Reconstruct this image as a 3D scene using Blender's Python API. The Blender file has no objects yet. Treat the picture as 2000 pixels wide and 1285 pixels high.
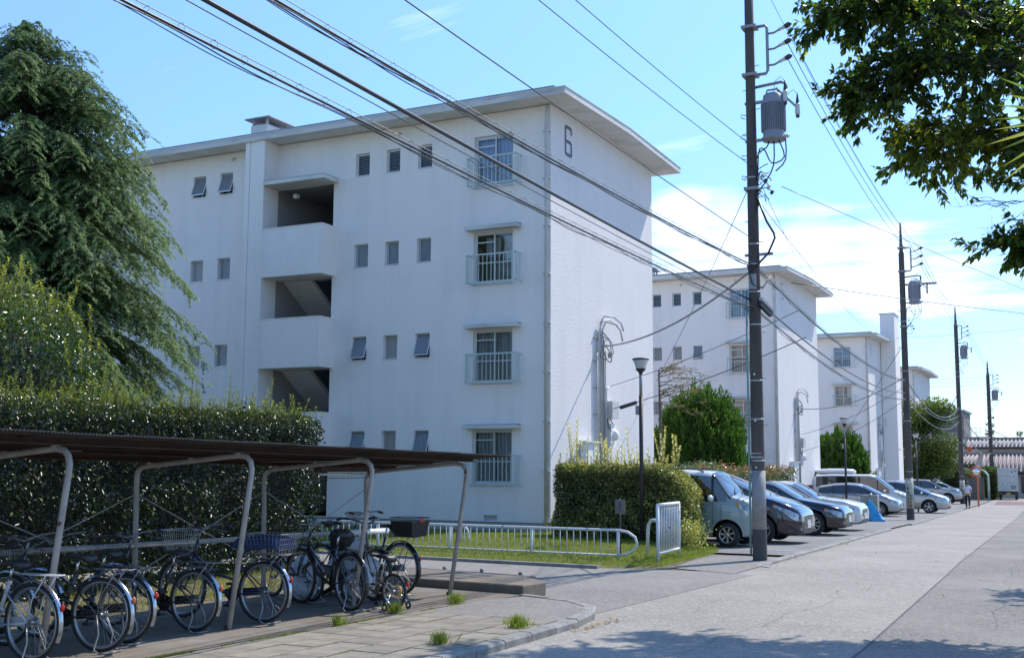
import bpy, math, random
import numpy as np
from mathutils import Vector, Matrix
from math import sin, cos, pi, radians as rad

SC = bpy.context.scene
COL = SC.collection

# ---------------------------------------------------------------- camera
cam_d = bpy.data.cameras.new("camera")
cam = bpy.data.objects.new("camera", cam_d); COL.objects.link(cam)
cam_d.sensor_fit = 'HORIZONTAL'; cam_d.sensor_width = 36.0; cam_d.lens = 36.0*2249.17/2000.0
cam_d.clip_start = 0.05; cam_d.clip_end = 6000
YAW, PITCH, ROLL = 0.4730, 0.1192, 0.0050
_f = Vector((-sin(YAW)*cos(PITCH), cos(YAW)*cos(PITCH), sin(PITCH)))
_r = Vector((cos(YAW), sin(YAW), 0)); _u = _r.cross(_f)
_r2 = _r*cos(ROLL)+_u*sin(ROLL); _u2 = _u*cos(ROLL)-_r*sin(ROLL)
_M = Matrix((_r2, _u2, -_f)).transposed().to_4x4(); _M.translation = Vector((0, 0, 1.7636))
cam.matrix_world = _M
SC.camera = cam

# ---------------------------------------------------------------- sky and sun
SUN = Vector((0.56, 1.40, 1.90)).normalized()          # towards the sun
elev = math.asin(SUN.z); azim = math.atan2(SUN.x, SUN.y)
W = bpy.data.worlds.new("World"); SC.world = W; W.use_nodes = True
nt = W.node_tree; nt.nodes.clear()
def wn(t, **k):
    n = nt.nodes.new(t)
    for a, b in k.items(): setattr(n, a, b)
    return n
def wl(a, b): nt.links.new(a, b)
sky = wn('ShaderNodeTexSky', sky_type='NISHITA', sun_disc=False)
sky.sun_elevation = elev; sky.sun_rotation = azim; sky.altitude = 100; sky.air_density = 1.0; sky.dust_density = 0.3; sky.ozone_density = 2.0
tc = wn('ShaderNodeTexCoord')
sep = wn('ShaderNodeSeparateXYZ'); wl(tc.outputs['Generated'], sep.inputs[0])
# project the view direction on a cloud layer
zmax = wn('ShaderNodeMath', operation='MAXIMUM'); wl(sep.outputs['Z'], zmax.inputs[0]); zmax.inputs[1].default_value = 0.03
def wm(op, a, b=None, clamp=False):
    n = wn('ShaderNodeMath', operation=op); n.use_clamp = clamp
    for i, v in enumerate((a, b)):
        if v is None: continue
        if isinstance(v, (int, float)): n.inputs[i].default_value = v
        else: wl(v, n.inputs[i])
    return n.outputs[0]
zz = wm('ADD', zmax.outputs[0], 0.10)
ux = wm('DIVIDE', sep.outputs['X'], zz); uy = wm('DIVIDE', sep.outputs['Y'], zz)
cmb = wn('ShaderNodeCombineXYZ'); wl(ux, cmb.inputs[0]); wl(uy, cmb.inputs[1])
mp = wn('ShaderNodeMapping'); wl(cmb.outputs[0], mp.inputs[0]); mp.inputs['Rotation'].default_value = (0, 0, rad(28)); mp.inputs['Scale'].default_value = (0.55, 1.25, 1)
n1 = wn('ShaderNodeTexNoise'); wl(mp.outputs[0], n1.inputs['Vector']); n1.inputs['Scale'].default_value = 1.15; n1.inputs['Detail'].default_value = 9; n1.inputs['Roughness'].default_value = 0.62; n1.inputs['Distortion'].default_value = 0.35
# cloud bank: more cloud in a belt low over the street, thin wisps above
def bank(d, width, power):
    v = Vector(d).normalized()
    dt = wn('ShaderNodeVectorMath', operation='DOT_PRODUCT'); wl(tc.outputs['Generated'], dt.inputs[0]); dt.inputs[1].default_value = v
    a = wm('SUBTRACT', dt.outputs['Value'], cos(width)); a = wm('DIVIDE', a, 1-cos(width), True)
    return wm('MULTIPLY', a, power)
def pdir(x, y):
    d = _f + _r2*(x-1000)/2249.17 + _u2*(642.5-y)/2249.17
    return d
bks = [bank(pdir(x, y), rad(w), p_) for x, y, w, p_ in ((1330, 500, 4.2, .26), (1460, 505, 4.2, .30), (1590, 515, 4.2, .30), (1720, 520, 4, .28), (1850, 540, 3.6, .24), (1970, 565, 3, .18), (2200, 570, 5, .20))]
bmax = bks[0]
for q_ in bks[1:]: bmax = wm('MAXIMUM', bmax, q_)
b3 = bank(pdir(860, 110), rad(5), 0.13)
b4 = bank(pdir(1330, 310), rad(4), 0.15)
b5 = bank(pdir(1600, 400), rad(3), 0.02)
sm = wm('ADD', bmax, wm('ADD', b3, wm('MAXIMUM', b4, b5)))
dens = wm('ADD', n1.outputs['Fac'], sm)
ramp = wn('ShaderNodeValToRGB'); wl(dens, ramp.inputs[0])
ramp.color_ramp.elements[0].position = 0.63; ramp.color_ramp.elements[0].color = (0, 0, 0, 1)
ramp.color_ramp.elements[1].position = 0.84; ramp.color_ramp.elements[1].color = (1, 1, 1, 1)
cf = wm('MULTIPLY', ramp.outputs[0], 0.85)
mix = wn('ShaderNodeMixRGB'); wl(cf, mix.inputs[0])
tint = wn('ShaderNodeMixRGB', blend_type='MULTIPLY'); tint.inputs[0].default_value = 1; wl(sky.outputs[0], tint.inputs[1]); tint.inputs[2].default_value = (0.69, 0.86, 1.04, 1)
hz = wm('ADD', wm('MULTIPLY', zmax.outputs[0], 1.0), 0.60, True)
hm = wn('ShaderNodeVectorMath', operation='SCALE'); wl(tint.outputs[0], hm.inputs[0]); wl(hz, hm.inputs['Scale'])
wl(hm.outputs[0], mix.inputs[1]); mix.inputs[2].default_value = (6.0, 6.2, 6.6, 1)
bg = wn('ShaderNodeBackground'); wl(mix.outputs[0], bg.inputs[0]); bg.inputs[1].default_value = 0.15
ow = wn('ShaderNodeOutputWorld'); wl(bg.outputs[0], ow.inputs[0])

sl = bpy.data.lights.new("sun", 'SUN'); sl.energy = 2.85; sl.angle = rad(0.53); sl.color = (1.0, 0.935, 0.83)
so = bpy.data.objects.new("sun", sl); COL.objects.link(so)
so.rotation_euler = SUN.to_track_quat('Z', 'Y').to_euler(); so.location = (20, 40, 60)
SC.view_settings.view_transform = 'Standard'; SC.view_settings.look = 'None'
SC.view_settings.exposure = 0.94; SC.view_settings.gamma = 1.0
SC.view_settings.use_curve_mapping = False
SC.render.engine = 'CYCLES'
SC.cycles.max_bounces = 8; SC.cycles.transparent_max_bounces = 8

# ---------------------------------------------------------------- materials
MATS = {}
def mat(name, col=(0.5, 0.5, 0.5), rough=0.6, metal=0.0, var=None, bump=None, spec=0.5, emis=None, trans=0.0, coat=0.0, coords='Object', rnd=0.0, alpha=1.0, spots=None, stretch=None):
    """var=(scale, colour2, lo, hi) noise mix; bump=(scale, strength, distance); spots=(scale, colour, lo, hi)"""
    if name in MATS: return MATS[name]
    m = bpy.data.materials.new(name); m.use_nodes = True; MATS[name] = m
    t = m.node_tree; b = t.nodes['Principled BSDF']
    b.inputs['Roughness'].default_value = rough; b.inputs['Metallic'].default_value = metal
    b.inputs['Specular IOR Level'].default_value = spec
    b.inputs['Coat Weight'].default_value = coat; b.inputs['Coat Roughness'].default_value = 0.03
    b.inputs['Transmission Weight'].default_value = trans; b.inputs['Alpha'].default_value = alpha
    c = (*col, 1); b.inputs['Base Color'].default_value = c
    tco = t.nodes.new('ShaderNodeTexCoord'); vec = tco.outputs[coords]
    if stretch:
        mm = t.nodes.new('ShaderNodeMapping'); t.links.new(vec, mm.inputs[0]); mm.inputs['Scale'].default_value = stretch; vec2 = mm.outputs[0]
    else: vec2 = vec
    cur = None
    def mixc(fac, c1, c2):
        x = t.nodes.new('ShaderNodeMixRGB'); t.links.new(fac, x.inputs[0])
        if isinstance(c1, tuple): x.inputs[1].default_value = c1
        else: t.links.new(c1, x.inputs[1])
        x.inputs[2].default_value = (*c2, 1); return x.outputs[0]
    for spec_, sv in ((var, vec2), (spots, vec)):
        if spec_:
            n = t.nodes.new('ShaderNodeTexNoise'); t.links.new(sv, n.inputs['Vector']); n.inputs['Scale'].default_value = spec_[0]; n.inputs['Detail'].default_value = 6; n.inputs['Roughness'].default_value = 0.65
            r = t.nodes.new('ShaderNodeMapRange'); t.links.new(n.outputs['Fac'], r.inputs[0]); r.inputs[1].default_value = spec_[2]; r.inputs[2].default_value = spec_[3]
            cur = mixc(r.outputs[0], cur if cur is not None else c, spec_[1])
    if rnd:
        oi = t.nodes.new('ShaderNodeObjectInfo')
        r = t.nodes.new('ShaderNodeMapRange'); t.links.new(oi.outputs['Random'], r.inputs[0]); r.inputs[3].default_value = 1-rnd; r.inputs[4].default_value = 1+rnd
        hs = t.nodes.new('ShaderNodeHueSaturation'); t.links.new(r.outputs[0], hs.inputs['Value'])
        if cur is not None: t.links.new(cur, hs.inputs['Color'])
        else: hs.inputs['Color'].default_value = c
        cur = hs.outputs[0]
    if cur is not None: t.links.new(cur, b.inputs['Base Color'])
    if bump:
        n = t.nodes.new('ShaderNodeTexNoise'); t.links.new(vec, n.inputs['Vector']); n.inputs['Scale'].default_value = bump[0]; n.inputs['Detail'].default_value = 5
        bp = t.nodes.new('ShaderNodeBump'); t.links.new(n.outputs['Fac'], bp.inputs['Height']); bp.inputs['Strength'].default_value = bump[1]; bp.inputs['Distance'].default_value = bump[2] if len(bump) > 2 else 0.01
        t.links.new(bp.outputs[0], b.inputs['Normal'])
    if emis: b.inputs['Emission Color'].default_value = (*emis[0], 1); b.inputs['Emission Strength'].default_value = emis[1]
    return m

def leafmat(name, c1, c2, tip, rough=0.35, transl=0.35, spec=0.5):
    """leaf material: colour differs leaf by leaf; attribute 'tint' = young growth"""
    if name in MATS: return MATS[name]
    m = bpy.data.materials.new(name); m.use_nodes = True; MATS[name] = m
    t = m.node_tree; b = t.nodes['Principled BSDF']; out = t.nodes['Material Output']
    g = t.nodes.new('ShaderNodeNewGeometry')
    x = t.nodes.new('ShaderNodeMixRGB'); t.links.new(g.outputs['Random Per Island'], x.inputs[0]); x.inputs[1].default_value = (*c1, 1); x.inputs[2].default_value = (*c2, 1)
    a = t.nodes.new('ShaderNodeAttribute'); a.attribute_name = 'tint'
    y = t.nodes.new('ShaderNodeMixRGB'); t.links.new(a.outputs['Fac'], y.inputs[0]); t.links.new(x.outputs[0], y.inputs[1]); y.inputs[2].default_value = (*tip, 1)
    t.links.new(y.outputs[0], b.inputs['Base Color']); b.inputs['Roughness'].default_value = rough; b.inputs['Specular IOR Level'].default_value = spec
    tr = t.nodes.new('ShaderNodeBsdfTranslucent')
    hs = t.nodes.new('ShaderNodeHueSaturation'); t.links.new(y.outputs[0], hs.inputs['Color']); hs.inputs['Value'].default_value = 1.7; hs.inputs['Saturation'].default_value = 1.1
    t.links.new(hs.outputs[0], tr.inputs['Color'])
    ms = t.nodes.new('ShaderNodeMixShader'); ms.inputs[0].default_value = transl
    t.links.new(b.outputs[0], ms.inputs[1]); t.links.new(tr.outputs[0], ms.inputs[2]); t.links.new(ms.outputs[0], out.inputs['Surface'])
    return m

M = {}
M['plaster'] = mat('white plaster', (0.90, 0.835, 0.785), 0.9, var=(2.4, (0.80, 0.75, 0.71), 0.48, 0.85), bump=(30, 0.35, 0.01), stretch=(1, 1, 0.07), spots=(0.55, (0.77, 0.73, 0.69), 0.5, 0.85))
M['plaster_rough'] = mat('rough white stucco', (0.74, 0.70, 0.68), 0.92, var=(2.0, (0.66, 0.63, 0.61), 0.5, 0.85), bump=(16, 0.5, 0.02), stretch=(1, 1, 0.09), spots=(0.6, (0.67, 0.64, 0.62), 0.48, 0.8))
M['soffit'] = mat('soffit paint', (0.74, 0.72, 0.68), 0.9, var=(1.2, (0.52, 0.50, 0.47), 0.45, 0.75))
M['slab_edge'] = mat('weathered slab edge', (0.66, 0.65, 0.63), 0.85, var=(1.6, (0.42, 0.40, 0.38), 0.5, 0.72), stretch=(0.4, 0.4, 3))
M['roofing'] = mat('grey roofing', (0.30, 0.31, 0.34), 0.8, var=(2, (0.18, 0.19, 0.21), 0.4, 0.7))
M['plinth'] = mat('grey plinth', (0.44, 0.44, 0.44), 0.9, var=(1.5, (0.34, 0.34, 0.33), 0.4, 0.7), bump=(30, 0.3, 0.01))
M['dark_in'] = mat('shaded interior', (0.30, 0.29, 0.28), 0.9)  # missing daylight in stairwell and room niches put into the colour
M['alu'] = mat('anodised window frame', (0.62, 0.63, 0.64), 0.4, 0.3)
M['rail_green'] = mat('pale green rail paint', (0.52, 0.62, 0.58), 0.5)
M['glass'] = mat('window glass', (0.035, 0.045, 0.055), 0.06, spec=0.9)
M['frosted'] = mat('wired frosted glass', (0.22, 0.24, 0.26), 0.3, spec=0.7, var=(14, (0.16, 0.17, 0.18), 0.4, 0.6))
M['frosted_warm'] = mat('warm frosted glass', (0.40, 0.37, 0.35), 0.4, var=(25, (0.30, 0.28, 0.27), 0.4, 0.6))  # warm tone of a curtain behind the pane
M['curtain'] = mat('curtain cloth', (0.42, 0.42, 0.44), 0.35, var=(22, (0.26, 0.27, 0.30), 0.4, 0.6), stretch=(1, 1, 0.05), spec=0.8)
M['curtain_blue'] = mat('blue lace curtain', (0.38, 0.48, 0.68), 0.35, var=(22, (0.22, 0.30, 0.48), 0.4, 0.6), stretch=(1, 1, 0.04), spec=0.8)
M['pvc'] = mat('cream pipe', (0.58, 0.56, 0.53), 0.5, var=(3, (0.48, 0.46, 0.43), 0.4, 0.7))
M['black'] = mat('black rubber', (0.022, 0.022, 0.024), 0.55)
M['cable'] = mat('black cable', (0.03, 0.03, 0.035), 0.35, spec=0.6)
M['cable_grey'] = mat('grey cable', (0.30, 0.30, 0.31), 0.5)
M['steelwire'] = mat('galvanised wire', (0.26, 0.26, 0.27), 0.5, 0.5)
M['chrome'] = mat('chrome', (0.75, 0.76, 0.78), 0.18, 1.0)
M['number'] = mat('grey number paint', (0.13, 0.15, 0.19), 0.8, var=(8, (0.22, 0.25, 0.30), 0.55, 0.75))
M['number_faded'] = mat('faded number paint', (0.48, 0.48, 0.54), 0.9)

def zg(y):
    return float(np.interp(y, [-50, 24, 36, 55, 80, 110, 200, 2000], [0, 0, -.16, -.42, -.66, -.85, -1.2, -1.2]))
def kx(y):       # street kerb line
    return float(np.interp(y, [-50, 21, 25, 36, 46, 58, 86, 110, 220], [-5.5, -5.55, -5.62, -6.1, -6.4, -6.95, -7.7, -8.45, -12.3]))

# ---------------------------------------------------------------- mesh builder
class MB:
    def __init__(s): s.v = []; s.f = []; s.m = []; s.s = []
    def add(s, vs, fs, m=0, sm=False):
        o = len(s.v); s.v.extend([tuple(v) for v in vs])
        for f in fs: s.f.append(tuple(i+o for i in f)); s.m.append(m); s.s.append(sm)
        return s
    def box(s, x0, x1, y0, y1, z0, z1, m=0):
        return s.add([(x0,y0,z0),(x1,y0,z0),(x1,y1,z0),(x0,y1,z0),(x0,y0,z1),(x1,y0,z1),(x1,y1,z1),(x0,y1,z1)],
                     [(0,3,2,1),(4,5,6,7),(0,1,5,4),(1,2,6,5),(2,3,7,6),(3,0,4,7)], m)
    def hexa(s, P, m=0): return s.add(P, [(0,3,2,1),(4,5,6,7),(0,1,5,4),(1,2,6,5),(2,3,7,6),(3,0,4,7)], m)
    def frame(s, d):
        d = Vector(d).normalized(); a = Vector((0,0,1)) if abs(d.z) < .9 else Vector((1,0,0))
        u = d.cross(a).normalized(); w = u.cross(d).normalized(); return d, u, w
    def bar(s, p, q, w, h, m=0, up=None):
        p = Vector(p); q = Vector(q); d = (q-p).normalized()
        if up is None: d, u, n = s.frame(d)
        else:
            n = Vector(up); u = d.cross(n).normalized(); n = u.cross(d).normalized()
        P = []
        for c in (p, q):
            for a, b in ((-1,-1),(1,-1),(1,1),(-1,1)): P.append(c+u*a*w/2+n*b*h/2)
        return s.add(P, [(0,1,2,3),(7,6,5,4),(0,4,5,1),(1,5,6,2),(2,6,7,3),(3,7,4,0)], m)
    def tube(s, pts, r, n=6, m=0, cap=True, closed=False):
        pts = [Vector(p) for p in pts]; k = len(pts); rs = r if isinstance(r, (list, tuple)) else [r]*k
        V = []; u = None
        for i, p in enumerate(pts):
            if closed: d = pts[(i+1) % k]-pts[i-1]
            else: d = (pts[min(i+1, k-1)]-pts[max(i-1, 0)])
            if d.length < 1e-9: d = Vector((0,0,1))
            d.normalize()
            if u is None: _, u, _w = s.frame(d)
            else:
                u = u-d*u.dot(d)
                if u.length < 1e-6: _, u, _w = s.frame(d)
                u.normalize()
            w = d.cross(u)
            for j in range(n):
                a = 2*pi*j/n; V.append(p+(u*cos(a)+w*sin(a))*rs[i])
        F = []
        for i in range(k if closed else k-1):
            for j in range(n):
                a = i*n+j; b = i*n+(j+1) % n; c = ((i+1) % k)*n+(j+1) % n; e = ((i+1) % k)*n+j; F.append((a, b, c, e))
        s.add(V, F, m, True)
        if cap and not closed:
            o = len(s.v)-len(V)
            s.f.append(tuple(o+j for j in range(n))[::-1]); s.m.append(m); s.s.append(False)
            s.f.append(tuple(o+(k-1)*n+j for j in range(n))); s.m.append(m); s.s.append(False)
        return s
    def cyl(s, p, q, r0, r1=None, n=12, m=0): return s.tube([p, q], [r0, r0 if r1 is None else r1], n, m)
    def ring(s, c, ax, R, r, n=24, k=6, m=0):
        c = Vector(c); d, u, w = s.frame(ax)
        return s.tube([c+(u*cos(2*pi*i/n)+w*sin(2*pi*i/n))*R for i in range(n)], r, k, m, closed=True)
    def lathe(s, prof, n=16, m=0, c=(0,0,0), ax=(0,0,1), sm=True):
        c = Vector(c); d, u, w = s.frame(ax); V = []; F = []
        for (r, z) in prof:
            for j in range(n):
                a = 2*pi*j/n; V.append(c+d*z+(u*cos(a)+w*sin(a))*max(r, 1e-4))
        for i in range(len(prof)-1):
            for j in range(n): F.append((i*n+j, i*n+(j+1) % n, (i+1)*n+(j+1) % n, (i+1)*n+j))
        return s.add(V, F, m, sm)
    def prism(s, pts, z0, z1, m=0):     # polygon in xy extruded in z
        n = len(pts)
        V = [(x, y, z0) for x, y in pts]+[(x, y, z1) for x, y in pts]
        return s.add(V, [tuple(range(n))[::-1], tuple(range(n, 2*n))]+[(i, (i+1) % n, n+(i+1) % n, n+i) for i in range(n)], m)
    def prism_y(s, pts, y0, y1, m=0):   # polygon in xz extruded in y
        n = len(pts)
        V = [(x, y0, z) for x, z in pts]+[(x, y1, z) for x, z in pts]
        return s.add(V, [tuple(range(n)), tuple(range(n, 2*n))[::-1]]+[(i, n+i, n+(i+1) % n, (i+1) % n) for i in range(n)], m)
    def prism_x(s, pts, x0, x1, m=0):   # polygon in yz extruded in x
        n = len(pts)
        V = [(x0, y, z) for y, z in pts]+[(x1, y, z) for y, z in pts]
        return s.add(V, [tuple(range(n))[::-1], tuple(range(n, 2*n))]+[(i, (i+1) % n, n+(i+1) % n, n+i) for i in range(n)], m)
    def sphere(s, c, rx, ry=None, rz=None, n=12, k=8, m=0):
        ry = rx if ry is None else ry; rz = rx if rz is None else rz
        V = []; F = []
        for i in range(k+1):
            t = pi*i/k
            for j in range(n):
                a = 2*pi*j/n; V.append((c[0]+rx*sin(t)*cos(a), c[1]+ry*sin(t)*sin(a), c[2]+rz*cos(t)))
        for i in range(k):
            for j in range(n): F.append((i*n+j, (i+1)*n+j, (i+1)*n+(j+1) % n, i*n+(j+1) % n))
        return s.add(V, F, m, True)
    def data(s, name, mats):
        me = bpy.data.meshes.new(name); me.from_pydata(s.v, [], s.f)
        for mm in (mats if isinstance(mats, (list, tuple)) else [mats]): me.materials.append(mm)
        me.polygons.foreach_set('material_index', s.m); me.polygons.foreach_set('use_smooth', s.s); me.update(); return me
    def build(s, name, mats, parent=None, label=None, bevel=0):
        me = s.data(name, mats)
        if bevel:
            import bmesh
            bm = bmesh.new(); bm.from_mesh(me)
            bmesh.ops.bevel(bm, geom=[e for e in bm.edges if len(e.link_faces) == 2 and e.calc_face_angle(0) > 0.5], offset=bevel, segments=1, affect='EDGES', clamp_overlap=True)
            bm.to_mesh(me); bm.free()
        return obj(name, me, parent, label)
def obj(name, me, parent=None, label=None):
    o = bpy.data.objects.new(name, me); COL.objects.link(o)
    if parent is not None: o.parent = parent
    if label: o['label'] = label
    return o
def tag(o, label, cat, group=None):
    o['label'] = label; o['category'] = cat
    if group: o['group'] = group
    return o
def thing(name, label, cat, loc=(0,0,0), rz=0.0, group=None):
    o = bpy.data.objects.new(name, None); COL.objects.link(o); o.location = loc; o.rotation_euler = (0, 0, rz); o.empty_display_size = 0.2
    return tag(o, label, cat, group)
def struct(o): o['kind'] = 'structure'; return o
def stuff(o, label=None, cat=None):
    o['kind'] = 'stuff'
    if label: o['label'] = label
    if cat: o['category'] = cat
    return o
def copy_tree(o, parent=None):
    c = o.copy(); COL.objects.link(c)
    if parent is not None: c.parent = parent
    for ch in list(o.children): copy_tree(ch, c)
    return c
def np_mesh(name, V, T, mats, tint=None, midx=None):
    me = bpy.data.meshes.new(name); V = np.asarray(V, np.float32).reshape(-1, 3); T = np.asarray(T, np.int32)
    k = T.shape[1]
    me.vertices.add(len(V)); me.vertices.foreach_set('co', V.ravel())
    me.loops.add(T.size); me.loops.foreach_set('vertex_index', T.ravel())
    me.polygons.add(len(T)); me.polygons.foreach_set('loop_start', np.arange(0, T.size, k, dtype=np.int32))
    me.polygons.foreach_set('loop_total', np.full(len(T), k, np.int32))
    for mm in (mats if isinstance(mats, (list, tuple)) else [mats]): me.materials.append(mm)
    if midx is not None: me.polygons.foreach_set('material_index', np.asarray(midx, np.int32))
    me.update(calc_edges=True)
    if tint is not None:
        a = me.attributes.new('tint', 'FLOAT', 'POINT'); a.data.foreach_set('value', np.asarray(tint, np.float32))
    return me
RNG = np.random.default_rng(7)
def norm(a): return a/np.maximum(np.linalg.norm(a, axis=-1, keepdims=True), 1e-9)
def leaves(P, D, N, L, Wd, tint=None, fold=0.25):
    """leaf blades: base P, direction D, normal N, length L, width Wd -> verts, tris, tint"""
    n = len(P); D = norm(D); S = norm(np.cross(D, N)); N = np.cross(S, D)
    L = np.broadcast_to(np.asarray(L, float).reshape(-1, 1), (n, 1)); Wd = np.broadcast_to(np.asarray(Wd, float).reshape(-1, 1), (n, 1))
    mid = P+D*L*.45
    V = np.stack([P, mid+S*Wd/2+N*Wd*fold, P+D*L, mid-S*Wd/2+N*Wd*fold], 1).reshape(-1, 3)
    b = (np.arange(n)*4)[:, None]
    T = np.concatenate([b+np.array([[0, 1, 2]]), b+np.array([[0, 2, 3]])], 1).reshape(-1, 3)
    t = None if tint is None else np.repeat(np.broadcast_to(np.asarray(tint, float), (n,)), 4)
    return V, T, t
def join(parts):
    Vs = []; Ts = []; ts = []; o = 0
    for V, T, t in parts:
        Vs.append(V); Ts.append(T+o); o += len(V); ts.append(np.zeros(len(V)) if t is None else t)
    return np.concatenate(Vs), np.concatenate(Ts), np.concatenate(ts)
def lnoise(P, s=1.0, seed=0):
    r = np.random.default_rng(seed); out = np.zeros(len(P))
    for k in range(6):
        d = r.normal(size=3)*s*(1+k*.6); out += np.sin(P@d+r.uniform(0, 6.28))/(1+k*.5)
    return out/2.6
# ================================================================ ground
def asphalt(name, c, c2, c3, bump=0.6):
    m = mat(name, c, 0.92, var=(48, c2, 0.44, 0.62), spots=(0.35, c3, 0.40, 0.66), bump=(95, bump, 0.012))
    # coarse aggregate: pale grains
    t = m.node_tree; b = t.nodes['Principled BSDF']; src = b.inputs['Base Color'].links[0].from_socket
    vo = t.nodes.new('ShaderNodeTexVoronoi'); vo.inputs['Scale'].default_value = 38; tcn = [n for n in t.nodes if n.type == 'TEX_COORD'][0]
    t.links.new(tcn.outputs['Object'], vo.inputs['Vector'])
    r = t.nodes.new('ShaderNodeMapRange'); t.links.new(vo.outputs['Color'], r.inputs[0]); r.inputs[1].default_value = 0.45; r.inputs[2].default_value = 0.95; r.inputs[3].default_value = 0; r.inputs[4].default_value = 0.75
    x = t.nodes.new('ShaderNodeMixRGB'); t.links.new(r.outputs[0], x.inputs[0]); t.links.new(src, x.inputs[1]); x.inputs[2].default_value = (c[0]*1.7, c[1]*1.7, c[2]*1.68, 1)
    t.links.new(x.outputs[0], b.inputs['Base Color']); return m
M['road'] = asphalt('road asphalt', (0.25, 0.233, 0.205), (0.16, 0.149, 0.132), (0.29, 0.27, 0.238))
M['road2'] = asphalt('old road asphalt', (0.19, 0.177, 0.157), (0.095, 0.089, 0.08), (0.23, 0.214, 0.19), 0.9)
M['drive'] = asphalt('driveway asphalt', (0.205, 0.194, 0.177), (0.13, 0.123, 0.113), (0.24, 0.228, 0.208), 1.0)
M['lot'] = asphalt('parking asphalt', (0.18, 0.178, 0.172), (0.13, 0.129, 0.126), (0.23, 0.226, 0.216), 1.0)
M['patch_dark'] = asphalt('dark asphalt', (0.085, 0.086, 0.09), (0.06, 0.06, 0.063), (0.11, 0.11, 0.11), 0.8)
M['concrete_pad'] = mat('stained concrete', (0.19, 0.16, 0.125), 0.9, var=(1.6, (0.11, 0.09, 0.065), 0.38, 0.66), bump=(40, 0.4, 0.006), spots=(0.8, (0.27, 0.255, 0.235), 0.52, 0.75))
M['kerb'] = mat('kerb concrete', (0.27, 0.26, 0.245), 0.9, var=(6, (0.15, 0.145, 0.135), 0.42, 0.68), bump=(50, 0.5, 0.006), rnd=0.12)
M['tile'] = mat('paving tile', (0.25, 0.225, 0.18), 0.9, var=(5, (0.17, 0.15, 0.115), 0.4, 0.7), bump=(70, 0.5, 0.004), rnd=0.13)
M['moss'] = mat('mossy soil joint', (0.15, 0.145, 0.055), 1.0, var=(9, (0.06, 0.055, 0.035), 0.4, 0.6), bump=(60, 0.8, 0.01))
M['soil'] = mat('dry soil', (0.17, 0.135, 0.09), 1.0, var=(3, (0.10, 0.085, 0.055), 0.4, 0.65), bump=(25, 0.8, 0.02), spots=(2.2, (0.16, 0.17, 0.06), 0.5, 0.62))
M['lawn'] = mat('lawn soil', (0.11, 0.13, 0.035), 1.0, var=(2.5, (0.16, 0.14, 0.06), 0.45, 0.7), bump=(25, 0.8, 0.02))
M['white_line'] = mat('worn white road paint', (0.62, 0.62, 0.60), 0.8, var=(20, (0.25, 0.25, 0.25), 0.5, 0.62))
M['red_paint'] = mat('worn red road paint', (0.20, 0.10, 0.09), 0.9, var=(10, (0.15, 0.12, 0.115), 0.4, 0.65))
M['ground'] = mat('far ground', (0.26, 0.235, 0.195), 1.0, var=(0.15, (0.17, 0.16, 0.12), 0.45, 0.6))

def strip(name, xl, xr, ys, dz, m, parent=None):
    mb = MB(); V = []; F = []
    for y in ys:
        z = zg(y)+dz; V.append((xl(y), y, z)); V.append((xr(y), y, z))
    for i in range(len(ys)-1): F.append((2*i, 2*i+1, 2*i+3, 2*i+2))
    mb.add(V, F); return mb.build(name, m, parent)
ys_all = sorted(set(list(range(-20, 130, 3))+[24, 36, 55, 80, 110, 140, 170, 200, 260]))
g = strip('ground', lambda y: -1500, lambda y: 1500, [-400, -60, 24, 36, 55, 80, 110, 200, 600, 3000], -0.10, M['ground']); struct(g)
struct(strip('road', lambda y: kx(y)-0.25, lambda y: 3.4, ys_all, 0, M['road']))
seam = lambda y: float(np.interp(y, [-20, 12, 21, 55, 110, 260], [-2.0, -2.2, -2.45, -3.6, -5.6, -10]))
struct(strip('road_patch', seam, lambda y: 3.41, ys_all, 0.004, M['road2']))
struct(strip('verge', lambda y: 3.41, lambda y: 9, ys_all, 0.03, M['soil']))
# tar seam between old and new asphalt
struct(strip('tar_seam', lambda y: seam(y)-0.012, lambda y: seam(y)+0.012, [y/2 for y in range(10, 240)], 0.008, M['patch_dark']))
mb = MB(); mb.prism([(-6.9, 84), (-3.4, 84), (-3.9, 99), (-7.6, 99)], zg(90)+0.004, zg(90)+0.010)
struct(mb.build('red_road_marking', M['red_paint']))
# long repair seam and fine cracks in the road
rc = np.random.default_rng(6)
for (a, b) in (((-3.9, 8.5), (-3.2, 18.0)), ((-1.2, 14.0), (-1.6, 24.0))):
    n_ = 40; P_ = [(a[0]+(b[0]-a[0])*i/n_+.05*sin(i*.7)+rc.normal(0, .018), a[1]+(b[1]-a[1])*i/n_) for i in range(n_+1)]; mb = MB()
    for i in range(n_): w_ = rc.uniform(.0012, .003); mb.add([(P_[i][0]-w_, P_[i][1], .009+zg(P_[i][1])), (P_[i][0]+w_, P_[i][1], .009+zg(P_[i][1])), (P_[i+1][0]+w_, P_[i+1][1], .009+zg(P_[i+1][1])), (P_[i+1][0]-w_, P_[i+1][1], .009+zg(P_[i+1][1]))], [(0, 1, 2, 3)])
    struct(mb.build('road_crack', M['patch_dark']))
# driveway
dp = [(-5.6, 13.1), (-5.3, 19.2), (-6.2, 19.45), (-8.4, 19.0), (-12.1, 19.2), (-17, 19.6), (-60, 21), (-60, 16.4), (-12.6, 16.6), (-9.9, 16.2), (-6.5, 13.4)]
mb = MB(); mb.add([(x, y, 0.004) for x, y in dp], [tuple(range(len(dp)))]); struct(mb.build('driveway', M['drive']))
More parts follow.
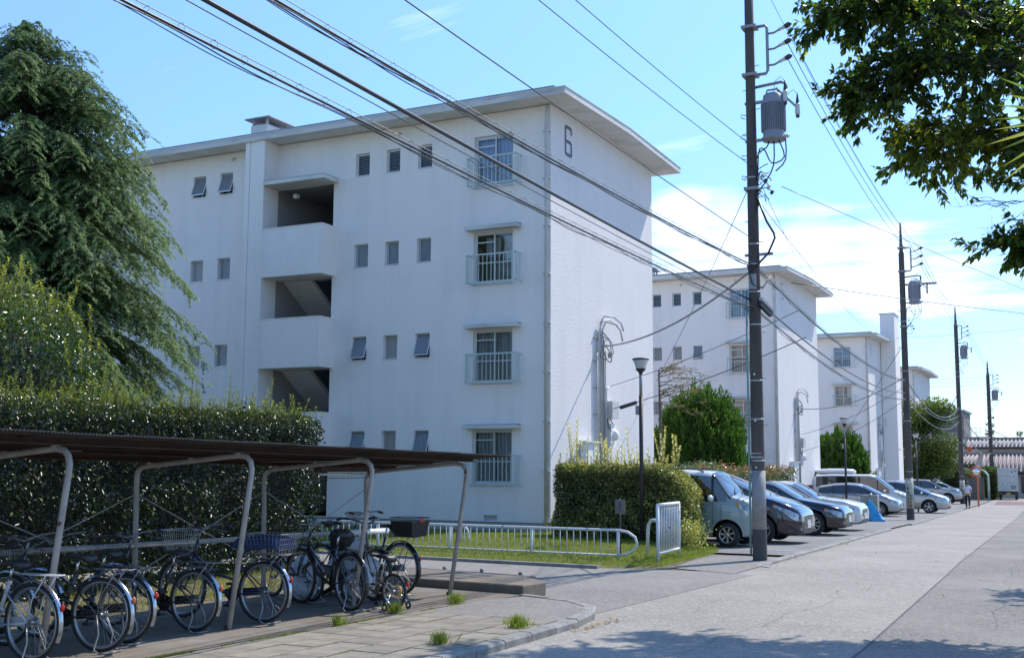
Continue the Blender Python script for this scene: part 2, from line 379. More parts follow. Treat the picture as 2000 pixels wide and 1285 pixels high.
# asphalt apron round the pole
ap = [(-5.62, 19.2), (-5.62, 23.3), (-7.35, 23.5), (-6.9, 19.75), (-6.2, 19.45)]
mb = MB(); mb.add([(x, y, 0.010) for x, y in ap], [tuple(range(len(ap)))]); struct(mb.build('apron', M['drive']))
mb = MB(); mb.add([(-9.5, 19.0, -.006), (-5.62, 19.0, -.006), (-5.62, 24, -.006), (-9.5, 24, -.006)], [(0, 1, 2, 3)]); struct(mb.build('bare_soil', M['soil']))
# parking lot
lot_ys = [23.3, 24, 26, 28, 30, 33, 36, 40, 44, 48, 52, 55, 60, 66, 72, 80, 90, 100]
struct(strip('parking_lot', lambda y: -13.2 if y < 34 else -15.5, lambda y: kx(y)-0.14, lot_ys, 0.045, M['lot']))
struct(strip('drain_channel', lambda y: -12.4, lambda y: kx(y)-0.14, [23.24, 23.42], 0.050, M['kerb']))
mb = MB()
for (x, y) in ((-6.1, 24.6), (-6.15, 26.6), (-6.3, 30.1), (-7.3, 32.0), (-6.8, 36.3), (-7.4, 43.0), (-8.0, 50.0)):
    mb.box(x-.35, x+.1, y, y+.06, zg(y)+0.048, zg(y)+0.053)
struct(mb.build('bay_marking', M['white_line']))
# kerb stones
def kerb_run(parent, pts, w=0.15, h=0.09, step=0.6, zf=None):
    """pts: outer edge of the kerb, stones laid to its left"""
    P = [Vector((x, y, 0)) for x, y in pts]; seg = []
    for a, b in zip(P, P[1:]):
        L = (b-a).length; k = max(1, round(L/step)); d = (b-a)/k
        for i in range(k): seg.append((a+d*i, a+d*(i+1)))
    for a, b in seg:
        d = (b-a).normalized(); n = Vector((-d.y, d.x, 0)); g_ = 0.006; a = a+d*g_; b = b-d*g_
        za, zb = (zg(a.y), zg(b.y)); hh = h+random.uniform(-.006, .006)
        mb = MB(); c = .025
        A = [(0, -.1), (0, hh-c), (c, hh), (w, hh), (w, -.1)]
        V = [(a.x+n.x*u, a.y+n.y*u, za+v) for u, v in A]+[(b.x+n.x*u, b.y+n.y*u, zb+v) for u, v in A]
        k = 5; mb.add(V, [tuple(range(k))[::-1], tuple(range(k, 2*k))]+[(i, (i+1) % k, k+(i+1) % k, k+i) for i in range(k)])
        mb.build('kerbstone', M['kerb'], parent)
kb = thing('kerb', '', ''); del kb['label']; del kb['category']; struct(kb)
kerb_run(kb, [(-5.30, 2), (-5.29, 12.0), (-5.40, 12.7), (-5.62, 13.3), (-6.1, 13.75), (-6.95, 14.05)])
kl = thing('parking_kerb', '', ''); del kl['label']; del kl['category']; struct(kl)
kerb_run(kl, [(kx(y), y) for y in (21.4, 24, 26, 28, 30, 33, 36, 39)], w=.12, h=0.062)
kerb_run(kl, [(kx(y), y) for y in (44.5, 48, 52, 55, 58, 62, 66, 72)], w=.12, h=0.062, step=0.9)
mb = MB(); mb.hexa([(-5.72, 21.0, -.02), (-5.42, 20.7, -.02), (-5.55, 21.38, -.02), (-5.72, 21.38, -.02), (-5.72, 21.0, .012), (-5.42, 20.7, .012), (-5.55, 21.38, .062), (-5.72, 21.38, .062)])
mb.build('kerb_ramp', M['kerb'], kl)
# sidewalk: base, tiles one by one, concrete bike pad, asphalt corner
padx = lambda y: -7.55+0.07*(y-7.8)
sw = strip('sidewalk', lambda y: padx(y)-0.04, lambda y: -5.44, [2, 5, 8, 10, 11.9], 0.068, M['moss']); struct(sw)
T0 = MB().box(-.193, .193, -.193, .193, 0.0, 0.03).data('tile', M['tile'])
for i in range(5):
    for j in range(25):
        x = -5.67-i*0.40; y = 11.62-j*0.40
        if y < 4.5: continue
        edge = padx(y)+0.02
        if x-.196 < edge:
            w = (x+.196)-edge
            if w < 0.08: continue
            me = MB().box(edge-x, .196, -.196, .196, 0, .03).data('tile', M['tile'])
        else: me = T0
        o = obj('tile', me, sw); o.location = (x, y, 0.052+random.uniform(-.0035, .0035)); o.rotation_euler = (random.uniform(-.008, .008), random.uniform(-.008, .008), random.uniform(-.006, .006))
cp = [(-5.44, 11.84), (-5.43, 12.1), (-5.54, 12.72), (-5.74, 13.2), (-6.15, 13.6), (-6.9, 13.86), (-7.14, 13.2), (-7.22, 12.3), (-7.24, 11.84)]
mb = MB(); mb.prism(cp, -0.05, 0.078); struct(mb.build('sidewalk_corner', M['drive']))
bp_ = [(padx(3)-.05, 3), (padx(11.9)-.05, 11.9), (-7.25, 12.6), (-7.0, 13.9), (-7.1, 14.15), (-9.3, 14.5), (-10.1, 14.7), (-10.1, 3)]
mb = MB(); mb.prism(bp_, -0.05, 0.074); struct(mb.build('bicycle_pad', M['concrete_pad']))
mb = MB(); mb.prism([(-10.1, 2), (-10.1, 16.2), (-13.4, 16.45), (-13.4, 2)], -0.05, 0.06); struct(mb.build('planting_bed', M['soil']))
# raised slab beside the driveway, with its dark joint strip and studs
t = thing('concrete_slab', 'low brown concrete slab at the end of the bicycle shelter', 'slab', (0, 0, 0))
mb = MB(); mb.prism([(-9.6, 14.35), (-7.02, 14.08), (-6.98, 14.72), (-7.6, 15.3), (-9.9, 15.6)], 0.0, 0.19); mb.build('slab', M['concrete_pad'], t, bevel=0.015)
mb = MB(); mb.prism([(-9.9, 15.68), (-7.6, 15.36), (-7.55, 15.55), (-9.9, 15.95)], 0.0, 0.17); mb.build('wheel_stop', M['patch_dark'], t)
for (x, y) in ((-9.45, 16.15), (-8.75, 16.1), (-7.95, 15.85)):
    s = thing('marker_stud', 'small white stud in the driveway behind the brown slab, %s' % {-9.45: 'leftmost', -8.75: 'middle one', -7.95: 'rightmost'}[x], 'stud', (x, y, 0.0), group='white studs by the driveway')
    mb = MB(); mb.cyl((0, 0, 0), (0, 0, .14), .022, n=8); mb.sphere((0, 0, .16), .035, n=8, k=5); mb.build('stud', M['kerb'], s)
# lawn with a gentle mound
def lawn_h(x, y):
    e = min(1, max(0, (y-19.3)/1.6)); e2 = min(1, max(0, (-7.5-x)/1.5))
    return 0.03+0.10*e*e2+0.10*math.exp(-((x+12.2)**2/9+(y-23)**2/3.5))
V = []; F = []
ux_ = np.concatenate([np.arange(-60, -20, 2.0), np.arange(-20, -6.9, .4)]); nv = 18
for x in ux_:
    yl = float(np.interp(x, [-60, -17, -12.1, -8.4, -7.0, -6.9], [21.2, 19.75, 19.35, 19.15, 19.8, 20.2])); yh = 26.25 if x < -12.2 else float(np.interp(x, [-12.2, -9, -7.5, -7.2, -6.9], [27.8, 27.5, 24.4, 23.5, 20.4]))
    for j in range(nv):
        y = yl+(yh-yl)*j/(nv-1); V.append((x, y, lawn_h(x, y) if j and x < ux_[-1]-.01 else -0.02))
for i in range(len(ux_)-1):
    for j in range(nv-1): a = i*nv+j; F.append((a, a+nv, a+nv+1, a+1))
mb = MB(); mb.add(V, F, 0, True); struct(mb.build('lawn', M['lawn']))
lk = thing('lawn_kerb', '', ''); del lk['label']; del lk['category']; struct(lk)
for i, x in enumerate(np.arange(-20, -8.2, 1.0)):
    y0 = float(np.interp(x, [-17, -12.1, -8.4], [19.7, 19.28, 19.08])); y1 = float(np.interp(x+1, [-17, -12.1, -8.4], [19.7, 19.28, 19.08]))
    MB().hexa([(x+.005, y0-.12, -.02), (x+.995, y1-.12, -.02), (x+.995, y1, -.02), (x+.005, y0, -.02), (x+.005, y0-.12, .06), (x+.995, y1-.12, .06), (x+.995, y1, .06), (x+.005, y0, .06)]).build('kerbstone', M['kerb'], lk)
M['grass'] = leafmat('grass blade', (0.13, 0.20, 0.035), (0.23, 0.27, 0.05), (0.36, 0.30, 0.12), 0.6, 0.4, 0.2)
def blades(n, fx, length=(.04, .09), dry=0.2, width=0.007):
    P = fx(n); n = len(P)
    a = RNG.uniform(0, 2*pi, n); lean = RNG.uniform(0.1, 0.75, n)
    D = np.stack([np.cos(a)*lean, np.sin(a)*lean, np.ones(n)], 1)
    N = np.stack([np.cos(a+1.4), np.sin(a+1.4), np.zeros(n)], 1)
    return leaves(P, D, N, RNG.uniform(*length, n), width*RNG.uniform(.7, 1.4, n), (RNG.random(n) < dry)*RNG.uniform(.4, 1, n), 0)
def lawn_pts(n):
    x = -7.1-RNG.power(0.8, n)*0-RNG.random(n)**1.3*13; y = 19.2+RNG.random(n)*8.5
    z = np.array([lawn_h(a, b) for a, b in zip(x, y)])
    yl = np.interp(x, [-60, -17, -12.1, -8.4, -7.0, -6.9], [21.2, 19.75, 19.35, 19.15, 19.8, 20.2]); yh = np.where(x < -12.2, 26.2, np.interp(x, [-12.2, -9, -7.5, -7.2, -6.9], [27.8, 27.5, 24.4, 23.5, 20.4]))
    k = (y > yl-.03) & (y < yh)
    return np.stack([x, y, z-.005], 1)[k]
q = blades(95000, lawn_pts, (.03, .085), .22, .009)
o = stuff(obj('lawn_grass', np_mesh('lawn_grass', q[0], q[1], M['grass'], q[2]))); tag(o, 'short mown green and yellow grass of the lawn behind the white guard rail', 'grass')
def bed_pts(n):
    x = RNG.uniform(-13.3, -10.1, n); y = RNG.uniform(6, 16.3, n); P = np.stack([x, y, np.full(n, .055)], 1)
    return P[lnoise(P, 2.2, 3) > -0.15]
q = blades(26000, bed_pts, (.03, .10), .45, .008)
o = stuff(obj('bed_grass', np_mesh('bed_grass', q[0], q[1], M['grass'], q[2]))); tag(o, 'patchy yellowing grass on the soil behind the bicycles', 'grass')
def moss_pts(n):     # along joints of the tiles and the pad edge
    out = []
    k = n//2; y = RNG.uniform(6.5, 13.2, k); x = np.array([padx(v) for v in y])+RNG.normal(0, .025, k); P = np.stack([x, y, np.full(k, .07)], 1); out.append(P[lnoise(P, 3, 5) > .12])
    x = -5.47-RNG.integers(0, 5, k)*.40+RNG.normal(0, .008, k); y = RNG.uniform(6.5, 11.8, k); P = np.stack([x, y, np.full(k, .07)], 1); out.append(P[lnoise(P, 2, 9) > .45])
    return np.concatenate(out)
q = blades(16000, moss_pts, (.008, .03), .25, .005)
o = stuff(obj('joint_weeds', np_mesh('joint_weeds', q[0], q[1], M['grass'], q[2]))); tag(o, 'small weeds and moss growing in the joints of the paving tiles', 'weeds')
for i, (x, y, r, n, lab) in enumerate(((-5.62, 11.15, .16, 420, 'bright green grass tuft at the kerb, the largest one'), (-5.75, 9.75, .10, 200, 'small grass tuft on the tiles near the bottom edge'), (-7.30, 12.75, .13, 260, 'grass tuft at the edge of the bicycle pad near the slab'), (-7.42, 11.55, .13, 240, 'low wide grass tuft beside the child bicycle'), (-7.36, 10.35, .10, 120, 'thin grass tuft on the mossy joint below the bicycles'))):
    def fx(n, x=x, y=y, r=r):
        a = RNG.uniform(0, 6.28, n); s = np.abs(RNG.normal(0, r*.5, n)); return np.stack([x+np.cos(a)*s, y+np.sin(a)*s, np.full(n, .075)], 1)
    q = blades(n, fx, (.05, .17), .12, .008)
    tag(obj('grass_tuft', np_mesh('grass_tuft', q[0], q[1], M['grass'], q[2])), lab, 'grass tuft', 'grass tufts on the pavement')
# fallen leaves
M['dry_leaf'] = leafmat('dry leaf', (0.30, 0.16, 0.06), (0.42, 0.30, 0.16), (0.6, 0.5, 0.35), 0.7, 0.1, 0.2)
n = 160; x = np.concatenate([RNG.uniform(-4.8, 1.5, 60), -5.25+RNG.normal(0, .05, 50)+.08, RNG.uniform(-5.45, -5.2, 50)]); y = np.concatenate([RNG.uniform(10, 30, 60), RNG.uniform(11.6, 12.9, 50), RNG.uniform(20.9, 30, 50)])
x[110:] = np.array([kx(v) for v in y[110:]])+RNG.uniform(.03, .15, 50)
P = np.stack([x, y, np.array([zg(v) for v in y])+.016], 1); a = RNG.uniform(0, 6.28, n); D = np.stack([np.cos(a), np.sin(a), RNG.uniform(-.05, .25, n)], 1)
q = leaves(P, D, np.tile([[0, 0, 1.]], (n, 1))+RNG.normal(0, .2, (n, 3)), RNG.uniform(.04, .085, n), RNG.uniform(.025, .045, n), RNG.random(n)*.6)
o = stuff(obj('fallen_leaves', np_mesh('fallen_leaves', q[0], q[1], M['dry_leaf'], q[2]))); tag(o, 'scattered dry brown leaves on the road and along the kerbs', 'leaves')
# ================================================================ apartment blocks
def _clear():
    m = bpy.data.materials.new('clear glass'); m.use_nodes = True; t = m.node_tree; t.nodes.clear()
    o = t.nodes.new('ShaderNodeOutputMaterial'); tr = t.nodes.new('ShaderNodeBsdfTransparent'); tr.inputs[0].default_value = (.86, .9, .92, 1)
    g = t.nodes.new('ShaderNodeBsdfGlossy'); g.inputs['Roughness'].default_value = 0.02; f = t.nodes.new('ShaderNodeFresnel'); f.inputs[0].default_value = 1.6
    mr = t.nodes.new('ShaderNodeMapRange'); t.links.new(f.outputs[0], mr.inputs[0]); mr.inputs[3].default_value = .06; mr.inputs[4].default_value = 1.0
    x = t.nodes.new('ShaderNodeMixShader'); t.links.new(mr.outputs[0], x.inputs[0]); t.links.new(tr.outputs[0], x.inputs[1]); t.links.new(g.outputs[0], x.inputs[2]); t.links.new(x.outputs[0], o.inputs[0]); return m
M['clear'] = _clear()

def holed(mb, x0, x1, z0, z1, holes, y=0.0, xs_extra=(), m=0, rm=0):
    """wall in plane y facing -y with openings (xa,xb,za,zb,depth)"""
    xs = sorted({x0, x1, *[h[0] for h in holes], *[h[1] for h in holes], *xs_extra}); xs = [x for x in xs if x0 <= x <= x1]
    zs = sorted({z0, z1, *[h[2] for h in holes], *[h[3] for h in holes]}); zs = [z for z in zs if z0 <= z <= z1]
    ix = {}; V = []
    for i, x in enumerate(xs):
        for j, z in enumerate(zs): ix[i, j] = len(V); V.append((x, y, z))
    F = []
    for i in range(len(xs)-1):
        for j in range(len(zs)-1):
            cx = (xs[i]+xs[i+1])/2; cz = (zs[j]+zs[j+1])/2
            if any(h[0] < cx < h[1] and h[2] < cz < h[3] for h in holes): continue
            F.append((ix[i, j], ix[i+1, j], ix[i+1, j+1], ix[i, j+1]))
    mb.add(V, F, m)
    for xa, xb, za, zb, d in holes:
        if not d: continue
        mb.add([(xa, y, za), (xb, y, za), (xb, y, zb), (xa, y, zb), (xa, y+d, za), (xb, y+d, za), (xb, y+d, zb), (xa, y+d, zb)],
               [(0, 4, 5, 1), (1, 5, 6, 2), (2, 6, 7, 3), (3, 7, 4, 0)], rm)

def win_small(p, xa, xb, za, zb, kind, d=0.13):
    w = xb-xa; h = zb-za; y = d
    if kind == 'louvre':
        mb = MB(); t = .045
        for a in ((xa, xa+t, za, zb), (xb-t, xb, za, zb), (xa+t, xb-t, za, za+t), (xa+t, xb-t, zb-t, zb)): mb.box(a[0], a[1], y-.05, y, a[2], a[3])
        o = mb.build('window', M['alu'], p)
        mb = MB().box(xa+t, xb-t, y-.008, y-.002, za+t, zb-t); mb.build('pane', M['glass'], o)
        for k in range(8):
            z = za+.07+(h-.12)*k/8
            mb = MB(); mb.hexa([(xa+t, y-.045, z), (xb-t, y-.045, z), (xb-t, y-.012, z+.03), (xa+t, y-.012, z+.03), (xa+t, y-.045, z+.006), (xb-t, y-.045, z+.006), (xb-t, y-.012, z+.036), (xa+t, y-.012, z+.036)]); mb.build('slat', M['frosted'], o)
    elif kind == 'awning':
        mb = MB(); t = .03
        for a in ((xa, xa+t, za, zb), (xb-t, xb, za, zb), (xa+t, xb-t, za, za+t), (xa+t, xb-t, zb-t, zb)): mb.box(a[0], a[1], y-.03, y, a[2], a[3])
        mb.box(xa+t, xb-t, y+.06, y+.07, za+t, zb-t, 1)
        o = mb.build('window', [M['alu'], M['glass']], p)
        out = .20; zl = za+.06; mb = MB(); y0 = y-.04
        def L(u, v): return (xa+.01+(w-.02)*u, y0-out*v, zb-.02+(zl-zb+.02)*v)
        mb.bar(L(0, 0), L(0, 1), .02, .025); mb.bar(L(1, 0), L(1, 1), .02, .025); mb.bar(L(0, 1), L(1, 1), .03, .03); mb.bar(L(0, 0), L(1, 0), .02, .02)
        mb.bar(L(0, .97), (xa+.02, y-.03, za+.10), .008, .015); mb.bar(L(1, .97), (xb-.02, y-.03, za+.10), .008, .015)
        mb.build('sash', M['alu'], o)
        MB().add([L(.03, .02), L(.97, .02), L(.97, .98), L(.03, .98)], [(0, 1, 2, 3)]).build('pane', M['frosted'], o)
    else:
        mb = MB(); t = .028
        for a in ((xa, xa+t, za, zb), (xb-t, xb, za, zb), (xa+t, xb-t, za, za+t), (xa+t, xb-t, zb-t, zb)): mb.box(a[0], a[1], y-.04, y, a[2], a[3])
        mb.bar((xa+.06, y-.03, za+.02), (xa+.06, y-.03, zb-.02), .02, .02)
        o = mb.build('window', M['alu'], p)
        MB().box(xa+t, xb-t, y-.012, y-.004, za+t, zb-t).build('pane', M['frosted_warm'] if kind == 'warm' else M['frosted'], o)
    mb = MB().box(xa-.01, xb+.01, -.02, d-.045, za-.018, za+.004); mb.build('sill', M['alu'], o)

def curtain(xa, xb, y, za, zb, amp=.02, freq=60, seed=0):
    mb = MB(); n = max(8, int((xb-xa)*50)); V = []
    for i in range(n+1):
        x = xa+(xb-xa)*i/n; yy = y+amp*sin(freq*x+seed)+amp*.5*sin(freq*2.3*x+1+seed*2); V += [(x, yy, za), (x, yy, zb)]
    mb.add(V, [(2*i, 2*i+2, 2*i+3, 2*i+1) for i in range(n)], 0, True); return mb
def win_big(p, xa, xb, za, zb, hood, style, rail=True, fine=True, d=0.16):
    y = d; t = .04; mb = MB()
    for a in ((xa, xa+t, za, zb), (xb-t, xb, za, zb), (xa+t, xb-t, za, za+t), (xa+t, xb-t, zb-t, zb)): mb.box(a[0], a[1], y-.09, y, a[2], a[3])
    mb.box(xa-.01, xb+.01, -.04, y-.09, za-.025, za+.006)
    o = mb.build('window', M['alu'], p)
    xm = (xa+xb)/2+(.02 if style != 2 else .0); zt = zb-.04; z0 = za+.04
    for k, (a, b, yy) in enumerate(((xa+t, xm+.02, y-.075), (xm-.02, xb-t, y-.045))):
        mb = MB(); s = .035
        mb.box(a, a+s, yy, yy+.025, z0, zt); mb.box(b-s, b, yy, yy+.025, z0, zt); mb.box(a+s, b-s, yy, yy+.025, z0, z0+s); mb.box(a+s, b-s, yy, yy+.025, zt-s, zt)
        if k == 0: mb.box(a+s, b-s, yy+.003, yy+.022, zt-.24, zt-.21)
        mb.box(a+s, b-s, yy+.003, yy+.022, z0+.52, z0+.55)
        mb.build('sash', M['alu'], o)
        MB().add([(a+s, yy+.012, z0+s), (b-s, yy+.012, z0+s), (b-s, yy+.012, zt-s), (a+s, yy+.012, zt-s)], [(0, 1, 2, 3)]).build('pane', M['clear'], o)
    cm = M['curtain_blue'] if style == 3 else M['curtain']
    if style == 2: curtain(xa+.25, xb-.5, y+.10, za+.75, zb-.12, .015, 50).build('curtain', cm, o); MB().box(xb-.36, xb-.04, y+.06, y+.07, za+.6, zb-.1).build('blind', M['soffit'], o)
    else: curtain(xa+.02, xb-.02, y+.09, za+.05, zb-.07, .018, 55, style).build('curtain', cm, o)
    mb = MB(); yb = y+.6
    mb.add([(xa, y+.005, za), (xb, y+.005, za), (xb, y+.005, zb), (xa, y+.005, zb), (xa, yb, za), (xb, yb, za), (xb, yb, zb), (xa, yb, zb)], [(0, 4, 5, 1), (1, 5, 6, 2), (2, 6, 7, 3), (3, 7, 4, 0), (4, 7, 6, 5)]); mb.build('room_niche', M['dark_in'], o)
    if hood:
        mb = MB().box(xa-.13, xb+.25, -.30, 0.02, zb+.02, zb+.11); mb.add([(xa-.13, -.3, zb+.113), (xb+.25, -.3, zb+.113), (xb+.25, 0, zb+.14), (xa-.13, 0, zb+.14)], [(0, 1, 2, 3)], 1); mb.build('window_hood', [M['slab_edge'], M['roofing']], p)
    if rail:
        ra, rb = xa-.02, xb+.26; zr = za+.74; zb_ = za-.02; yr = -.33; mb = MB(); r = .02
        mb.box(ra, rb, yr-r, yr+r, zr-.035, zr); mb.box(ra, rb, yr-r, yr+r, zb_, zb_+.035)
        for x in (ra, rb):
            mb.box(x-r, x+r, yr-r, yr+r, zb_, zr); mb.box(x-.012, x+.012, yr+r, .0, zr-.03, zr-.005); mb.box(x-.012, x+.012, yr+r, .0, zb_+.005, zb_+.03)
        mb.box(rb-.13, rb-.12, yr, yr+.004, zb_, zr)
        g_ = mb.build('window_railing', M['rail_green'], p)
        if fine:
            me = MB().box(-.007, .007, -.007, .007, zb_+.035, zr-.035).data('baluster', M['rail_green'])
            for k in range(1, 12):
                b = obj('baluster', me, g_); b.location = (ra+(rb-ra)*k/12, yr, 0)
            for sx in (ra, rb):
                for yy in (-.22, -.11):
                    b = obj('baluster', me, g_); b.location = (sx, yy, 0)
        else:
            mb = MB()
            for k in range(1, 12): x = ra+(rb-ra)*k/12; mb.box(x-.007, x+.007, yr-.007, yr+.007, zb_+.035, zr-.035)
            mb.build('baluster', M['rail_green'], g_)

def block(label, X, Y, base, depth=7.49, length=36.0, yaw=0.0, fine=True, number='6', tower=False, groups=None, S=2.6):
    B = thing('apartment_block', label, 'apartment building', (X, Y, base), yaw, groups)
    ZT = 11.12; holes = []; P0 = 0.38
    big = []; small = []
    units = [(0, 1)]
    for n in range(4):
        o = S*n
        big.append((-2.26, -1.09, 1.33+o, 2.72+o, n)); small += [(-6.09, -5.62, 2.07+o, 2.72+o, n, 0), (-5.06, -4.61, 2.07+o, 2.72+o, n, 1), (-4.03, -3.58, 2.07+o, 2.72+o, n, 2), (-12.09, -11.60, 2.07+o, 2.72+o, n, 3), (-11.03, -10.55, 2.07+o, 2.72+o, n, 4)]
        if fine:
            big.append((-16.6, -15.43, 1.33+o, 2.72+o, n)); big.append((-20.8, -19.63, 1.33+o, 2.72+o, n)); small += [(-25.7, -25.2, 2.07+o, 2.72+o, n, 1), (-30.6, -30.1, 2.07+o, 2.72+o, n, 0)]
    holes = [(a, b, c, d_, .16) for a, b, c, d_, n in big]+[(s[0], s[1], s[2], s[3], .13) for s in small]
    holes.append((-8.82, -6.83, P0+.02, 9.75, 0.0))
    holes += [(-6.05, -5.65, .385+.02, .54, .12), (-1.90, -1.50, .385+.02, .54, .12)]
    mb = MB()
    holed(mb, -length, 0, P0, ZT, holes)
    D = depth; r = .12
    # end wall as gable, rear and far walls
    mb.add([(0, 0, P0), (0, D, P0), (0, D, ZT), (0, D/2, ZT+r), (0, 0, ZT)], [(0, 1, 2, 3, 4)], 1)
    mb.add([(0, D, P0), (-length, D, P0), (-length, D, ZT), (0, D, ZT)], [(0, 1, 2, 3)])
    mb.add([(-length, D, P0), (-length, 0, P0), (-length, 0, ZT), (-length, D/2, ZT+r), (-length, D, ZT)], [(0, 1, 2, 3, 4)])
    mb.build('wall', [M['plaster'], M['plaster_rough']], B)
    MB().box(-length+.03, -.03, .03, D-.03, -.6, P0-.004).build('plinth', M['plinth'], B)
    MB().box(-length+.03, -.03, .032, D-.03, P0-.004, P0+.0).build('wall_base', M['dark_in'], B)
    for a in (-6.05, -1.90):
        o = MB().box(a, a+.4, .09, .10, .405, .54).build('vent', M['alu'], B)
        for k in range(6): MB().box(a+.03+k*.063, a+.045+k*.063, .07, .085, .41, .535).build('slat', M['soffit'], o)
    # roof slab, gently pitched
    ov = .73; rt = .17; z0 = ZT-.005
    def sect(x, dz): return [(x, -ov, z0+dz), (x, D/2, z0+r+dz), (x, D+ov, z0+dz)]
    Vv = sect(ov, 0)+sect(ov, rt)+sect(-length-ov, 0)+sect(-length-ov, rt)
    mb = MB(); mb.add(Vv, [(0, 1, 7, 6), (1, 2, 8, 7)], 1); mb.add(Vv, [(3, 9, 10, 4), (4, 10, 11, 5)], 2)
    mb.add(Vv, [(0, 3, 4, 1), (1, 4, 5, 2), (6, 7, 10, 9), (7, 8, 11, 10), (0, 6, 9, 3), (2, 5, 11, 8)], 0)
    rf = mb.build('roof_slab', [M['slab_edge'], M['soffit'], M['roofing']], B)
    i_ = .10; V2 = [(x, y, z) for x in (ov-.35, -length) for (y, z) in ((-ov+i_, z0+rt), (D/2, z0+r+rt), (D+ov-i_, z0+rt))]; V3 = [(x, y, z+.10) for x, y, z in V2]
    mb = MB(); mb.add(V2+V3, [(0, 6, 7, 1), (1, 7, 8, 2), (3, 4, 10, 9), (4, 5, 11, 10), (6, 9, 10, 7), (7, 10, 11, 8), (0, 3, 9, 6), (2, 8, 11, 5)]); mb.build('roofing', M['roofing'], rf)
    # thin metal edging
    mb = MB(); mb.bar((ov+.004, -ov-.004, z0+rt), (ov+.004, D/2, z0+r+rt), .03, .025); mb.bar((ov+.004, D/2, z0+r+rt), (ov+.004, D+ov, z0+rt), .03, .025); mb.bar((-length, -ov-.004, z0+rt), (ov, -ov-.004, z0+rt), .03, .025); mb.build('edge_trim', M['alu'], rf)
    def chimney(x, y, w, dd, zb, zt):
        mb = MB(); mb.box(x, x+w, y, y+dd, zb, zt-.24)
        c = mb.build('chimney', M['slab_edge'], B)
        for a in (x+.06, x+w-.06):
            for b in (y+.06, y+dd-.06): MB().box(a-.035, a+.035, b-.035, b+.035, zt-.24, zt-.07).build('cap_post', M['plinth'], c)
        mb = MB(); mb.hexa([(x-.17, y-.12, zt-.07), (x+w+.17, y-.12, zt-.07), (x+w+.17, y+dd+.12, zt-.07), (x-.17, y+dd+.12, zt-.07), (x-.15, y-.1, zt-.03), (x+w+.15, y-.1, zt-.03), (x+w+.15, y+dd+.1, zt-.03), (x-.15, y+dd+.1, zt-.03)])
        mb.lathe([(.01, .03), (w*.55, .0)], 4, 0, (x+w/2, y+dd/2, zt-.03)); mb.build('cap', M['roofing'], c)
    chimney(-10.02, .12, .62, 1.0, z0+rt-.05, 12.14)
    chimney(-7.95, 4.0, .5, .5, z0+rt, 13.14-.65)
    if not fine: chimney(-8.1, 3.0, .7, .7, z0+rt, 12.5)
    # pier with vertical groove, stair bay
    yp = -.67; mb = MB()
    mb.box(-9.33, -8.82, yp, 0, -.3, ZT+.0); mb.box(-9.52, -9.36, yp, 0, -.3, ZT+.0); mb.box(-9.36, -9.33, yp+.03, 0, -.3, ZT+.0)
    for z in (ZT-.12, 8.35, 5.55, 5.15, 7.9): mb.box(-9.335, -9.03, yp-.008, yp+.01, z, z+.02, 0)
    mb.build('pier', M['plaster'], B)
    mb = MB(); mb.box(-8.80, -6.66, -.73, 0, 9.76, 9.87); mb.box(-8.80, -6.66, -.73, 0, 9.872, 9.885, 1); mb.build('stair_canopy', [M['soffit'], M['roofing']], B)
    for n, (zb, zt) in enumerate(((1.86, 3.22), (4.48, 5.86), (7.08, 8.47))):
        mb = MB(); mb.box(-8.76, -6.72, yp, yp+.1, zb, zt); mb.box(-6.82, -6.72, yp+.1, 0, zb, zt); mb.box(-8.86, -8.77, yp+.01, yp+.1, zb, zt)
        mb.box(-8.76, -6.70, yp-.015, yp+.115, zt, zt+.025, 0)
        mb.box(-6.835, -6.705, yp+.115, 0, zt, zt+.025, 0)
        b = mb.build('balcony', M['plaster'], B)
        MB().box(-8.80, -6.83, yp+.1, .35, zb, zb+.14).build('landing', M['plaster'], b)
    # stairwell interior
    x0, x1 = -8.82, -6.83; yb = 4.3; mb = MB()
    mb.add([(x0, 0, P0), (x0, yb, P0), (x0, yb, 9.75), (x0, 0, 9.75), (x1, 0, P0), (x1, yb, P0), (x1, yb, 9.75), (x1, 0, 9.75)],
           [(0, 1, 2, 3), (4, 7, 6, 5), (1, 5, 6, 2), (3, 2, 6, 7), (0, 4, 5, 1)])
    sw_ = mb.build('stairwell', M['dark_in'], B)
    for n in range(3):
        zl = (1.86, 4.48, 7.08)[n]
        mb = MB()      # flight going down to the rear on the left, and up to the rear on the right
        mb.hexa([(x0+.01, .34, zl), (x0+1.0, .34, zl), (x0+1.0, 2.5, zl-1.45), (x0+.01, 2.5, zl-1.45), (x0+.01, .34, zl+.14), (x0+1.0, .34, zl+.14), (x0+1.0, 2.5, zl-1.3), (x0+.01, 2.5, zl-1.3)])
        mb.build('stair_flight', M['plaster'], sw_)
        mb = MB()
        for k in range(7):
            y = .36+k*.3; z = zl+.14+k*.17; mb.box(x0+1.08, x1-.01, y, y+.3, z-.12, z+.17)
        mb.build('stair_flight', M['plinth'], sw_)
        MB().box(x0+.01, x1-.01, 2.55, yb, zl-1.45, zl-1.3).build('landing', M['plinth'], sw_)
        MB().bar((x0+1.04, .3, zl+1.0), (x0+1.04, 2.4, zl+2.1), .04, .04).build('handrail', M['black'], sw_)
    MB().box(x0+.5, x0+.62, .06, .2, 9.50, 9.62).build('lamp_box', M['soffit'], sw_)
    # windows
    kinds = {3: ('louvre', 'louvre', 'louvre', 'awning', 'awning'), 2: ('fixed', 'fixed', 'fixed', 'warm', 'fixed'), 1: ('awning', 'warm', 'awning', 'warm', 'fixed'), 0: ('awning', 'warm', 'awning', 'fixed', 'fixed')}
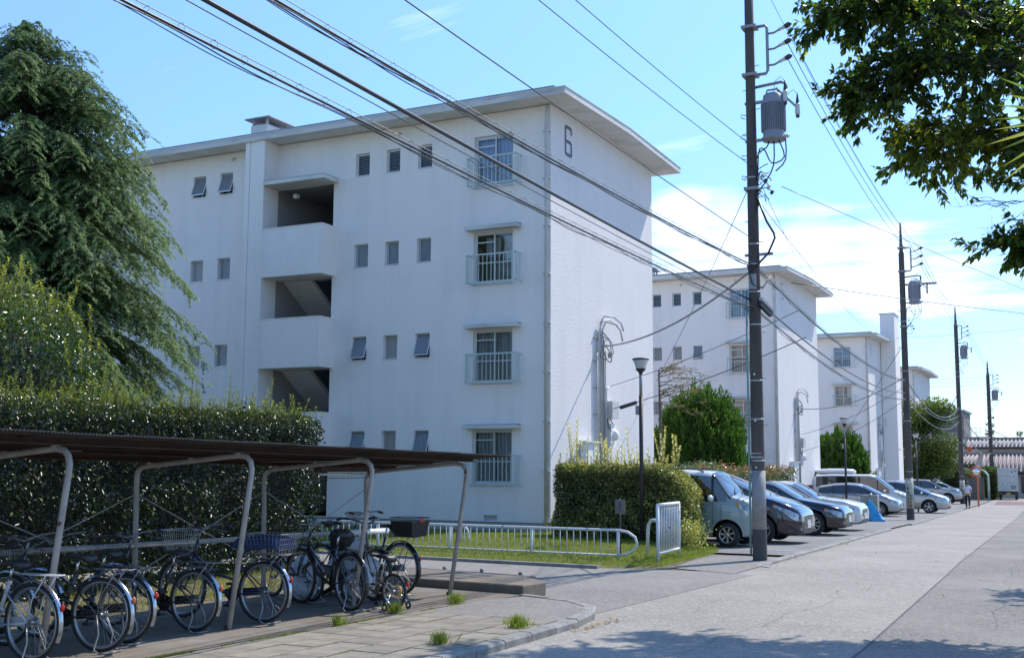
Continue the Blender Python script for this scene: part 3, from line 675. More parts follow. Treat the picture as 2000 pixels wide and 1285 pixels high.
    if not fine: kinds = {3: ('louvre',)*5, 2: ('fixed', 'fixed', 'awning', 'fixed', 'fixed'), 1: ('fixed', 'awning', 'fixed', 'fixed', 'fixed'), 0: ('fixed',)*5}
    for xa, xb, za, zb, n, k in small:
        if fine or k < 3: win_small(B, xa, xb, za, zb, kinds[n][k])
        else: MB().box(xa, xb, .1, .12, za, zb).build('window', M['frosted'], B)
    for xa, xb, za, zb, n in big: win_big(B, xa, xb, za, zb, n != 3, n, fine=fine)
    # downpipes at the corner
    mb = MB(); mb.tube([(-.08, -.09, .05), (-.08, -.09, ZT-.3), (-.08, -.02, ZT-.06)], .05, 10)
    for z in np.arange(.4, 11, 1.25): mb.box(-.20, .02, -.10, -.0, z, z+.035, 1)
    mb.build('downpipe', [M['pvc'], M['alu']], B)
    # small soffit hooks / vents
    for x in (-1.9, -4.6, -10.5):
        MB().tube([(x, -.0, 10.93), (x, -.07, 10.93), (x, -.10, 10.89), (x, -.10, 10.83)], .028, 6).build('overflow_pipe', M['pvc'], B)
    MB().tube([(-9.8, .0, 7.85), (-9.8, -.10, 7.85), (-9.8, -.12, 7.78)], .05, 6).build('wall_hook', M['black'], B)
    if tower:
        mb = MB(); mb.box(.03, 1.0, 5.0, 7.0, -.4, 13.2-base*0); mb.build('shaft_tower', M['plaster'], B)
        MB().box(-.02, 1.05, 4.95, 7.05, 13.2, 13.28).build('tower_cap', M['slab_edge'], B)
    # riser pipes and meter boxes on the end wall
    e = .05
    bx = MB().box(.02, .20, 1.80, 2.66, 1.35, 2.42); bx.box(.02, .26, 1.72, 2.74, 2.42, 2.46, 1); bx.box(.20, .215, 2.26, 2.60, 1.45, 2.36, 1)
    bx.build('cable_box', [M['plaster'], M['alu']], B)
    pp = []
    for k, (yy, zt_) in enumerate(((2.95, 5.45), (3.07, 5.75), (3.20, 5.55), (3.32, 5.35), (3.44, 5.1), (2.84, 4.9))):
        pts = [(e+.03, yy, 1.3), (e+.03, yy, zt_)]
        if k in (1, 2): pts += [(e+.10, yy+.10, zt_+.13+.06*k), (e+.25, yy+.45, zt_+.2), (e+.35, yy+.95-.2*k, zt_+.05), (e+.36, yy+1.1-.2*k, zt_-.05-.1*k)]
        if k == 0: pts += [(e+.05, yy+.2, zt_+.35), (e+.1, yy+.6, zt_+.42), (e+.1, yy+1.0, zt_+.38)]
        if k == 5: pts = [(e+.03, yy, 1.3), (e+.03, yy, zt_)]
        o = MB().tube(pts, .026 if k < 4 else .02, 8).build('riser_pipe', M['pvc'] if k != 3 else M['cable_grey'], B)
    for z in (3.2, 3.93, 4.66, 5.3): MB().box(.0, .06, 2.72, 3.62, z, z+.03).build('pipe_clamp', M['plinth'], B)
    mb = MB(); mb.tube([(.3, 3.0, 5.12)]+[(.18+.05*sin(a), 3.15+.38*(1-cos(a))*.5+.1*sin(a), 5.1-.42*sin(a/2)**2*1.0) for a in np.linspace(0, 6.28, 14)], .018, 6); mb.tube([(.12, 3.1, 5.5), (.2, 3.45, 5.3), (.2, 3.6, 4.9), (.15, 3.35, 4.72), (.1, 3.05, 4.8), (.1, 2.95, 5.1)], .018, 6)
    mb.tube([(.12, 3.0, 5.4), (.22, 3.55, 5.25), (.22, 3.68, 4.95), (.15, 3.5, 4.8)], .014, 6)
    mb.box(.12, .2, 3.5, 3.66, 4.82, 4.95); mb.build('cable_loop', M['cable_grey'], B)
    MB().box(.02, .24, 3.53, 4.02, 3.12, 3.60).build('terminal_box', M['pvc'], B)
    mb = MB().box(.02, .16, 3.62, 4.02, 2.30, 2.98); mb.sphere((.2, 3.84, 2.66), .10, .13, .15, 10, 6); mb.build('meter', [M['plaster']], B)
    MB().tube([(.1, 3.5, 3.1), (.15, 3.45, 2.9), (.15, 3.7, 2.75), (.12, 3.85, 2.95), (.12, 3.7, 3.1)], .015, 6).build('meter_cable', M['cable'], B)
    MB().tube([(.06, 3.52, 1.3), (.06, 3.52, 3.9), (.1, 3.6, 4.0)], .03, 8).build('riser_pipe', M['pvc'], B)
    # painted number
    if number:
        w, h, t, dpt = .47, .84, .095, .006; y0, z0_ = .86, 9.99; c = .06
        def seg(a, b, zc, zd): return (a, b, zc, zd)
        S6 = {'6': [(0, t, .0+c, h-c), (c, w-c, 0, t), (c, w-c, h-t, h), (w-t, w, c, .5*h-c*.3), (t, w-c, .5*h-t*.7, .5*h+t*.3), (w-t, w, h-.22, h-c)],
              '5': [(0, t, .5*h, h), (0, w, h-t, h), (t, w-c, .5*h, .5*h+t), (w-t, w, c, .5*h), (c, w-c, 0, t), (0, t, c, .2)],
              '4': [(0, t, .4*h, h), (t, w, .4*h, .4*h+t), (w-t, w, 0, h)]}[number]
        mb = MB()
        for a, b, zc, zd in S6: mb.add([(dpt, y0+a, z0_+zc), (dpt, y0+b, z0_+zc), (dpt, y0+b, z0_+zd), (dpt, y0+a, z0_+zd)], [(0, 1, 2, 3)])
        if number == '6':   # chamfered corners
            for (a, za, b, zb2) in ((0, h-c, c, h), (w-c, h, w, h-c), (0, c, c, 0), (w-c, 0, w, c)):
                ia = a+(t if a == 0 else -t if a == w else 0); s = 1 if za > h/2 or zb2 > h/2 else -1
                P_ = [(dpt, y0+a, z0_+za), (dpt, y0+b, z0_+zb2)]
                cy = y0+(c if a < w/2 or b < w/2 else w-c); cz = z0_+(h-c if max(za, zb2) > h/2 else c)
                mb.add(P_+[(dpt, cy, cz)], [(0, 1, 2)])
        mb.build('number', M['number'] if fine else M['number_faded'], B)
    return B
block('large white four-storey apartment block with the grey number 6 on its end wall', -12.35, 26.29, 0.10-0.1, fine=True, number='6')
block('second white apartment block along the street, directly behind the thick utility pole', -13.15, 52.5, zg(52), depth=7.95, length=24, yaw=rad(-0.8), fine=False, number='5')
block('third white apartment block with a narrow tall shaft tower against its end wall', -13.64, 78.5, zg(78), depth=8.5, length=24, fine=False, number='4', tower=True)
block('farthest white apartment block showing above the round tree', -14.3, 104.5, zg(104), depth=10.0, length=22, fine=False, number=None)
# ================================================================ vegetation
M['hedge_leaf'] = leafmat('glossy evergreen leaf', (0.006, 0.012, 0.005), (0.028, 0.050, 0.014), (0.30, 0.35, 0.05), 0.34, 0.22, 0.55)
M['shrub_leaf'] = leafmat('glossy shrub leaf', (0.020, 0.045, 0.010), (0.085, 0.14, 0.028), (0.38, 0.40, 0.07), 0.24, 0.30, 0.8)
M['varieg_leaf'] = leafmat('variegated leaf', (0.045, 0.062, 0.020), (0.19, 0.20, 0.06), (0.58, 0.56, 0.15), 0.32, 0.28, 0.6)
M['photinia_leaf'] = leafmat('photinia leaf', (0.05, 0.10, 0.03), (0.14, 0.18, 0.06), (0.55, 0.17, 0.09), 0.3, 0.3, 0.6)
M['cedar_leaf'] = leafmat('cedar needle', (0.034, 0.072, 0.030), (0.10, 0.165, 0.065), (0.24, 0.33, 0.12), 0.55, 0.30, 0.25)
M['juniper_leaf'] = leafmat('juniper spray', (0.024, 0.066, 0.014), (0.055, 0.12, 0.022), (0.13, 0.23, 0.04), 0.6, 0.3, 0.2)
M['cherry_leaf'] = leafmat('cherry leaf', (0.028, 0.060, 0.012), (0.075, 0.125, 0.022), (0.30, 0.33, 0.04), 0.35, 0.50, 0.5)
M['tree_leaf'] = leafmat('camphor leaf', (0.040, 0.075, 0.015), (0.10, 0.15, 0.028), (0.26, 0.29, 0.05), 0.35, 0.35, 0.5)
M['sparse_leaf'] = leafmat('thin autumn leaf', (0.12, 0.14, 0.05), (0.25, 0.22, 0.08), (0.40, 0.20, 0.08), 0.5, 0.4, 0.3)
M['palm_leaf'] = leafmat('palm leaflet', (0.10, 0.20, 0.03), (0.18, 0.28, 0.05), (0.38, 0.36, 0.08), 0.4, 0.4, 0.5)
M['far_leaf'] = leafmat('far pine leaf', (0.040, 0.065, 0.040), (0.075, 0.105, 0.06), (0.12, 0.15, 0.07), 0.6, 0.2, 0.2)
M['bark'] = mat('grey brown bark', (0.10, 0.080, 0.062), 0.95, var=(8, (0.055, 0.045, 0.036), 0.4, 0.65), bump=(20, 0.9, 0.02))
M['bark_dark'] = mat('dark bark', (0.050, 0.042, 0.036), 0.95, bump=(25, 0.8, 0.02))
M['twig_shade'] = mat('hedge twigs', (0.045, 0.038, 0.026), 0.95, var=(14, (0.02, 0.022, 0.012), 0.4, 0.6), bump=(20, 1, 0.05))  # twig brown kept dark to carry the shade inside hedges and bushes

def shell_pts(n, x0, x1, y0, y1, z0, z1, depth, bulge=.12, seed=0, faces='xXyYZ'):
    """points in the outer skin of a clipped box hedge, with outward normals"""
    fs = []
    A = {'x': (y1-y0)*(z1-z0), 'X': (y1-y0)*(z1-z0), 'y': (x1-x0)*(z1-z0), 'Y': (x1-x0)*(z1-z0), 'Z': (x1-x0)*(y1-y0)}
    tot = sum(A[f] for f in faces); out = []; outn = []
    for f in faces:
        k = int(n*A[f]/tot); a = RNG.random(k); b = RNG.random(k); d = RNG.random(k)**1.5*depth
        if f in 'xX':
            P = np.stack([np.full(k, x0 if f == 'x' else x1), y0+(y1-y0)*a, z0+(z1-z0)*b], 1); N = np.tile([[-1. if f == 'x' else 1., 0, 0]], (k, 1))
        elif f in 'yY':
            P = np.stack([x0+(x1-x0)*a, np.full(k, y0 if f == 'y' else y1), z0+(z1-z0)*b], 1); N = np.tile([[0, -1. if f == 'y' else 1., 0]], (k, 1))
        else:
            P = np.stack([x0+(x1-x0)*a, y0+(y1-y0)*b, np.full(k, z1)], 1); N = np.tile([[0, 0, 1.]], (k, 1))
        c = np.array([(x0+x1)/2, (y0+y1)/2, (z0+z1)/2]); h = np.array([(x1-x0)/2, (y1-y0)/2, (z1-z0)/2])
        nb = lnoise(P, 2.2, seed)*bulge+lnoise(P, 6.5, seed+1)*bulge*.75
        rr_ = .22; tt_ = np.clip((np.abs(P-c)-(h-rr_))/rr_, 0, 1)*(np.abs(N) < .5); tt_[:, 2] *= (P[:, 2] > c[2])
        P = P+N*(nb-d-rr_*.55*np.sum(tt_**2, 1))[:, None]
        out.append(P); outn.append(N)
    return np.concatenate(out), np.concatenate(outn)
def leafcloud(P, N, size, wr=.5, rnd=.9, tint=None, droop=0.0):
    n = len(P); D = norm(N*.5+RNG.normal(0, rnd, (n, 3))+np.array([0, 0, .15-droop])); NN = norm(N+RNG.normal(0, .6, (n, 3)))
    L = size*RNG.uniform(.65, 1.3, n)
    return leaves(P-D*L[:, None]*.4, D, NN, L, L*wr, tint)
def shoots(n, fx, hmin, hmax, size, tip, stems, per=11, wr=.45, every=None):
    parts = []; B = fx(n)
    for b in B:
        h = RNG.uniform(hmin, hmax)*RNG.random()**.5; lean = RNG.normal(0, .13, 2); k = max(4, int(per*h/hmax*1.4))
        t = np.linspace(.1, 1, k); P = b+np.stack([lean[0]*h*t, lean[1]*h*t, h*t], 1)
        a = np.arange(k)*2.4+RNG.uniform(0, 6); D = np.stack([np.cos(a), np.sin(a), np.full(k, .7)], 1)
        for s in (1, -1):
            D2 = D*np.array([s, s, 1]); parts.append(leaves(P, D2, np.tile([[0, 0, 1.]], (k, 1))+D2*-.3, size*RNG.uniform(.7, 1.2, k), size*wr, tip*(.35+.65*t)))
        stems.tube([b-Vector((0, 0, .1)), P[-1]], [.005, .002], 3, cap=False)
    return parts

# ---- big hedge behind the bicycles
H = thing('clipped_hedge', 'tall glossy dark green hedge running behind the bicycle shelter', 'hedge', (0, 0, 0))
x0, x1, y0, y1, z0, z1 = -13.3, -12.0, 3.5, 16.40, .0, 2.62
parts = []
P, N = shell_pts(95000, x0, x1, y0, y1, z0, z1, .50, .17, 3, 'XyYZ')
k = ((P[:, 1] > 7.5) | (RNG.random(len(P)) < .35)) & ((lnoise(P, 3.2, 77) < .28+.5*RNG.random(len(P))) | (P[:, 2] > 2.3)); P = P[k]; N = N[k]
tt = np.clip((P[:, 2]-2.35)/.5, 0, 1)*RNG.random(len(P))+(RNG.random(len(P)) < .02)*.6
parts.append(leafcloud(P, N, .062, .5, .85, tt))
stems = MB()
parts += shoots(430, lambda n: np.stack([RNG.uniform(x0+.1, x1, n), RNG.uniform(7, y1, n), np.full(n, 2.58)], 1), .10, .42, .05, .85, stems, 10)
parts += shoots(26, lambda n: np.stack([RNG.uniform(x0+.2, x1-.1, n), RNG.uniform(8, y1-.2, n), np.full(n, 2.6)], 1), .4, .75, .05, .8, stems, 16)
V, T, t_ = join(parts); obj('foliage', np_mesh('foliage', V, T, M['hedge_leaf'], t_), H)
stems.build('shoot', M['bark'], H)['kind'] = 'stuff'
MB().box(x0+.1, x1-.40, y0+.1, y1-.38, .3, z1-.3).build('shade_core', M['twig_shade'], H)  # solid dark core gives the gaps between leaves their shade
for i in range(18): 
    y = 4+i*.68; MB().tube([(-12.6, y, 0), (-12.55+random.uniform(-.1, .1), y+.1, .35), (-12.5, y+random.uniform(-.15, .15), .8)], [.035, .03, .02], 6).build('stem', M['bark'], H)
# ---- round topped shrub rising out of the hedge at the left
H = thing('tall_shrub', 'tall glossy rounded shrub rising above the hedge at the left edge', 'shrub', (-14.75, 11.9, 0))
n = 32000; u = norm(RNG.normal(size=(n, 3))); R = np.array([1.65, 1.5, 2.05]); c = np.array([0, 0, 2.45])
rr = 1-RNG.random(n)**2*.3; P = c+u*R*rr[:, None]; nb = lnoise(P, 2.2, 11)*.16; P = P+u*nb[:, None]; P[:, 2] = np.maximum(P[:, 2], .3)
tt = np.clip((P[:, 2]-3.6)/1., 0, 1)*RNG.random(n)*.7
parts = [leafcloud(P, u, .075, .5, .8, tt)]; stems = MB()
def topf(n):
    u = norm(RNG.normal(size=(n, 3))*np.array([1, 1, .6])+np.array([0, 0, .9])); return c+u*R*.98
parts += shoots(130, topf, .2, .65, .065, 1.0, stems, 12)
V, T, t_ = join(parts); obj('foliage', np_mesh('foliage', V, T, M['shrub_leaf'], t_), H); stems.build('shoot', M['bark'], H)['kind'] = 'stuff'
mb = MB(); mb.sphere((0, 0, 2.2), 1.3, 1.1, 1.55, 14, 10); mb.build('shade_core', M['twig_shade'], H)
MB().tube([(0, 0, 0), (.05, 0, .9), (0, .1, 1.6)], [.09, .07, .05], 8).build('trunk', M['bark'], H)

# ---- deodar cedar
def deodar(loc, label, Hh=11.45, seed=5, prof=None):
    rg = np.random.default_rng(seed)
    t = thing('cedar_tree', label, 'tree', loc)
    tr = MB(); tr.tube([(0, 0, 0), (.03, 0, 4), (-.02, .03, 8), (0, 0, Hh)], [.26, .19, .09, .012], 10); tr.build('trunk', M['bark'], t)
    Z = [0.6, 2.9, 5.2, 8.0, 9.4, 10.5, 11.1, 11.45]; Rr = prof or [3.5, 3.8, 3.9, 3.3, 2.35, 1.15, .45, .05]
    P_all = []; D_all = []; N_all = []; L_all = []; T_all = []; br = MB()
    z = .9
    while z < Hh-.08:
        R = float(np.interp(z, Z, Rr)); nb = 14 if z < 8 else 11
        for k in range(nb):
            a = rg.uniform(0, 2*pi); L = R*(.62+.42*rg.random()**.7)
            z0 = z+rg.uniform(-.15, .15); d = np.array([cos(a), sin(a)])
            up = .30 if z < 9 else .55
            m = 12; s = np.linspace(0, 1, m)
            hx = L*s; hz = z0+L*(up*s-.60*s**2.5) if z < 10.3 else z0+L*(.75*s-.45*s**2)
            C_ = np.stack([d[0]*hx, d[1]*hx, hz], 1)
            if L > .8: br.tube([C_[0], C_[4], C_[8], C_[11]], [.035*L/3+.008, .02, .01, .004], 4, cap=False)
            nbl = max(5, int(L*12))
            for j in range(nbl):
                sj = .18+.82*(j+rg.random())/nbl; pc = np.array([np.interp(sj, s, C_[:, i]) for i in range(3)])
                side = 1 if j % 2 else -1; ang = a+side*rg.uniform(.25, 1.6)
                bl = (.20+.42*(1-sj*.5))*min(1, L/2+.25)*rg.uniform(.6, 1.15); m2 = 7; q = np.linspace(0, 1, m2)
                Q = pc+np.stack([cos(ang)*bl*q, sin(ang)*bl*q, bl*(.18*q-.70*q**2)], 1)
                nn = int(20+bl*95); qq = rg.random(nn)**.8; X = np.stack([np.interp(qq, q, Q[:, i]) for i in range(3)], 1)
                Dd = np.stack([np.full(nn, cos(ang)), np.full(nn, sin(ang)), .10-1.35*qq], 1)
                pr = np.array([-sin(ang), cos(ang), 0])*rg.normal(0, .75, nn)[:, None]+rg.normal(0, .22, (nn, 3))
                P_all.append(X+rg.normal(0, .012, (nn, 3))); D_all.append(norm(Dd)+pr+np.array([0, 0, -.10])); N_all.append(np.tile([[cos(a)*.3, sin(a)*.3, 1.]], (nn, 1))+rg.normal(0, .4, (nn, 3)))
                L_all.append(rg.uniform(.04, .095, nn)); T_all.append(np.clip(qq*.85*sj+rg.normal(0, .15), 0, 1))
        z += .24 if z < 8 else .17
    P = np.concatenate(P_all); L = np.concatenate(L_all)
    V, T, t_ = leaves(P, np.concatenate(D_all), np.concatenate(N_all), L, L*.20+.007, np.concatenate(T_all), .1)
    obj('crown', np_mesh('crown', V, T, M['cedar_leaf'], t_), t); br.build('branch', M['bark_dark'], t)['kind'] = 'stuff'
    return t
deodar((-20.7, 17.0, 0), 'large drooping cedar tree with blue green sprays at the left')
deodar((-23.6, 15.6, 0), 'second cedar partly cut off by the left edge of the picture', 9.3, 9, [2.6, 2.8, 2.9, 2.3, 1.6, .6, .1, .0])

# ---- variegated box hedge by the end wall with long upright shoots
H = thing('variegated_hedge', 'clipped yellow green hedge with tall upright shoots below the end wall', 'hedge', (0, 0, 0))
parts = []; stems = MB()
P, N = shell_pts(60000, -11.25, -7.95, 24.0, 24.95, .02, 1.84, .35, .10, 21, 'XyYZx')
P[:, 2] = np.where(P[:, 0] > -8.75, P[:, 2]*(1-.30*np.clip((P[:, 0]+8.75)/.8, 0, 1)**1.5), P[:, 2])
tt = np.clip((P[:, 2]-1.55)/.3, 0, 1)*.9*RNG.random(len(P))+(lnoise(P, 2.2, 4) > .1)*(RNG.random(len(P)) < .35)*.6+np.clip((P[:, 0]+8.6)/.5, 0, 1)*.5*RNG.random(len(P))
parts.append(leafcloud(P, N, .058, .55, .85, np.clip(tt, 0, 1)))
def topf(n): 
    x = RNG.choice(np.linspace(-11.1, -8.5, 13), n)+RNG.normal(0, .07, n); return np.stack([x, RNG.uniform(24.15, 24.85, n), np.full(n, 1.78)], 1)
parts += shoots(46, topf, .45, 1.15, .06, 1.0, stems, 26, .6)
parts += shoots(90, topf, .08, .3, .06, .8, stems, 8, .6)
n = 900; P = np.stack([-7.9+RNG.normal(0, .20, n), 23.75+RNG.normal(0, .17, n), .40+RNG.normal(0, .16, n)], 1); parts.append(leafcloud(P, norm(RNG.normal(size=(n, 3))), .065, .55, .9, RNG.uniform(.4, 1, n)))
V, T, t_ = join(parts); obj('foliage', np_mesh('foliage', V, T, M['varieg_leaf'], t_), H); stems.build('shoot', M['tree_leaf'], H)['kind'] = 'stuff'
MB().box(-11.0, -8.4, 24.25, 24.7, .4, 1.35).build('shade_core', M['twig_shade'], H)
for i in range(14):
    x = -11.1+i*.22; MB().tube([(x, 24.4, .05), (x+random.uniform(-.08, .08), 24.4+random.uniform(-.1, .2), .6)], [.018, .012], 5).build('stem', M['bark'], H)

# ---- low photinia hedges behind the cars
def low_hedge(label, x0, x1, y0, y1, z0, z1, n, sz, seed, red=.5, m='photinia_leaf'):
    H = thing('low_hedge', label, 'hedge', (0, 0, 0))
    P, N = shell_pts(n, x0, x1, y0, y1, z0, z1, .3, .2, seed, 'XyZYx')
    tt = (lnoise(P, 1.6, seed+7) > .1)*np.clip((P[:, 2]-z1+.45)/.45, 0, 1)*RNG.random(len(P))*red*1.6
    V, T, t_ = leafcloud(P, N, sz, .5, .85, np.clip(tt, 0, 1)); obj('foliage', np_mesh('foliage', V, T, M[m], t_), H)
    MB().box(x0+.3, x1-.3, y0+.3, y1-.3, z0, z1-.3).build('shade_core', M['twig_shade'], H)
low_hedge('low hedge with pale leaves and red tips behind the light blue and navy cars', -13.4, -11.9, 34.5, 50.5, -.1, 1.80, 17000, .10, 31)
low_hedge('low hedge with orange red tips behind the silver hatchback', -14.4, -13.0, 61.5, 77.5, -.5, 1.50, 9000, .15, 33, .9)
low_hedge('low reddish hedge between the third apartment block and the round tree', -15.3, -13.6, 87.5, 99, -.6, 1.3, 4500, .2, 35, .7)
low_hedge('dark clipped hedge behind the parked white car near the far pole', -16.0, -10.6, 101.5, 104.0, -.8, 2.05, 9000, .17, 37, .0, 'hedge_leaf')
low_hedge('dark clipped hedge beside the rubbish store, behind the orange mirror post', -10.0, -8.6, 113, 116.0, -.8, 1.9, 4500, .17, 39, .2, 'tree_leaf')

# ---- juniper bushes: upright flame shaped sprays
def juniper(loc, R, Hh, label, n_sp=900, seed=1, sz=.14):
    rg = np.random.default_rng(seed); t = thing('juniper_bush', label, 'bush', loc, group=None)
    u = norm(rg.normal(size=(n_sp, 3))); u[:, 2] = np.abs(u[:, 2])*1.0-.25*(rg.random(n_sp) < .5)
    B = u*np.array([R, R, Hh*.52])*rg.uniform(.8, 1.0, n_sp)[:, None]+np.array([0, 0, Hh*.44]); B[:, 2] = np.maximum(B[:, 2], .1)
    P_ = []; D_ = []; T_ = []
    for b, uu in zip(B, u):
        h = rg.uniform(.35, .85)*Hh/5; k = 34; s = rg.random(k); r = (1-s)*.13*Hh/5+.02; a = rg.uniform(0, 6.28, k)
        ax = norm(np.array([uu[0]*.35, uu[1]*.35, 1.0])[None])[0]
        X = b+ax*h*s[:, None]+np.stack([np.cos(a)*r, np.sin(a)*r, np.zeros(k)], 1)
        P_.append(X); D_.append(ax+np.stack([np.cos(a)*.3, np.sin(a)*.3, np.zeros(k)], 1)); T_.append(s*.9*rg.random(k))
    P = np.concatenate(P_); D = np.concatenate(D_); n = len(P)
    V, T, t_ = leaves(P, D, rg.normal(size=(n, 3))+np.array([0, 0, .3]), sz*rg.uniform(.7, 1.3, n), sz*.35, np.concatenate(T_))
    obj('foliage', np_mesh('foliage', V, T, M['juniper_leaf'], t_), t)
    mb = MB(); mb.sphere((0, 0, Hh*.45), R*.72, R*.72, Hh*.42, 14, 10); mb.build('shade_core', M['twig_shade'], t)
    MB().tube([(0, 0, -.1), (0, 0, Hh*.3)], [.12, .08], 8).build('trunk', M['bark'], t)
juniper((-14.75, 46, zg(46)), 1.72, 5.15, 'big rounded bright green juniper bush in front of the second block', 1000, 1, .15)
juniper((-16.9, 46.3, zg(46)), .85, 3.6, 'smaller juniper bush partly hidden by the corner of the first block', 300, 2, .15)
juniper((-14.3, 71.5, zg(71)), 1.62, 4.45, 'smaller juniper bush standing in front of the third block', 600, 3, .2)
juniper((-13.6, 90.5, zg(90)), 1.1, 2.9, 'low bright green bush beside the lamp near the third block', 260, 4, .24)

# ---- clump based broadleaf trees
def clump_tree(name, label, loc, clumps, trunk, leaf, sz, m, per=260, cat='tree', tipf=.5, seed=0, barkm='bark', inner=.35):
    rg = np.random.default_rng(seed); t = thing(name, label, cat, loc)
    P_ = []; N_ = []; T_ = []
    for (x, y, z, r) in clumps:
        n = int(per*(r**2)); u = norm(rg.normal(size=(n, 3))); rr = r*(1-rg.random(n)**1.6*inner*1.6); rr = np.maximum(rr, .1)
        X = np.array([x, y, z])+u*rr[:, None]*np.array([1, 1, .78]); X += u*(lnoise(X, 3/r, seed)*.16*r)[:, None]
        P_.append(X); N_.append(u); T_.append(np.clip(u[:, 2]*.7+.1, 0, 1)*rg.random(n)*tipf*1.4)
    P = np.concatenate(P_); N = np.concatenate(N_); q = leafcloud(P, N, sz, .5, .8, np.concatenate(T_), .1)
    obj('crown', np_mesh('crown', q[0], q[1], M[leaf], q[2]), t)
    mb = MB()
    for pts, rs in trunk: mb.tube(pts, rs, 8)
    mb.build('trunk', M[barkm], t); return t
rg = np.random.default_rng(12)
cl = [(rg.uniform(-2.0, 2.0)*(1-abs(z-4.5)/7), rg.uniform(-1.8, 1.8)*(1-abs(z-4.5)/7), z, rg.uniform(.8, 1.35)) for z in rg.uniform(2.0, 7.4, 46)]
cl += [(0, 0, 4.5, 1.9), (.3, 0, 6.2, 1.4), (0, 0, 3.2, 1.8)]
clump_tree('round_tree', 'round yellow green tree beside the third block, behind the second utility pole', (-12.15, 94.0, zg(94)), cl, [([(0, 0, -.2), (.05, 0, 2.2), (0, .1, 4.5)], [.2, .16, .08])], 'tree_leaf', .22, None, 330, tipf=.9, seed=14, inner=.5)
# thin branches with sparse autumn leaves behind the corner of the first block
t = thing('sparse_tree', 'thin tree with few yellowing leaves reaching out behind the first block', 'tree', (-13.9, 38.5, zg(38)))
mb = MB(); P_ = []; rg = np.random.default_rng(8)
mb.tube([(0, 0, 0), (.1, 0, 2.2), (.0, .1, 5.4)], [.10, .07, .03], 8)
for k in range(20):
    a = rg.uniform(-.9, .7); el = rg.uniform(-.1, .6); L = rg.uniform(1.0, 2.2); z = rg.uniform(4.1, 5.5); d = np.array([cos(a)*cos(el), sin(a)*cos(el), sin(el)]); s = np.linspace(0, 1, 7)
    C_ = np.array([0.05, 0, z])+d*(L*s)[:, None]+np.stack([0*s, 0*s, -.28*L*s**2], 1)+rg.normal(0, .03, (7, 3)); mb.tube([tuple(c) for c in C_], [.018*(1-x*.85) for x in s], 4, cap=False)
    for j in range(4):
        sj = rg.uniform(.3, 1); pc = np.array([np.interp(sj, s, C_[:, i]) for i in range(3)]); dd = norm((d+rg.normal(0, .5, 3))[None])[0]; l2 = rg.uniform(.25, .6); mb.tube([tuple(pc), tuple(pc+dd*l2)], [.006, .002], 3, cap=False)
        m = 6; P_.append(pc+dd*l2*rg.random(m)[:, None]+rg.normal(0, .03, (m, 3)))
mb.build('trunk', M['bark'], t); P = np.concatenate(P_); q = leafcloud(P, norm(rg.normal(size=(len(P), 3))), .085, .45, .9, rg.random(len(P))*.5, .3); obj('crown', np_mesh('crown', q[0], q[1], M['sparse_leaf'], q[2]), t)

# ---- overhanging cherry tree at the right: trunk beyond the frame, boughs over the road
t = thing('overhanging_tree', 'leafy cherry tree overhanging the road from the right with dark backlit leaves', 'tree', (3.6, 16.0, 0)); O = Vector((3.6, 16.0, 0))
rg = np.random.default_rng(21)
boughs = [  # world points of each bough, with radius
    [(2.6, 12.6, 2.6), (1.6, 12.4, 4.3), (.4, 12.2, 5.5), (-.9, 12.2, 6.3), (-1.7, 12.0, 6.6), (-2.25, 11.9, 6.45)],
    [(2.6, 12.6, 2.8), (1.2, 12.0, 4.8), (.2, 11.8, 5.3), (-.7, 11.9, 5.75), (-1.5, 11.9, 5.85), (-2.0, 11.9, 5.65)],
    [(2.6, 12.6, 2.4), (1.3, 12.1, 3.9), (.2, 12.0, 4.45), (-.45, 12.0, 4.95), (-1.0, 12.0, 5.15), (-1.5, 12.0, 5.1)],
    [(2.6, 12.6, 3.2), (1.4, 13.0, 5.4), (.4, 13.6, 6.6), (-.6, 14.0, 6.9), (-1.3, 14.1, 7.1)],
    [(2.6, 12.6, 3.4), (2.0, 12.0, 5.4), (1.0, 11.4, 6.8), (.2, 11.0, 7.1), (-.6, 10.6, 7.2)],
    [(2.6, 12.6, 2.4), (1.2, 12.3, 3.3), (.2, 12.3, 3.85), (-.3, 12.2, 4.0), (-.72, 12.2, 4.0)],
    [(2.6, 12.6, 2.4), (1.4, 11.9, 2.9), (.5, 11.6, 3.15), (.0, 11.5, 3.2), (-.35, 11.5, 3.1)],
    [(2.6, 12.6, 3.0), (2.2, 15.0, 5.0), (1.8, 16.6, 5.6), (1.2, 17.6, 5.9), (.7, 18.2, 5.8)],
    [(2.6, 12.6, 3.4), (2.9, 10.6, 5.6), (2.2, 9.0, 6.4), (1.4, 7.8, 6.6)],
]
wood = MB(); wood.tube([(0, 0, -.1), (.05, 0, 1.2), (0, 0, 2.4), (.1, -.1, 3.4)], [.26, .21, .18, .14], 12)
P_ = []; D_ = []; Ti = []
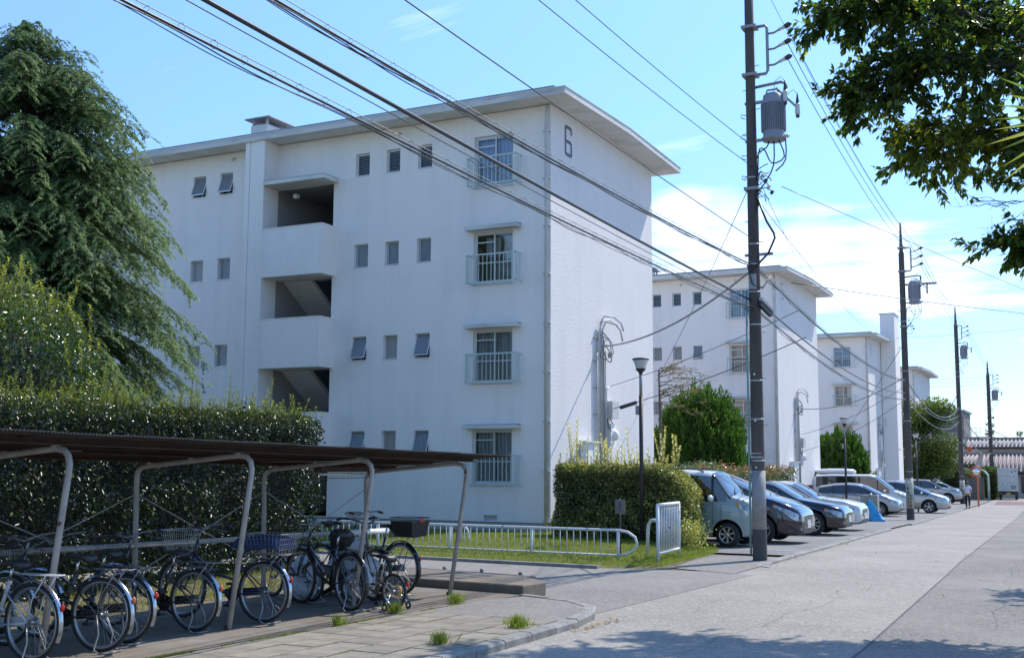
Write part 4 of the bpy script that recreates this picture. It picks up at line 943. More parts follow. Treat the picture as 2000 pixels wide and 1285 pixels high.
for bi, b in enumerate(boughs):
    Bp = np.array(b)*1.27; Bp[:, 2] -= 1.76*.27; Bp = Bp-np.array(O); s = np.linspace(0, 1, len(b)); f = np.linspace(0, 1, 16); C_ = np.stack([np.interp(f, s, Bp[:, i]) for i in range(3)], 1); C_[1:-1] += rg.normal(0, .035, (14, 3))
    r0 = .10 if bi < 5 else .05
    wood.tube([tuple(c) for c in C_], [r0*(1-x)**.9+.006 for x in f], 7)
    nt = (120, 130, 120, 120, 120, 44, 18, 70, 70)[bi]
    for k in range(nt):
        fj = .30+.70*rg.random() if bi < 5 else .45+.55*rg.random(); pc = np.array([np.interp(fj, f, C_[:, i]) for i in range(3)]); bd = norm((C_[min(15, int(fj*15)+1)]-C_[int(fj*15)-1])[None])[0]
        dd = norm((bd*.8+rg.normal(0, .75, 3)+np.array([-.15, 0, -.05]))[None])[0]; L = rg.uniform(.4, 1.1)*(1.15-.5*fj)
        if bi in (5, 6): L *= .6
        s7 = np.linspace(0, 1, 6); Q = pc+dd*(L*s7)[:, None]+np.stack([0*s7, 0*s7, -.22*L*s7**2], 1); wood.tube([tuple(c) for c in Q], [.011*(1-x*.8) for x in s7], 4, cap=False)
        for j in range(5):
            sj = rg.uniform(.25, 1.0); p2 = np.array([np.interp(sj, s7, Q[:, i]) for i in range(3)]); d2 = norm((dd*.8+rg.normal(0, .55, 3))[None])[0]; l2 = rg.uniform(.12, .36)
            wood.tube([tuple(p2), tuple(p2+d2*l2)], [.004, .002], 3, cap=False)
            m = int(7+l2*28); e = rg.random(m)[:, None]; side = norm(np.cross(d2, rg.normal(size=3))[None])[0]*np.where(rg.random(m) < .5, 1, -1)[:, None]
            P_.append(p2+d2*l2*e); D_.append(d2*.6+side*.6+np.array([0, 0, -.55])+rg.normal(0, .22, (m, 3))); Ti.append(np.clip((rg.random(m) < .20)*rg.random(m)+(0.5 if bi == 2 and fj > .6 else 0)*rg.random(m), 0, 1))
# bare twigs hanging at the lower right
for k in range(12):
    p0 = np.array([rg.uniform(-1.0, -.2), 15.4+rg.uniform(-.2, .2), rg.uniform(4.7, 5.3)])-np.array(O); dd = norm(np.array([[-.9, .1, rg.uniform(-.7, .35)]]))[0]; L = rg.uniform(.35, .75); s7 = np.linspace(0, 1, 7)
    Q = p0+dd*(L*s7)[:, None]+rg.normal(0, .018, (7, 3)); wood.tube([tuple(c) for c in Q], [.006*(1-x*.75) for x in s7], 4, cap=False)
    for j in (2, 3, 4, 5): q2 = Q[j]+norm((dd+rg.normal(0, .6, 3))[None])[0]*rg.uniform(.08, .2); wood.tube([tuple(Q[j]), tuple(q2)], [.003, .0015], 3, cap=False)
P = np.concatenate(P_); D = np.concatenate(D_); n = len(P); L = rg.uniform(.075, .14, n)
q = leaves(P, D, rg.normal(0, .5, (n, 3))+np.array([0, 0, 1]), L, L*.48, np.concatenate(Ti), .18)
obj('crown', np_mesh('crown', q[0], q[1], M['cherry_leaf'], q[2]), t); wood.build('trunk', M['bark_dark'], t)
# palm frond entering at the right edge, and its palm beyond the frame
t = thing('fan_palm', 'palm with narrow yellow green leaflets poking in at the upper right edge', 'palm', (.40, 6.0, 0)); rg = np.random.default_rng(4)
MB().tube([(0, 0, 0), (.03, .02, 1.6), (0, 0, 3.35)], [.13, .11, .10], 10).build('trunk', M['bark'], t)
for fr, (az, el) in enumerate(((2.85, .35), (2.2, .8), (.5, .4), (1.4, .7), (-1.2, .5), (3.9, .6), (-.2, .9))):
    d = Vector((cos(az)*cos(el), sin(az)*cos(el), sin(el))); c = Vector((0, 0, 3.35)); st = c+d*.42
    MB().tube([c, c+d*.2+Vector((0, 0, .02)), st], [.014, .011, .008], 6).build('stalk', M['palm_leaf'], t)
    k = 26; u = d.cross(Vector((0, 0, 1))).normalized(); w = u.cross(d).normalized(); Ps = []; Ds = []
    for i in range(k):
        a = -1.9+3.8*i/(k-1); dd = d*cos(a)+w*sin(a)*.9+u*rg.normal(0, .06); Ps.append(st); Ds.append(dd)
    q = leaves(np.array(Ps), np.array(Ds), np.tile([[u.x, u.y, u.z]], (k, 1)), rg.uniform(.42, .52, k), .030, rg.random(k)*.7, .4)
    obj('frond', np_mesh('frond', q[0], q[1], M['palm_leaf'], q[2]), t)
# far trees
rg = np.random.default_rng(30)
for (x, y, h, w, lab) in ((-20.5, 185, 11.8, 2.6, 'dark pointed conifer far behind the tiled roofs, left one'), (-15.2, 190, 12.5, 2.4, 'dark pointed conifer far behind the tiled roofs, tallest one'), (-11.0, 186, 9.6, 2.6, 'dark rounded conifer far behind the tiled roofs, right of the far pole'), (-30, 210, 9.0, 4.0, 'dark tree mass behind the grey building')):
    cl = [(rg.normal(0, .3*w*(1-k/9)), rg.normal(0, .3*w*(1-k/9)), 1.5+(h-2)*k/9, w*(1.0-k/11)*.62) for k in range(9) for _ in range(3)]
    clump_tree('far_conifer', lab, (x, y, -1.2), cl, [([(0, 0, 0), (0, 0, h*.8)], [.3, .1])], 'far_leaf', .42, None, 60, seed=int(-x), tipf=.3)
# ================================================================ bicycle shelter
M['pipe'] = mat('old cream pipe paint', (0.40, 0.38, 0.36), 0.6, var=(5, (0.33, 0.31, 0.30), 0.45, 0.6), spots=(4.5, (0.11, 0.045, 0.022), 0.63, 0.66), bump=(40, .3, .003))
M['rust'] = mat('rusty brown steel', (0.065, 0.036, 0.024), 0.85, var=(6, (0.045, 0.026, 0.02), 0.4, 0.6), bump=(30, .4, .004))
M['corrug'] = mat('dirty corrugated sheet', (0.065, 0.060, 0.057), 0.8, var=(3, (0.04, 0.035, 0.033), 0.4, 0.65), spots=(5, (0.085, 0.05, 0.035), 0.62, 0.72))
M['white_rust'] = mat('chipped white rail paint', (0.66, 0.67, 0.68), 0.5, spots=(9, (0.14, 0.06, 0.035), 0.64, 0.68), bump=(40, .2, .003))
PADZ = .074
sax = Vector((.088, 1, 0)).normalized()                     # shelter axis
SH = thing('bicycle_shelter', 'open bicycle shelter with bent cream pipes and a dark corrugated roof', 'bicycle shelter', (0, 0, 0))
def rowx(y): return -8.20+.088*(y-9.56)
def lift_(y): return .0165*(13.9-y)
frames = []
for y in (2.9, 5.1, 7.35, 9.58, 11.56, 13.55):
    x = rowx(y); q_ = lift_(y); z0 = PADZ-.02; pr = []
    # front foot leaning outwards, bend, beam falling to the rear, bend, rear post
    pts = [(x, y, z0), (x+.235, y, 1.56+q_), (x+.245, y, 1.66+q_), (x+.225, y, 1.735+q_), (x+.17, y, 1.785+q_), (x+.06, y, 1.80+q_)]
    xb = x-1.36; pts += [(xb+.14, y, 1.685+q_), (xb+.05, y, 1.665+q_), (xb+.0, y, 1.62+q_), (xb-.012, y, 1.54+q_), (xb+.03, y, z0)]
    MB().tube(pts, .030, 10).build('pipe_frame', M['pipe'], SH)
    MB().cyl((x-.002, y, z0+.02), (x+.004, y, z0+.026), .055, n=12).build('foot_collar', M['rust'], SH)
# purlins (C channels) along the roof
def roofz(u): return 1.845-.105*(u)    # u = metres behind the front pipe, beam fall
ya, yb_ = 2.6, 13.95
for u, h in ((-.02, .075), (.62, .075), (1.22, .075)):
    def pt(y, dz): return (rowx(y)+.06-u, y, 1.835-.085*u+dz+lift_(y))
    o = MB().bar(pt(ya, .0), pt(yb_, .0), .10, .014).bar(pt(ya, h/2), pt(yb_, h/2), .012, h).build('purlin', M['rust'], SH)
    for y in (5.1, 7.35, 9.58, 11.56, 13.55): MB().box(rowx(y)+.02-u, rowx(y)+.07-u, y-.03, y+.03, 1.78-.085*u+lift_(y), 1.84-.085*u+lift_(y)).build('bracket', M['pipe'], o)
# corrugated sheets: front edge proud, falling to the rear; each sheet its own piece
def sheet(y0, y1, lift, tipbend=0):
    n = int((y1-y0)/.038)*2; V = []; cols = 7
    for i in range(n+1):
        y = y0+(y1-y0)*i/n; wv = .007*(1 if i % 2 else -1)
        for j in range(cols):
            u = -.42+2.02*j/(cols-1); z = 1.895-.085*u+wv+lift+lift_(y)+(.05*(u < -.3)*tipbend*(i/n))-.03*max(0, -u-.2)
            V.append((rowx(y)+.06-u, y, z))
    m = n+1; F = [(i*cols+j, i*cols+j+1, (i+1)*cols+j+1, (i+1)*cols+j) for i in range(n) for j in range(cols-1)]
    V2 = [(x, y, z-.004) for x, y, z in V]; mb = MB(); mb.add(V, F); mb.add(V2, [f[::-1] for f in F])
    for i in range(n): mb.add([V[i*cols], V[(i+1)*cols], V2[(i+1)*cols], V2[i*cols]], [(0, 1, 2, 3)])
    for j in range(cols-1): mb.add([V[n*cols+j], V[n*cols+j+1], V2[n*cols+j+1], V2[n*cols+j]], [(0, 1, 2, 3)])
    return mb.build('roof_sheet', M['corrug'], SH)
y = 2.4; k = 0
while y < 14.2:
    y1 = min(y+.80, 14.28); sheet(y, y1, .0045*(k % 2)); y += .76; k += 1
    if 14.3-y < .3: break
# rear rail, wheel stop and bracing
def rr(y): return rowx(y)-1.36
MB().tube([(rr(3), 3, .93), (rr(13.7), 13.72, .86)], .030, 8).build('rail', M['pipe'], SH)
MB().tube([(rr(13.0)+.02, 12.9, .865), (rr(13.95), 14.05, .855)], .038, 8).build('rail_end', M['white_rust'], SH)
for (a, b) in ((5.1, 7.35), (7.35, 9.58), (9.58, 11.56), (11.56, 13.55)):
    for (z0, z1) in ((.55, 1.45), (1.45, .55)): MB().tube([(rr(a)-.01, a, z0), (rr(b)-.01, b, z1)], .0065, 4).build('brace_rod', M['pipe'], SH)
for y in (6.9, 10.7, 12.6):
    MB().tube([(rowx(y)+.05, y+.8, 1.79+lift_(y+.8)), (rowx(y)-.65, y, 1.75+lift_(y))], .004, 4).build('tie_wire', M['steelwire'], SH)
# striplight with wire guard under the roof
for y, lab in ((5.9, 'fluorescent lamp with wire guard under the shelter roof at the left edge'), (12.25, 'fluorescent lamp with wire guard under the shelter roof, near its right end')):
    x = rowx(y)-.72
    L = thing('strip_light', lab, 'lamp', (x, y, 1.645+lift_(y)), .085, group='lamps under the shelter roof')
    MB().box(-.05, .05, -.62, .62, .02, .09).build('housing', M['rust'], L)  # dark brown carries the roof shade on the cream housing
    MB().cyl((0, -.58, -.01), (0, .58, -.01), .016, n=8).build('tube', mat('unlit lamp tube', (.7, .7, .68), .3), L)
    mb = MB()
    for sx in (-.09, -.03, .03, .09): mb.tube([(sx, -.66, .06), (sx, -.66, -.06), (sx, .66, -.06), (sx, .66, .06)], .0028, 4)
    for k in range(12): yy = -.66+1.32*k/11; mb.tube([(-.09, yy, .06), (-.09, yy, -.06), (.09, yy, -.06), (.09, yy, .06)], .0028, 4)
    mb.build('wire_guard', M['steelwire'], L)

# ================================================================ bicycles
M['tyre'] = mat('bicycle tyre', (0.025, 0.025, 0.025), 0.7)
M['rimalu'] = mat('aluminium rim', (0.40, 0.41, 0.42), 0.35, 0.8)
M['spoke'] = mat('spokes', (0.42, 0.43, 0.44), 0.3, 0.8)
M['saddle'] = mat('black saddle', (0.03, 0.03, 0.032), 0.5)
M['red_refl'] = mat('red reflector', (0.55, 0.015, 0.01), 0.2)
M['orange_refl'] = mat('orange reflector', (0.65, 0.13, 0.03), 0.25)
M['fr_black'] = mat('black bicycle paint', (0.02, 0.02, 0.022), 0.25, coat=.6)
M['fr_white'] = mat('white bicycle paint', (0.62, 0.63, 0.65), 0.3, coat=.5)
M['fr_grey'] = mat('brown grey bicycle paint', (0.16, 0.145, 0.13), 0.4, coat=.2)
M['fr_blue'] = mat('navy bicycle paint', (0.02, 0.028, 0.07), 0.3, coat=.5)
M['fender_s'] = mat('steel mudguard', (0.50, 0.53, 0.58), 0.22, 0.9)
M['basket_b'] = mat('black wire basket', (0.03, 0.03, 0.03), 0.5)
M['basket_s'] = mat('steel wire basket', (0.45, 0.45, 0.45), 0.35, 0.8)
M['darksteel'] = mat('dull steel', (0.28, 0.28, 0.29), 0.45, 0.7)
M['grip'] = mat('grip rubber', (0.05, 0.045, 0.04), 0.7)

def wheel(p, name, c, R, spokes=28, rim=None, tyr=.019):
    o = MB().ring(c, (0, 1, 0), R-tyr, tyr, 36, 7).build(name, M['tyre'], p)
    mb = MB(); prof = [(R-tyr*2-.016, -.010), (R-tyr*1.6, -.013), (R-tyr*1.6, .013), (R-tyr*2-.016, .010), (R-tyr*2-.016, -.010)]; mb.lathe(prof, 36, 0, c, (0, 1, 0)); mb.build('rim', rim or M['rimalu'], o)
    mb = MB(); mb.cyl((c[0], -.035, c[2]), (c[0], .035, c[2]), .018, n=10)
    for s in (-.032, .032): mb.cyl((c[0], s-.002, c[2]), (c[0], s+.002, c[2]), .03, n=12)
    mb.build('hub', M['rimalu'], o)
    mb = MB(); r1 = R-tyr*2-.014
    for k in range(spokes):
        a = 2*pi*k/spokes; b = a+(.5 if k % 4 < 2 else -.5); s = .03 if k % 2 else -.03
        mb.tube([(c[0]+.026*cos(b), s, c[2]+.026*sin(b)), (c[0]+r1*cos(a), 0, c[2]+r1*sin(a))], .0013, 3, cap=False)
    o2 = mb.build('spokes', M['spoke'], o); o2['kind'] = 'stuff'
    return o
def fender(p, c, R, a0, a1, m, w=.05):
    mb = MB(); n = 18; V = []
    for i in range(n+1):
        a = a0+(a1-a0)*i/n
        for (dy, dr) in ((-w/2, -.006), (-w/4, .006), (0, .010), (w/4, .006), (w/2, -.006)): V.append((c[0]+(R+.018+dr)*cos(a), dy, c[2]+(R+.018+dr)*sin(a)))
    F = [(i*5+j, (i+1)*5+j, (i+1)*5+j+1, i*5+j+1) for i in range(n) for j in range(4)]; mb.add(V, F, 0, True); return mb.build('mudguard', m, p)
def basket(p, c, w, l, h, m, taper=.8, fill=False):
    mb = MB(); x, y, z = c; k = 9
    def ringp(t):
        s = taper+(1-taper)*t; return [(x-l/2*s, y-w/2*s, z+h*t), (x+l/2*s, y-w/2*s, z+h*t), (x+l/2*s, y+w/2*s, z+h*t), (x-l/2*s, y+w/2*s, z+h*t)]
    for t, r in ((0, .003), (.25, .0016), (.5, .0016), (.75, .0016), (1, .005)):
        P = ringp(t)
        for i in range(4): mb.tube([P[i], P[(i+1) % 4]], r, 4, cap=False)
    A = ringp(0); Bq = ringp(1)
    for i in range(4):
        for j in range(k):
            f = j/k; a = [A[i][q]*(1-f)+A[(i+1) % 4][q]*f for q in range(3)]; b = [Bq[i][q]*(1-f)+Bq[(i+1) % 4][q]*f for q in range(3)]; mb.tube([a, b], .0018, 3, cap=False)
    for j in range(8):
        f = j/7; mb.tube([(A[0][0]*(1-f)+A[1][0]*f, A[0][1], z), (A[0][0]*(1-f)+A[1][0]*f, A[2][1], z)], .0016, 3, cap=False)
    o = mb.build('basket', m, p)
    if fill:
        q = .96; s0 = taper*q; mb = MB(); mb.hexa([(x-l/2*s0, y-w/2*s0, z+.004), (x+l/2*s0, y-w/2*s0, z+.004), (x+l/2*s0, y+w/2*s0, z+.004), (x-l/2*s0, y+w/2*s0, z+.004), (x-l/2*q, y-w/2*q, z+h*.8), (x+l/2*q, y-w/2*q, z+h*.8), (x+l/2*q, y+w/2*q, z+h*.8), (x-l/2*q, y+w/2*q, z+h*.8)]); mb.build('basket_liner', M['basket_b'], o)
    return o
def bicycle(label, pos, rz, R=.33, frame='fr_black', fend='fender_s', rack=True, refl='red_refl', bask='basket_b', stand=True, saddle_h=.86, rear_basket=False, child=False, steer=.0, lean=.0, wb=1.08, name='bicycle', thick=.016, mtb=False):
    """x forward, rear wheel contact at origin"""
    B = thing(name, label, 'bicycle', (pos[0], pos[1], PADZ), rz, 'bicycles parked under the shelter'); B.rotation_euler = (lean, 0, rz)
    fm = M[frame]; cr = (0, 0, R); cf = (wb, 0, R)
    wheel(B, 'wheel', cr, R); wheel(B, 'wheel', cf, R)
    bb = (.44*wb/1.08, 0, R-.05); st = (.30*wb/1.08, 0, saddle_h-.16); ht = (wb-.19, 0, R+.52*R/.33); hb = (wb-.13, 0, R+.30*R/.33)
    mb = MB(); mb.tube([bb, st], thick, 8); mb.tube([bb, (.7*wb/1.08, 0, R+.04), hb], thick*1.25, 8)
    if not child: mb.tube([(st[0]+.06, 0, st[2]-.26), (.62*wb/1.08, 0, R+.16), (hb[0]-.02, 0, hb[2]+.07)], thick, 8)
    for s in (-.055, .055):
        mb.tube([(bb[0], s*.5, bb[2]), (0, s, R)], .009, 6); mb.tube([(st[0]+.02, s*.35, st[2]-.1), (0, s, R)], .008, 6)
        mb.tube([(hb[0]+.0, s*.7, hb[2]-.03), (wb-.04, s*.9, R+.09), (wb, s, R)], .010, 6)
    mb.tube([hb, ht], .019, 8); mb.build('frame', fm, B)
    o = MB().tube([ht, (ht[0]-.03, 0, ht[2]+.10)], .012, 8)
    hx, hz = ht[0]-.03, ht[2]+.11
    if mtb: P_ = [(hx+.02, -.30, hz+.03), (hx+.05, -.12, hz), (hx+.05, .12, hz), (hx+.02, .30, hz+.03)]
    else: P_ = [(hx-.22, -.27, hz+.05), (hx-.10, -.27, hz+.07), (hx+.03, -.20, hz+.05), (hx+.06, 0, hz), (hx+.03, .20, hz+.05), (hx-.10, .27, hz+.07), (hx-.22, .27, hz+.05)]
    o.tube(P_, .011, 8); h = o.build('handlebar', M['darksteel'] if frame != 'fr_grey' else M['fr_black'], B)
    for s in (0, -1):
        a, b = P_[s], P_[1 if s == 0 else -2]; MB().tube([a, tuple(a[i]+(b[i]-a[i])*.75 for i in range(3))], .017, 8).build('grip', M['grip'], h)
    for s in (-1, 1): MB().tube([(hx-.02, s*.18, hz+.03), (hx-.12, s*.25, hz-.01), (hx-.16, s*.27, hz-.015)], .006, 5).build('brake_lever', M['darksteel'], h)
    MB().tube([(hx+.03, .05, hz), (hx+.16, .07, hz+.02), (hx+.12, .03, hz-.20), (wb-.08, .02, R+.2)], .0035, 4).build('brake_cable', M['cable'], h)
    # saddle
    sx, sz = st[0]-.035, saddle_h; mb = MB(); V = []; rows = ((-.14, .085, -.015, .05), (-.10, .105, .012, .045), (-.02, .085, .014, .04), (.06, .04, .008, .03), (.13, .018, -.002, .022))
    for (dx, w, dz, th) in rows: V += [(sx+dx, -w, sz+dz-.012), (sx+dx, -w*.5, sz+dz+.006), (sx+dx, 0, sz+dz), (sx+dx, w*.5, sz+dz+.006), (sx+dx, w, sz+dz-.012), (sx+dx, w*.6, sz+dz-th), (sx+dx, 0, sz+dz-th-.005), (sx+dx, -w*.6, sz+dz-th)]
    F = [(i*8+j, (i+1)*8+j, (i+1)*8+(j+1) % 8, i*8+(j+1) % 8) for i in range(4) for j in range(8)]+[tuple(range(8)), tuple(range(39, 31, -1))]; mb.add(V, F, 0, True); sd = mb.build('saddle', M['saddle'], B)
    MB().tube([st, (sx+.01, 0, sz-.04)], .013, 8).build('seat_post', M['chrome'], sd)
    mb = MB()
    for s in (-.04, .04): mb.ring((sx-.06, s, sz-.06), (0, 0, 1), .018, .004, 10, 4)
    # cranks, chain guard
    mb = MB(); mb.lathe([(.02, -.004), (.085, -.004), (.085, .004), (.02, .004)], 20, 0, (bb[0], -.055, bb[2]), (0, 1, 0)); mb.bar((bb[0], -.07, bb[2]), (bb[0]+.10, -.075, bb[2]-.13), .018, .012); mb.bar((bb[0], .07, bb[2]), (bb[0]-.10, .075, bb[2]+.13), .018, .012)
    mb.box(bb[0]+.06, bb[0]+.14, -.16, -.08, bb[2]-.145, bb[2]-.12); mb.box(bb[0]-.14, bb[0]-.06, .08, .16, bb[2]+.12, bb[2]+.145); mb.build('crank', M['basket_b'], B)
    if not mtb: mb = MB(); mb.bar((-.02, -.05, R+.01), (bb[0]+.10, -.05, bb[2]+.01), .012, .085); mb.build('chain_guard', fm, B)
    mb = MB()
    for k in range(5): mb.cyl((0, -.045+.004*k, R), (0, -.042+.004*k, R), .045-.006*k, n=12)
    mb.build('sprocket', M['chrome'], B)
    if fend:
        f = fender(B, cr, R, rad(35), rad(205), M[fend]); MB().tube([(0, .05, R), (-.8*(R+.02), .022, R+.6*(R+.02))], .003, 4).build('stay', M['spoke'], f); MB().tube([(0, -.05, R), (-.8*(R+.02), -.022, R+.6*(R+.02))], .003, 4).build('stay', M['spoke'], f)
        fender(B, cf, R, rad(20), rad(160), M[fend])
    aR = rad(158); rp = (cr[0]+(R+.045)*cos(aR), 0, cr[2]+(R+.045)*sin(aR))
    if refl: MB().sphere(rp, .014, .022, .034, 10, 6).build('reflector', M[refl], B)
    if rack:
        z = 2*R+.075; mb = MB(); mb.tube([(-.30, -.06, z), (-.32, 0, z), (-.30, .06, z), (.18, .05, z), (.18, -.05, z)], .006, 5, closed=True)
        for x in (-.22, -.12, -.02, .08): mb.tube([(x, -.055, z), (x, .055, z)], .004, 4)
        for s in (-.06, .06): mb.tube([(-.20, s, z), (-.05, s, R+.2), (0, s, R)], .0055, 5)
        mb.tube([(.18, 0, z), (st[0], 0, z+.02)], .006, 5)
        if frame == 'fr_white': mb.box(-.28, .16, -.045, .045, z, z+.006)
        mb.build('rack', fm if frame == 'fr_white' else M['darksteel'], B)
    if rear_basket:
        b = basket(B, (-.16, 0, 2*R+.09), .34, .42, .24, M['basket_b'], .82, True)
        MB().box(-.378, -.370, -.05, .03, 2*R+.275, 2*R+.315).build('label_plate', M['red_refl'], b)
    if bask: basket(B, (ht[0]+.24, 0, ht[2]-.12), .36, .28, .24, M[bask], .75)
    if stand:
        mb = MB()
        for s in (-.09, .09): mb.tube([(0, s*.7, R), (-.06, s*1.1, R-.16), (-.03, s*1.3, .04), (-.10, s*1.5, .012)], .008, 6)
        mb.tube([(-.10, -.135, .012), (-.16, -.10, .012), (-.16, .10, .012), (-.10, .135, .012)], .008, 6); mb.build('kickstand', M['darksteel'], B)
    return B
PI = pi
bicycle('white bicycle with white rack, leftmost in the front row', (-8.34, 7.20), PI+.02, .335, 'fr_white', 'fender_s', saddle_h=.84)
bicycle('black bicycle with orange reflector, second from the left', (-8.22, 7.86), PI+.14, .335, 'fr_black', 'fender_s', refl='orange_refl')
bicycle('black bicycle with black rack and a red reflector, tucked close behind the second', (-8.42, 8.36), PI+.12, .325, 'fr_black', 'fender_s')
bicycle('dark bicycle with shiny rear mudguard and spring stand, left of the middle pipe post', (-8.40, 9.28), PI+.06, .315, 'fr_black', 'fender_s', refl='orange_refl', saddle_h=.80)
b5 = bicycle('bicycle with steel rear basket under a navy cover, right of the middle pipe post', (-8.22, 10.16), PI+.09, .33, 'fr_blue', 'fender_s', bask='basket_s')
# steel rear basket and the navy cover on it
basket(b5, (-.10, 0, .74), .40, .46, .22, M['basket_s'], .8)
rgc = np.random.default_rng(3)
def cloth(name, label, cat, loc, rz, sx, sy, h, m, amp=.025, drop=.10, seed=1):
    nx, ny = 26, 26; V = []
    for i in range(nx):
        for j in range(ny):
            u = i/(nx-1)*2-1; v = j/(ny-1)*2-1; e = max(abs(u), abs(v)); z = h*(1-e**3)-drop*max(0, e-.72)/.28+amp*(sin(5*u+seed+2*v)+sin(7*v-3*u+seed*2))*.5
            V.append((u*sx/2, v*sy/2, z))
    o = MB().add(V, [(i*ny+j, (i+1)*ny+j, (i+1)*ny+j+1, i*ny+j+1) for i in range(nx-1) for j in range(ny-1)], 0, True).build(name, m); o.location = loc; o.rotation_euler = (0, 0, rz); tag(o, label, cat); 
    md = o.modifiers.new('thickness', 'SOLIDIFY'); md.thickness = .006; return o
M['darksteel'] = mat('dull steel', (0.30, 0.30, 0.31), 0.45, 0.7)
M['navy'] = mat('navy nylon', (0.025, 0.04, 0.11), 0.55, bump=(30, .5, .01))
cloth('rain_cover', 'navy blue cover draped over a steel bicycle basket', 'cover', (-8.24, 10.17, .965), PI+.09, .60, .42, .045, M['navy'], .015, .09, 2)
bicycle('brown grey step-through bicycle facing the street beside the sacks', (-9.35, 12.75), -.28, .33, 'fr_grey', 'fr_black', bask=None, rack=False, stand=False, refl=None, saddle_h=.95, thick=.024)
bicycle('dark bicycle with bare black rims standing in front of the white sacks', (-7.98, 11.45), PI-.36, .335, 'fr_black', 'fr_black', refl=None, bask=None, rack=False, mtb=True, saddle_h=.90)
bicycle('small black bicycle behind the front ones near the sacks', (-8.95, 12.0), PI-.3, .25, 'fr_black', None, refl=None, bask=None, rack=False, mtb=True, saddle_h=.7, wb=.85)
kb_ = bicycle('small child bicycle with a yellow chain disc', (-7.60, 11.80), PI-.25, .215, 'fr_grey', None, rack=False, bask=None, stand=False, saddle_h=.62, child=True, wb=.74, mtb=True, name='child_bicycle')
MB().ring((0, -.06, .215), (0, 1, 0), .055, .014, 16, 6).build('yellow_disc', mat('yellow plastic', (.65, .38, .03), .4), kb_)
for s in (-1, 1):
    MB().tube([(-.02, s*.05, .215), (-.05, s*.16, .10), (-.05, s*.18, .06)], .008, 6).build('training_arm', M['chrome'], kb_); MB().ring((-.05, s*.19, .05), (0, 1, 0), .035, .014, 12, 6).build('training_wheel', M['tyre'], kb_)
bicycle('tall black bicycle with a black plastic rear basket, rightmost of the row', (-8.40, 13.20), PI-.22, .345, 'fr_black', 'fr_black', bask=None, stand=True, rear_basket=True, saddle_h=.90)
for yy, lab in ((6.6, 'dark bicycle mostly behind the white one, at the left edge'),):
    bicycle(lab, (-8.75, yy), PI+.1, .33, 'fr_black', 'fr_black')
# hand bag of black cloth on a handlebar, white sacks behind the bicycles
def sack(label, loc, s, seed, m, name='sack', cat='sack'):
    rg = np.random.default_rng(seed); mb = MB(); mb.sphere((0, 0, s[2]), s[0], s[1], s[2], 44, 32); P = np.array(mb.v); n = lnoise(P*4, 1.4, seed)*.10-np.abs(lnoise(P*9, 1.6, seed+2))*.12+lnoise(P*22, 1.5, seed+5)*.03
    q = P/np.maximum(np.linalg.norm(P-[0, 0, s[2]], axis=1), .01)[:, None]*0+(P-[0, 0, s[2]]); P = P+norm(q)*(n*min(s)*2.2)[:, None]; P[:, 2] = np.maximum(P[:, 2], 0)
    mb.v = [tuple(p) for p in P]; o = mb.build(name, m); o.location = loc; o.rotation_euler = (0, 0, seed); tag(o, label, cat, 'white sacks behind the bicycles' if name == 'sack' else None); return o
M['sack'] = mat('white woven sack', (0.62, 0.64, 0.68), 0.6, bump=(18, .6, .02), var=(5, (.48, .5, .55), .45, .65))
M['bagblack'] = mat('black cloth', (0.02, 0.02, 0.022), 0.7, bump=(18, .6, .02))
sack('lowest left white sack behind the bicycles', (-9.2, 12.1, PADZ), (.24, .22, .17), 1, M['sack'])
sack('grey white sack leaning low at the far left of the pile', (-9.5, 12.6, PADZ), (.26, .26, .27), 2, M['sack'])
sack('broad white sack in the middle of the pile', (-9.0, 12.95, PADZ+.02), (.40, .30, .28), 3, M['sack'])
sack('white sack lying on top of the pile', (-9.0, 12.95, PADZ+.50), (.24, .22, .13), 4, M['sack'])
sack('round white sack at the right of the pile', (-8.75, 12.75, PADZ), (.22, .22, .20), 5, M['sack'])
sack('black cloth bag hanging in front of a handlebar', (-8.72, 12.25, .70), (.19, .15, .15), 6, M['bagblack'], 'cloth_bag', 'bag')
# ================================================================ utility poles
M['pole'] = mat('weathered dark pole concrete', (0.105, 0.088, 0.078), 0.85, var=(3, (0.065, 0.056, 0.052), 0.4, 0.65), bump=(30, .5, .006), stretch=(1, 1, .25))
M['pole_wrap'] = mat('grey pole wrap sheet', (0.30, 0.29, 0.29), 0.7, var=(6, (0.24, 0.235, 0.235), 0.45, 0.6), bump=(45, .5, .01))
M['pole_base'] = mat('dark pole foot', (0.075, 0.072, 0.072), 0.85)
M['conduit'] = mat('teal plastic conduit', (0.19, 0.34, 0.34), 0.5)
M['tr_grey'] = mat('transformer grey paint', (0.27, 0.28, 0.31), 0.5, spots=(5, (0.17, .15, .14), .62, .72))
M['galv'] = mat('galvanised steel', (0.30, 0.30, 0.31), 0.55, 0.4)
M['ceramic'] = mat('white ceramic', (0.62, 0.60, 0.58), 0.3)
M['strap'] = mat('steel strap', (0.55, 0.55, 0.55), 0.35, 0.8)
M['yellow_sheet'] = mat('yellowed pole sheet', (0.42, 0.41, 0.33), 0.6, var=(6, (.33, .33, .27), .4, .6))
def kanji(mb, x, y, z, s, seed, th=.012, ax=(1, 0)):
    """a column glyph made of short strokes at (x,y,z), size s, lying in the plane along ax"""
    r = random.Random(seed)
    for k in range(4): h = (k+.5)/4*s; mb.box(x-s*.4*ax[0]-.001, x+s*.4*ax[0]+.001, y-.003, y, z+h-th/2, z+h+th/2) if r.random() < .8 else None
    mb.box(x-th/2, x+th/2, y-.003, y, z, z+s)
    if r.random() < .7: mb.box(x-s*.4, x-s*.4+th, y-.003, y, z, z+s*.7); mb.box(x+s*.4-th, x+s*.4, y-.003, y, z, z+s*.7)
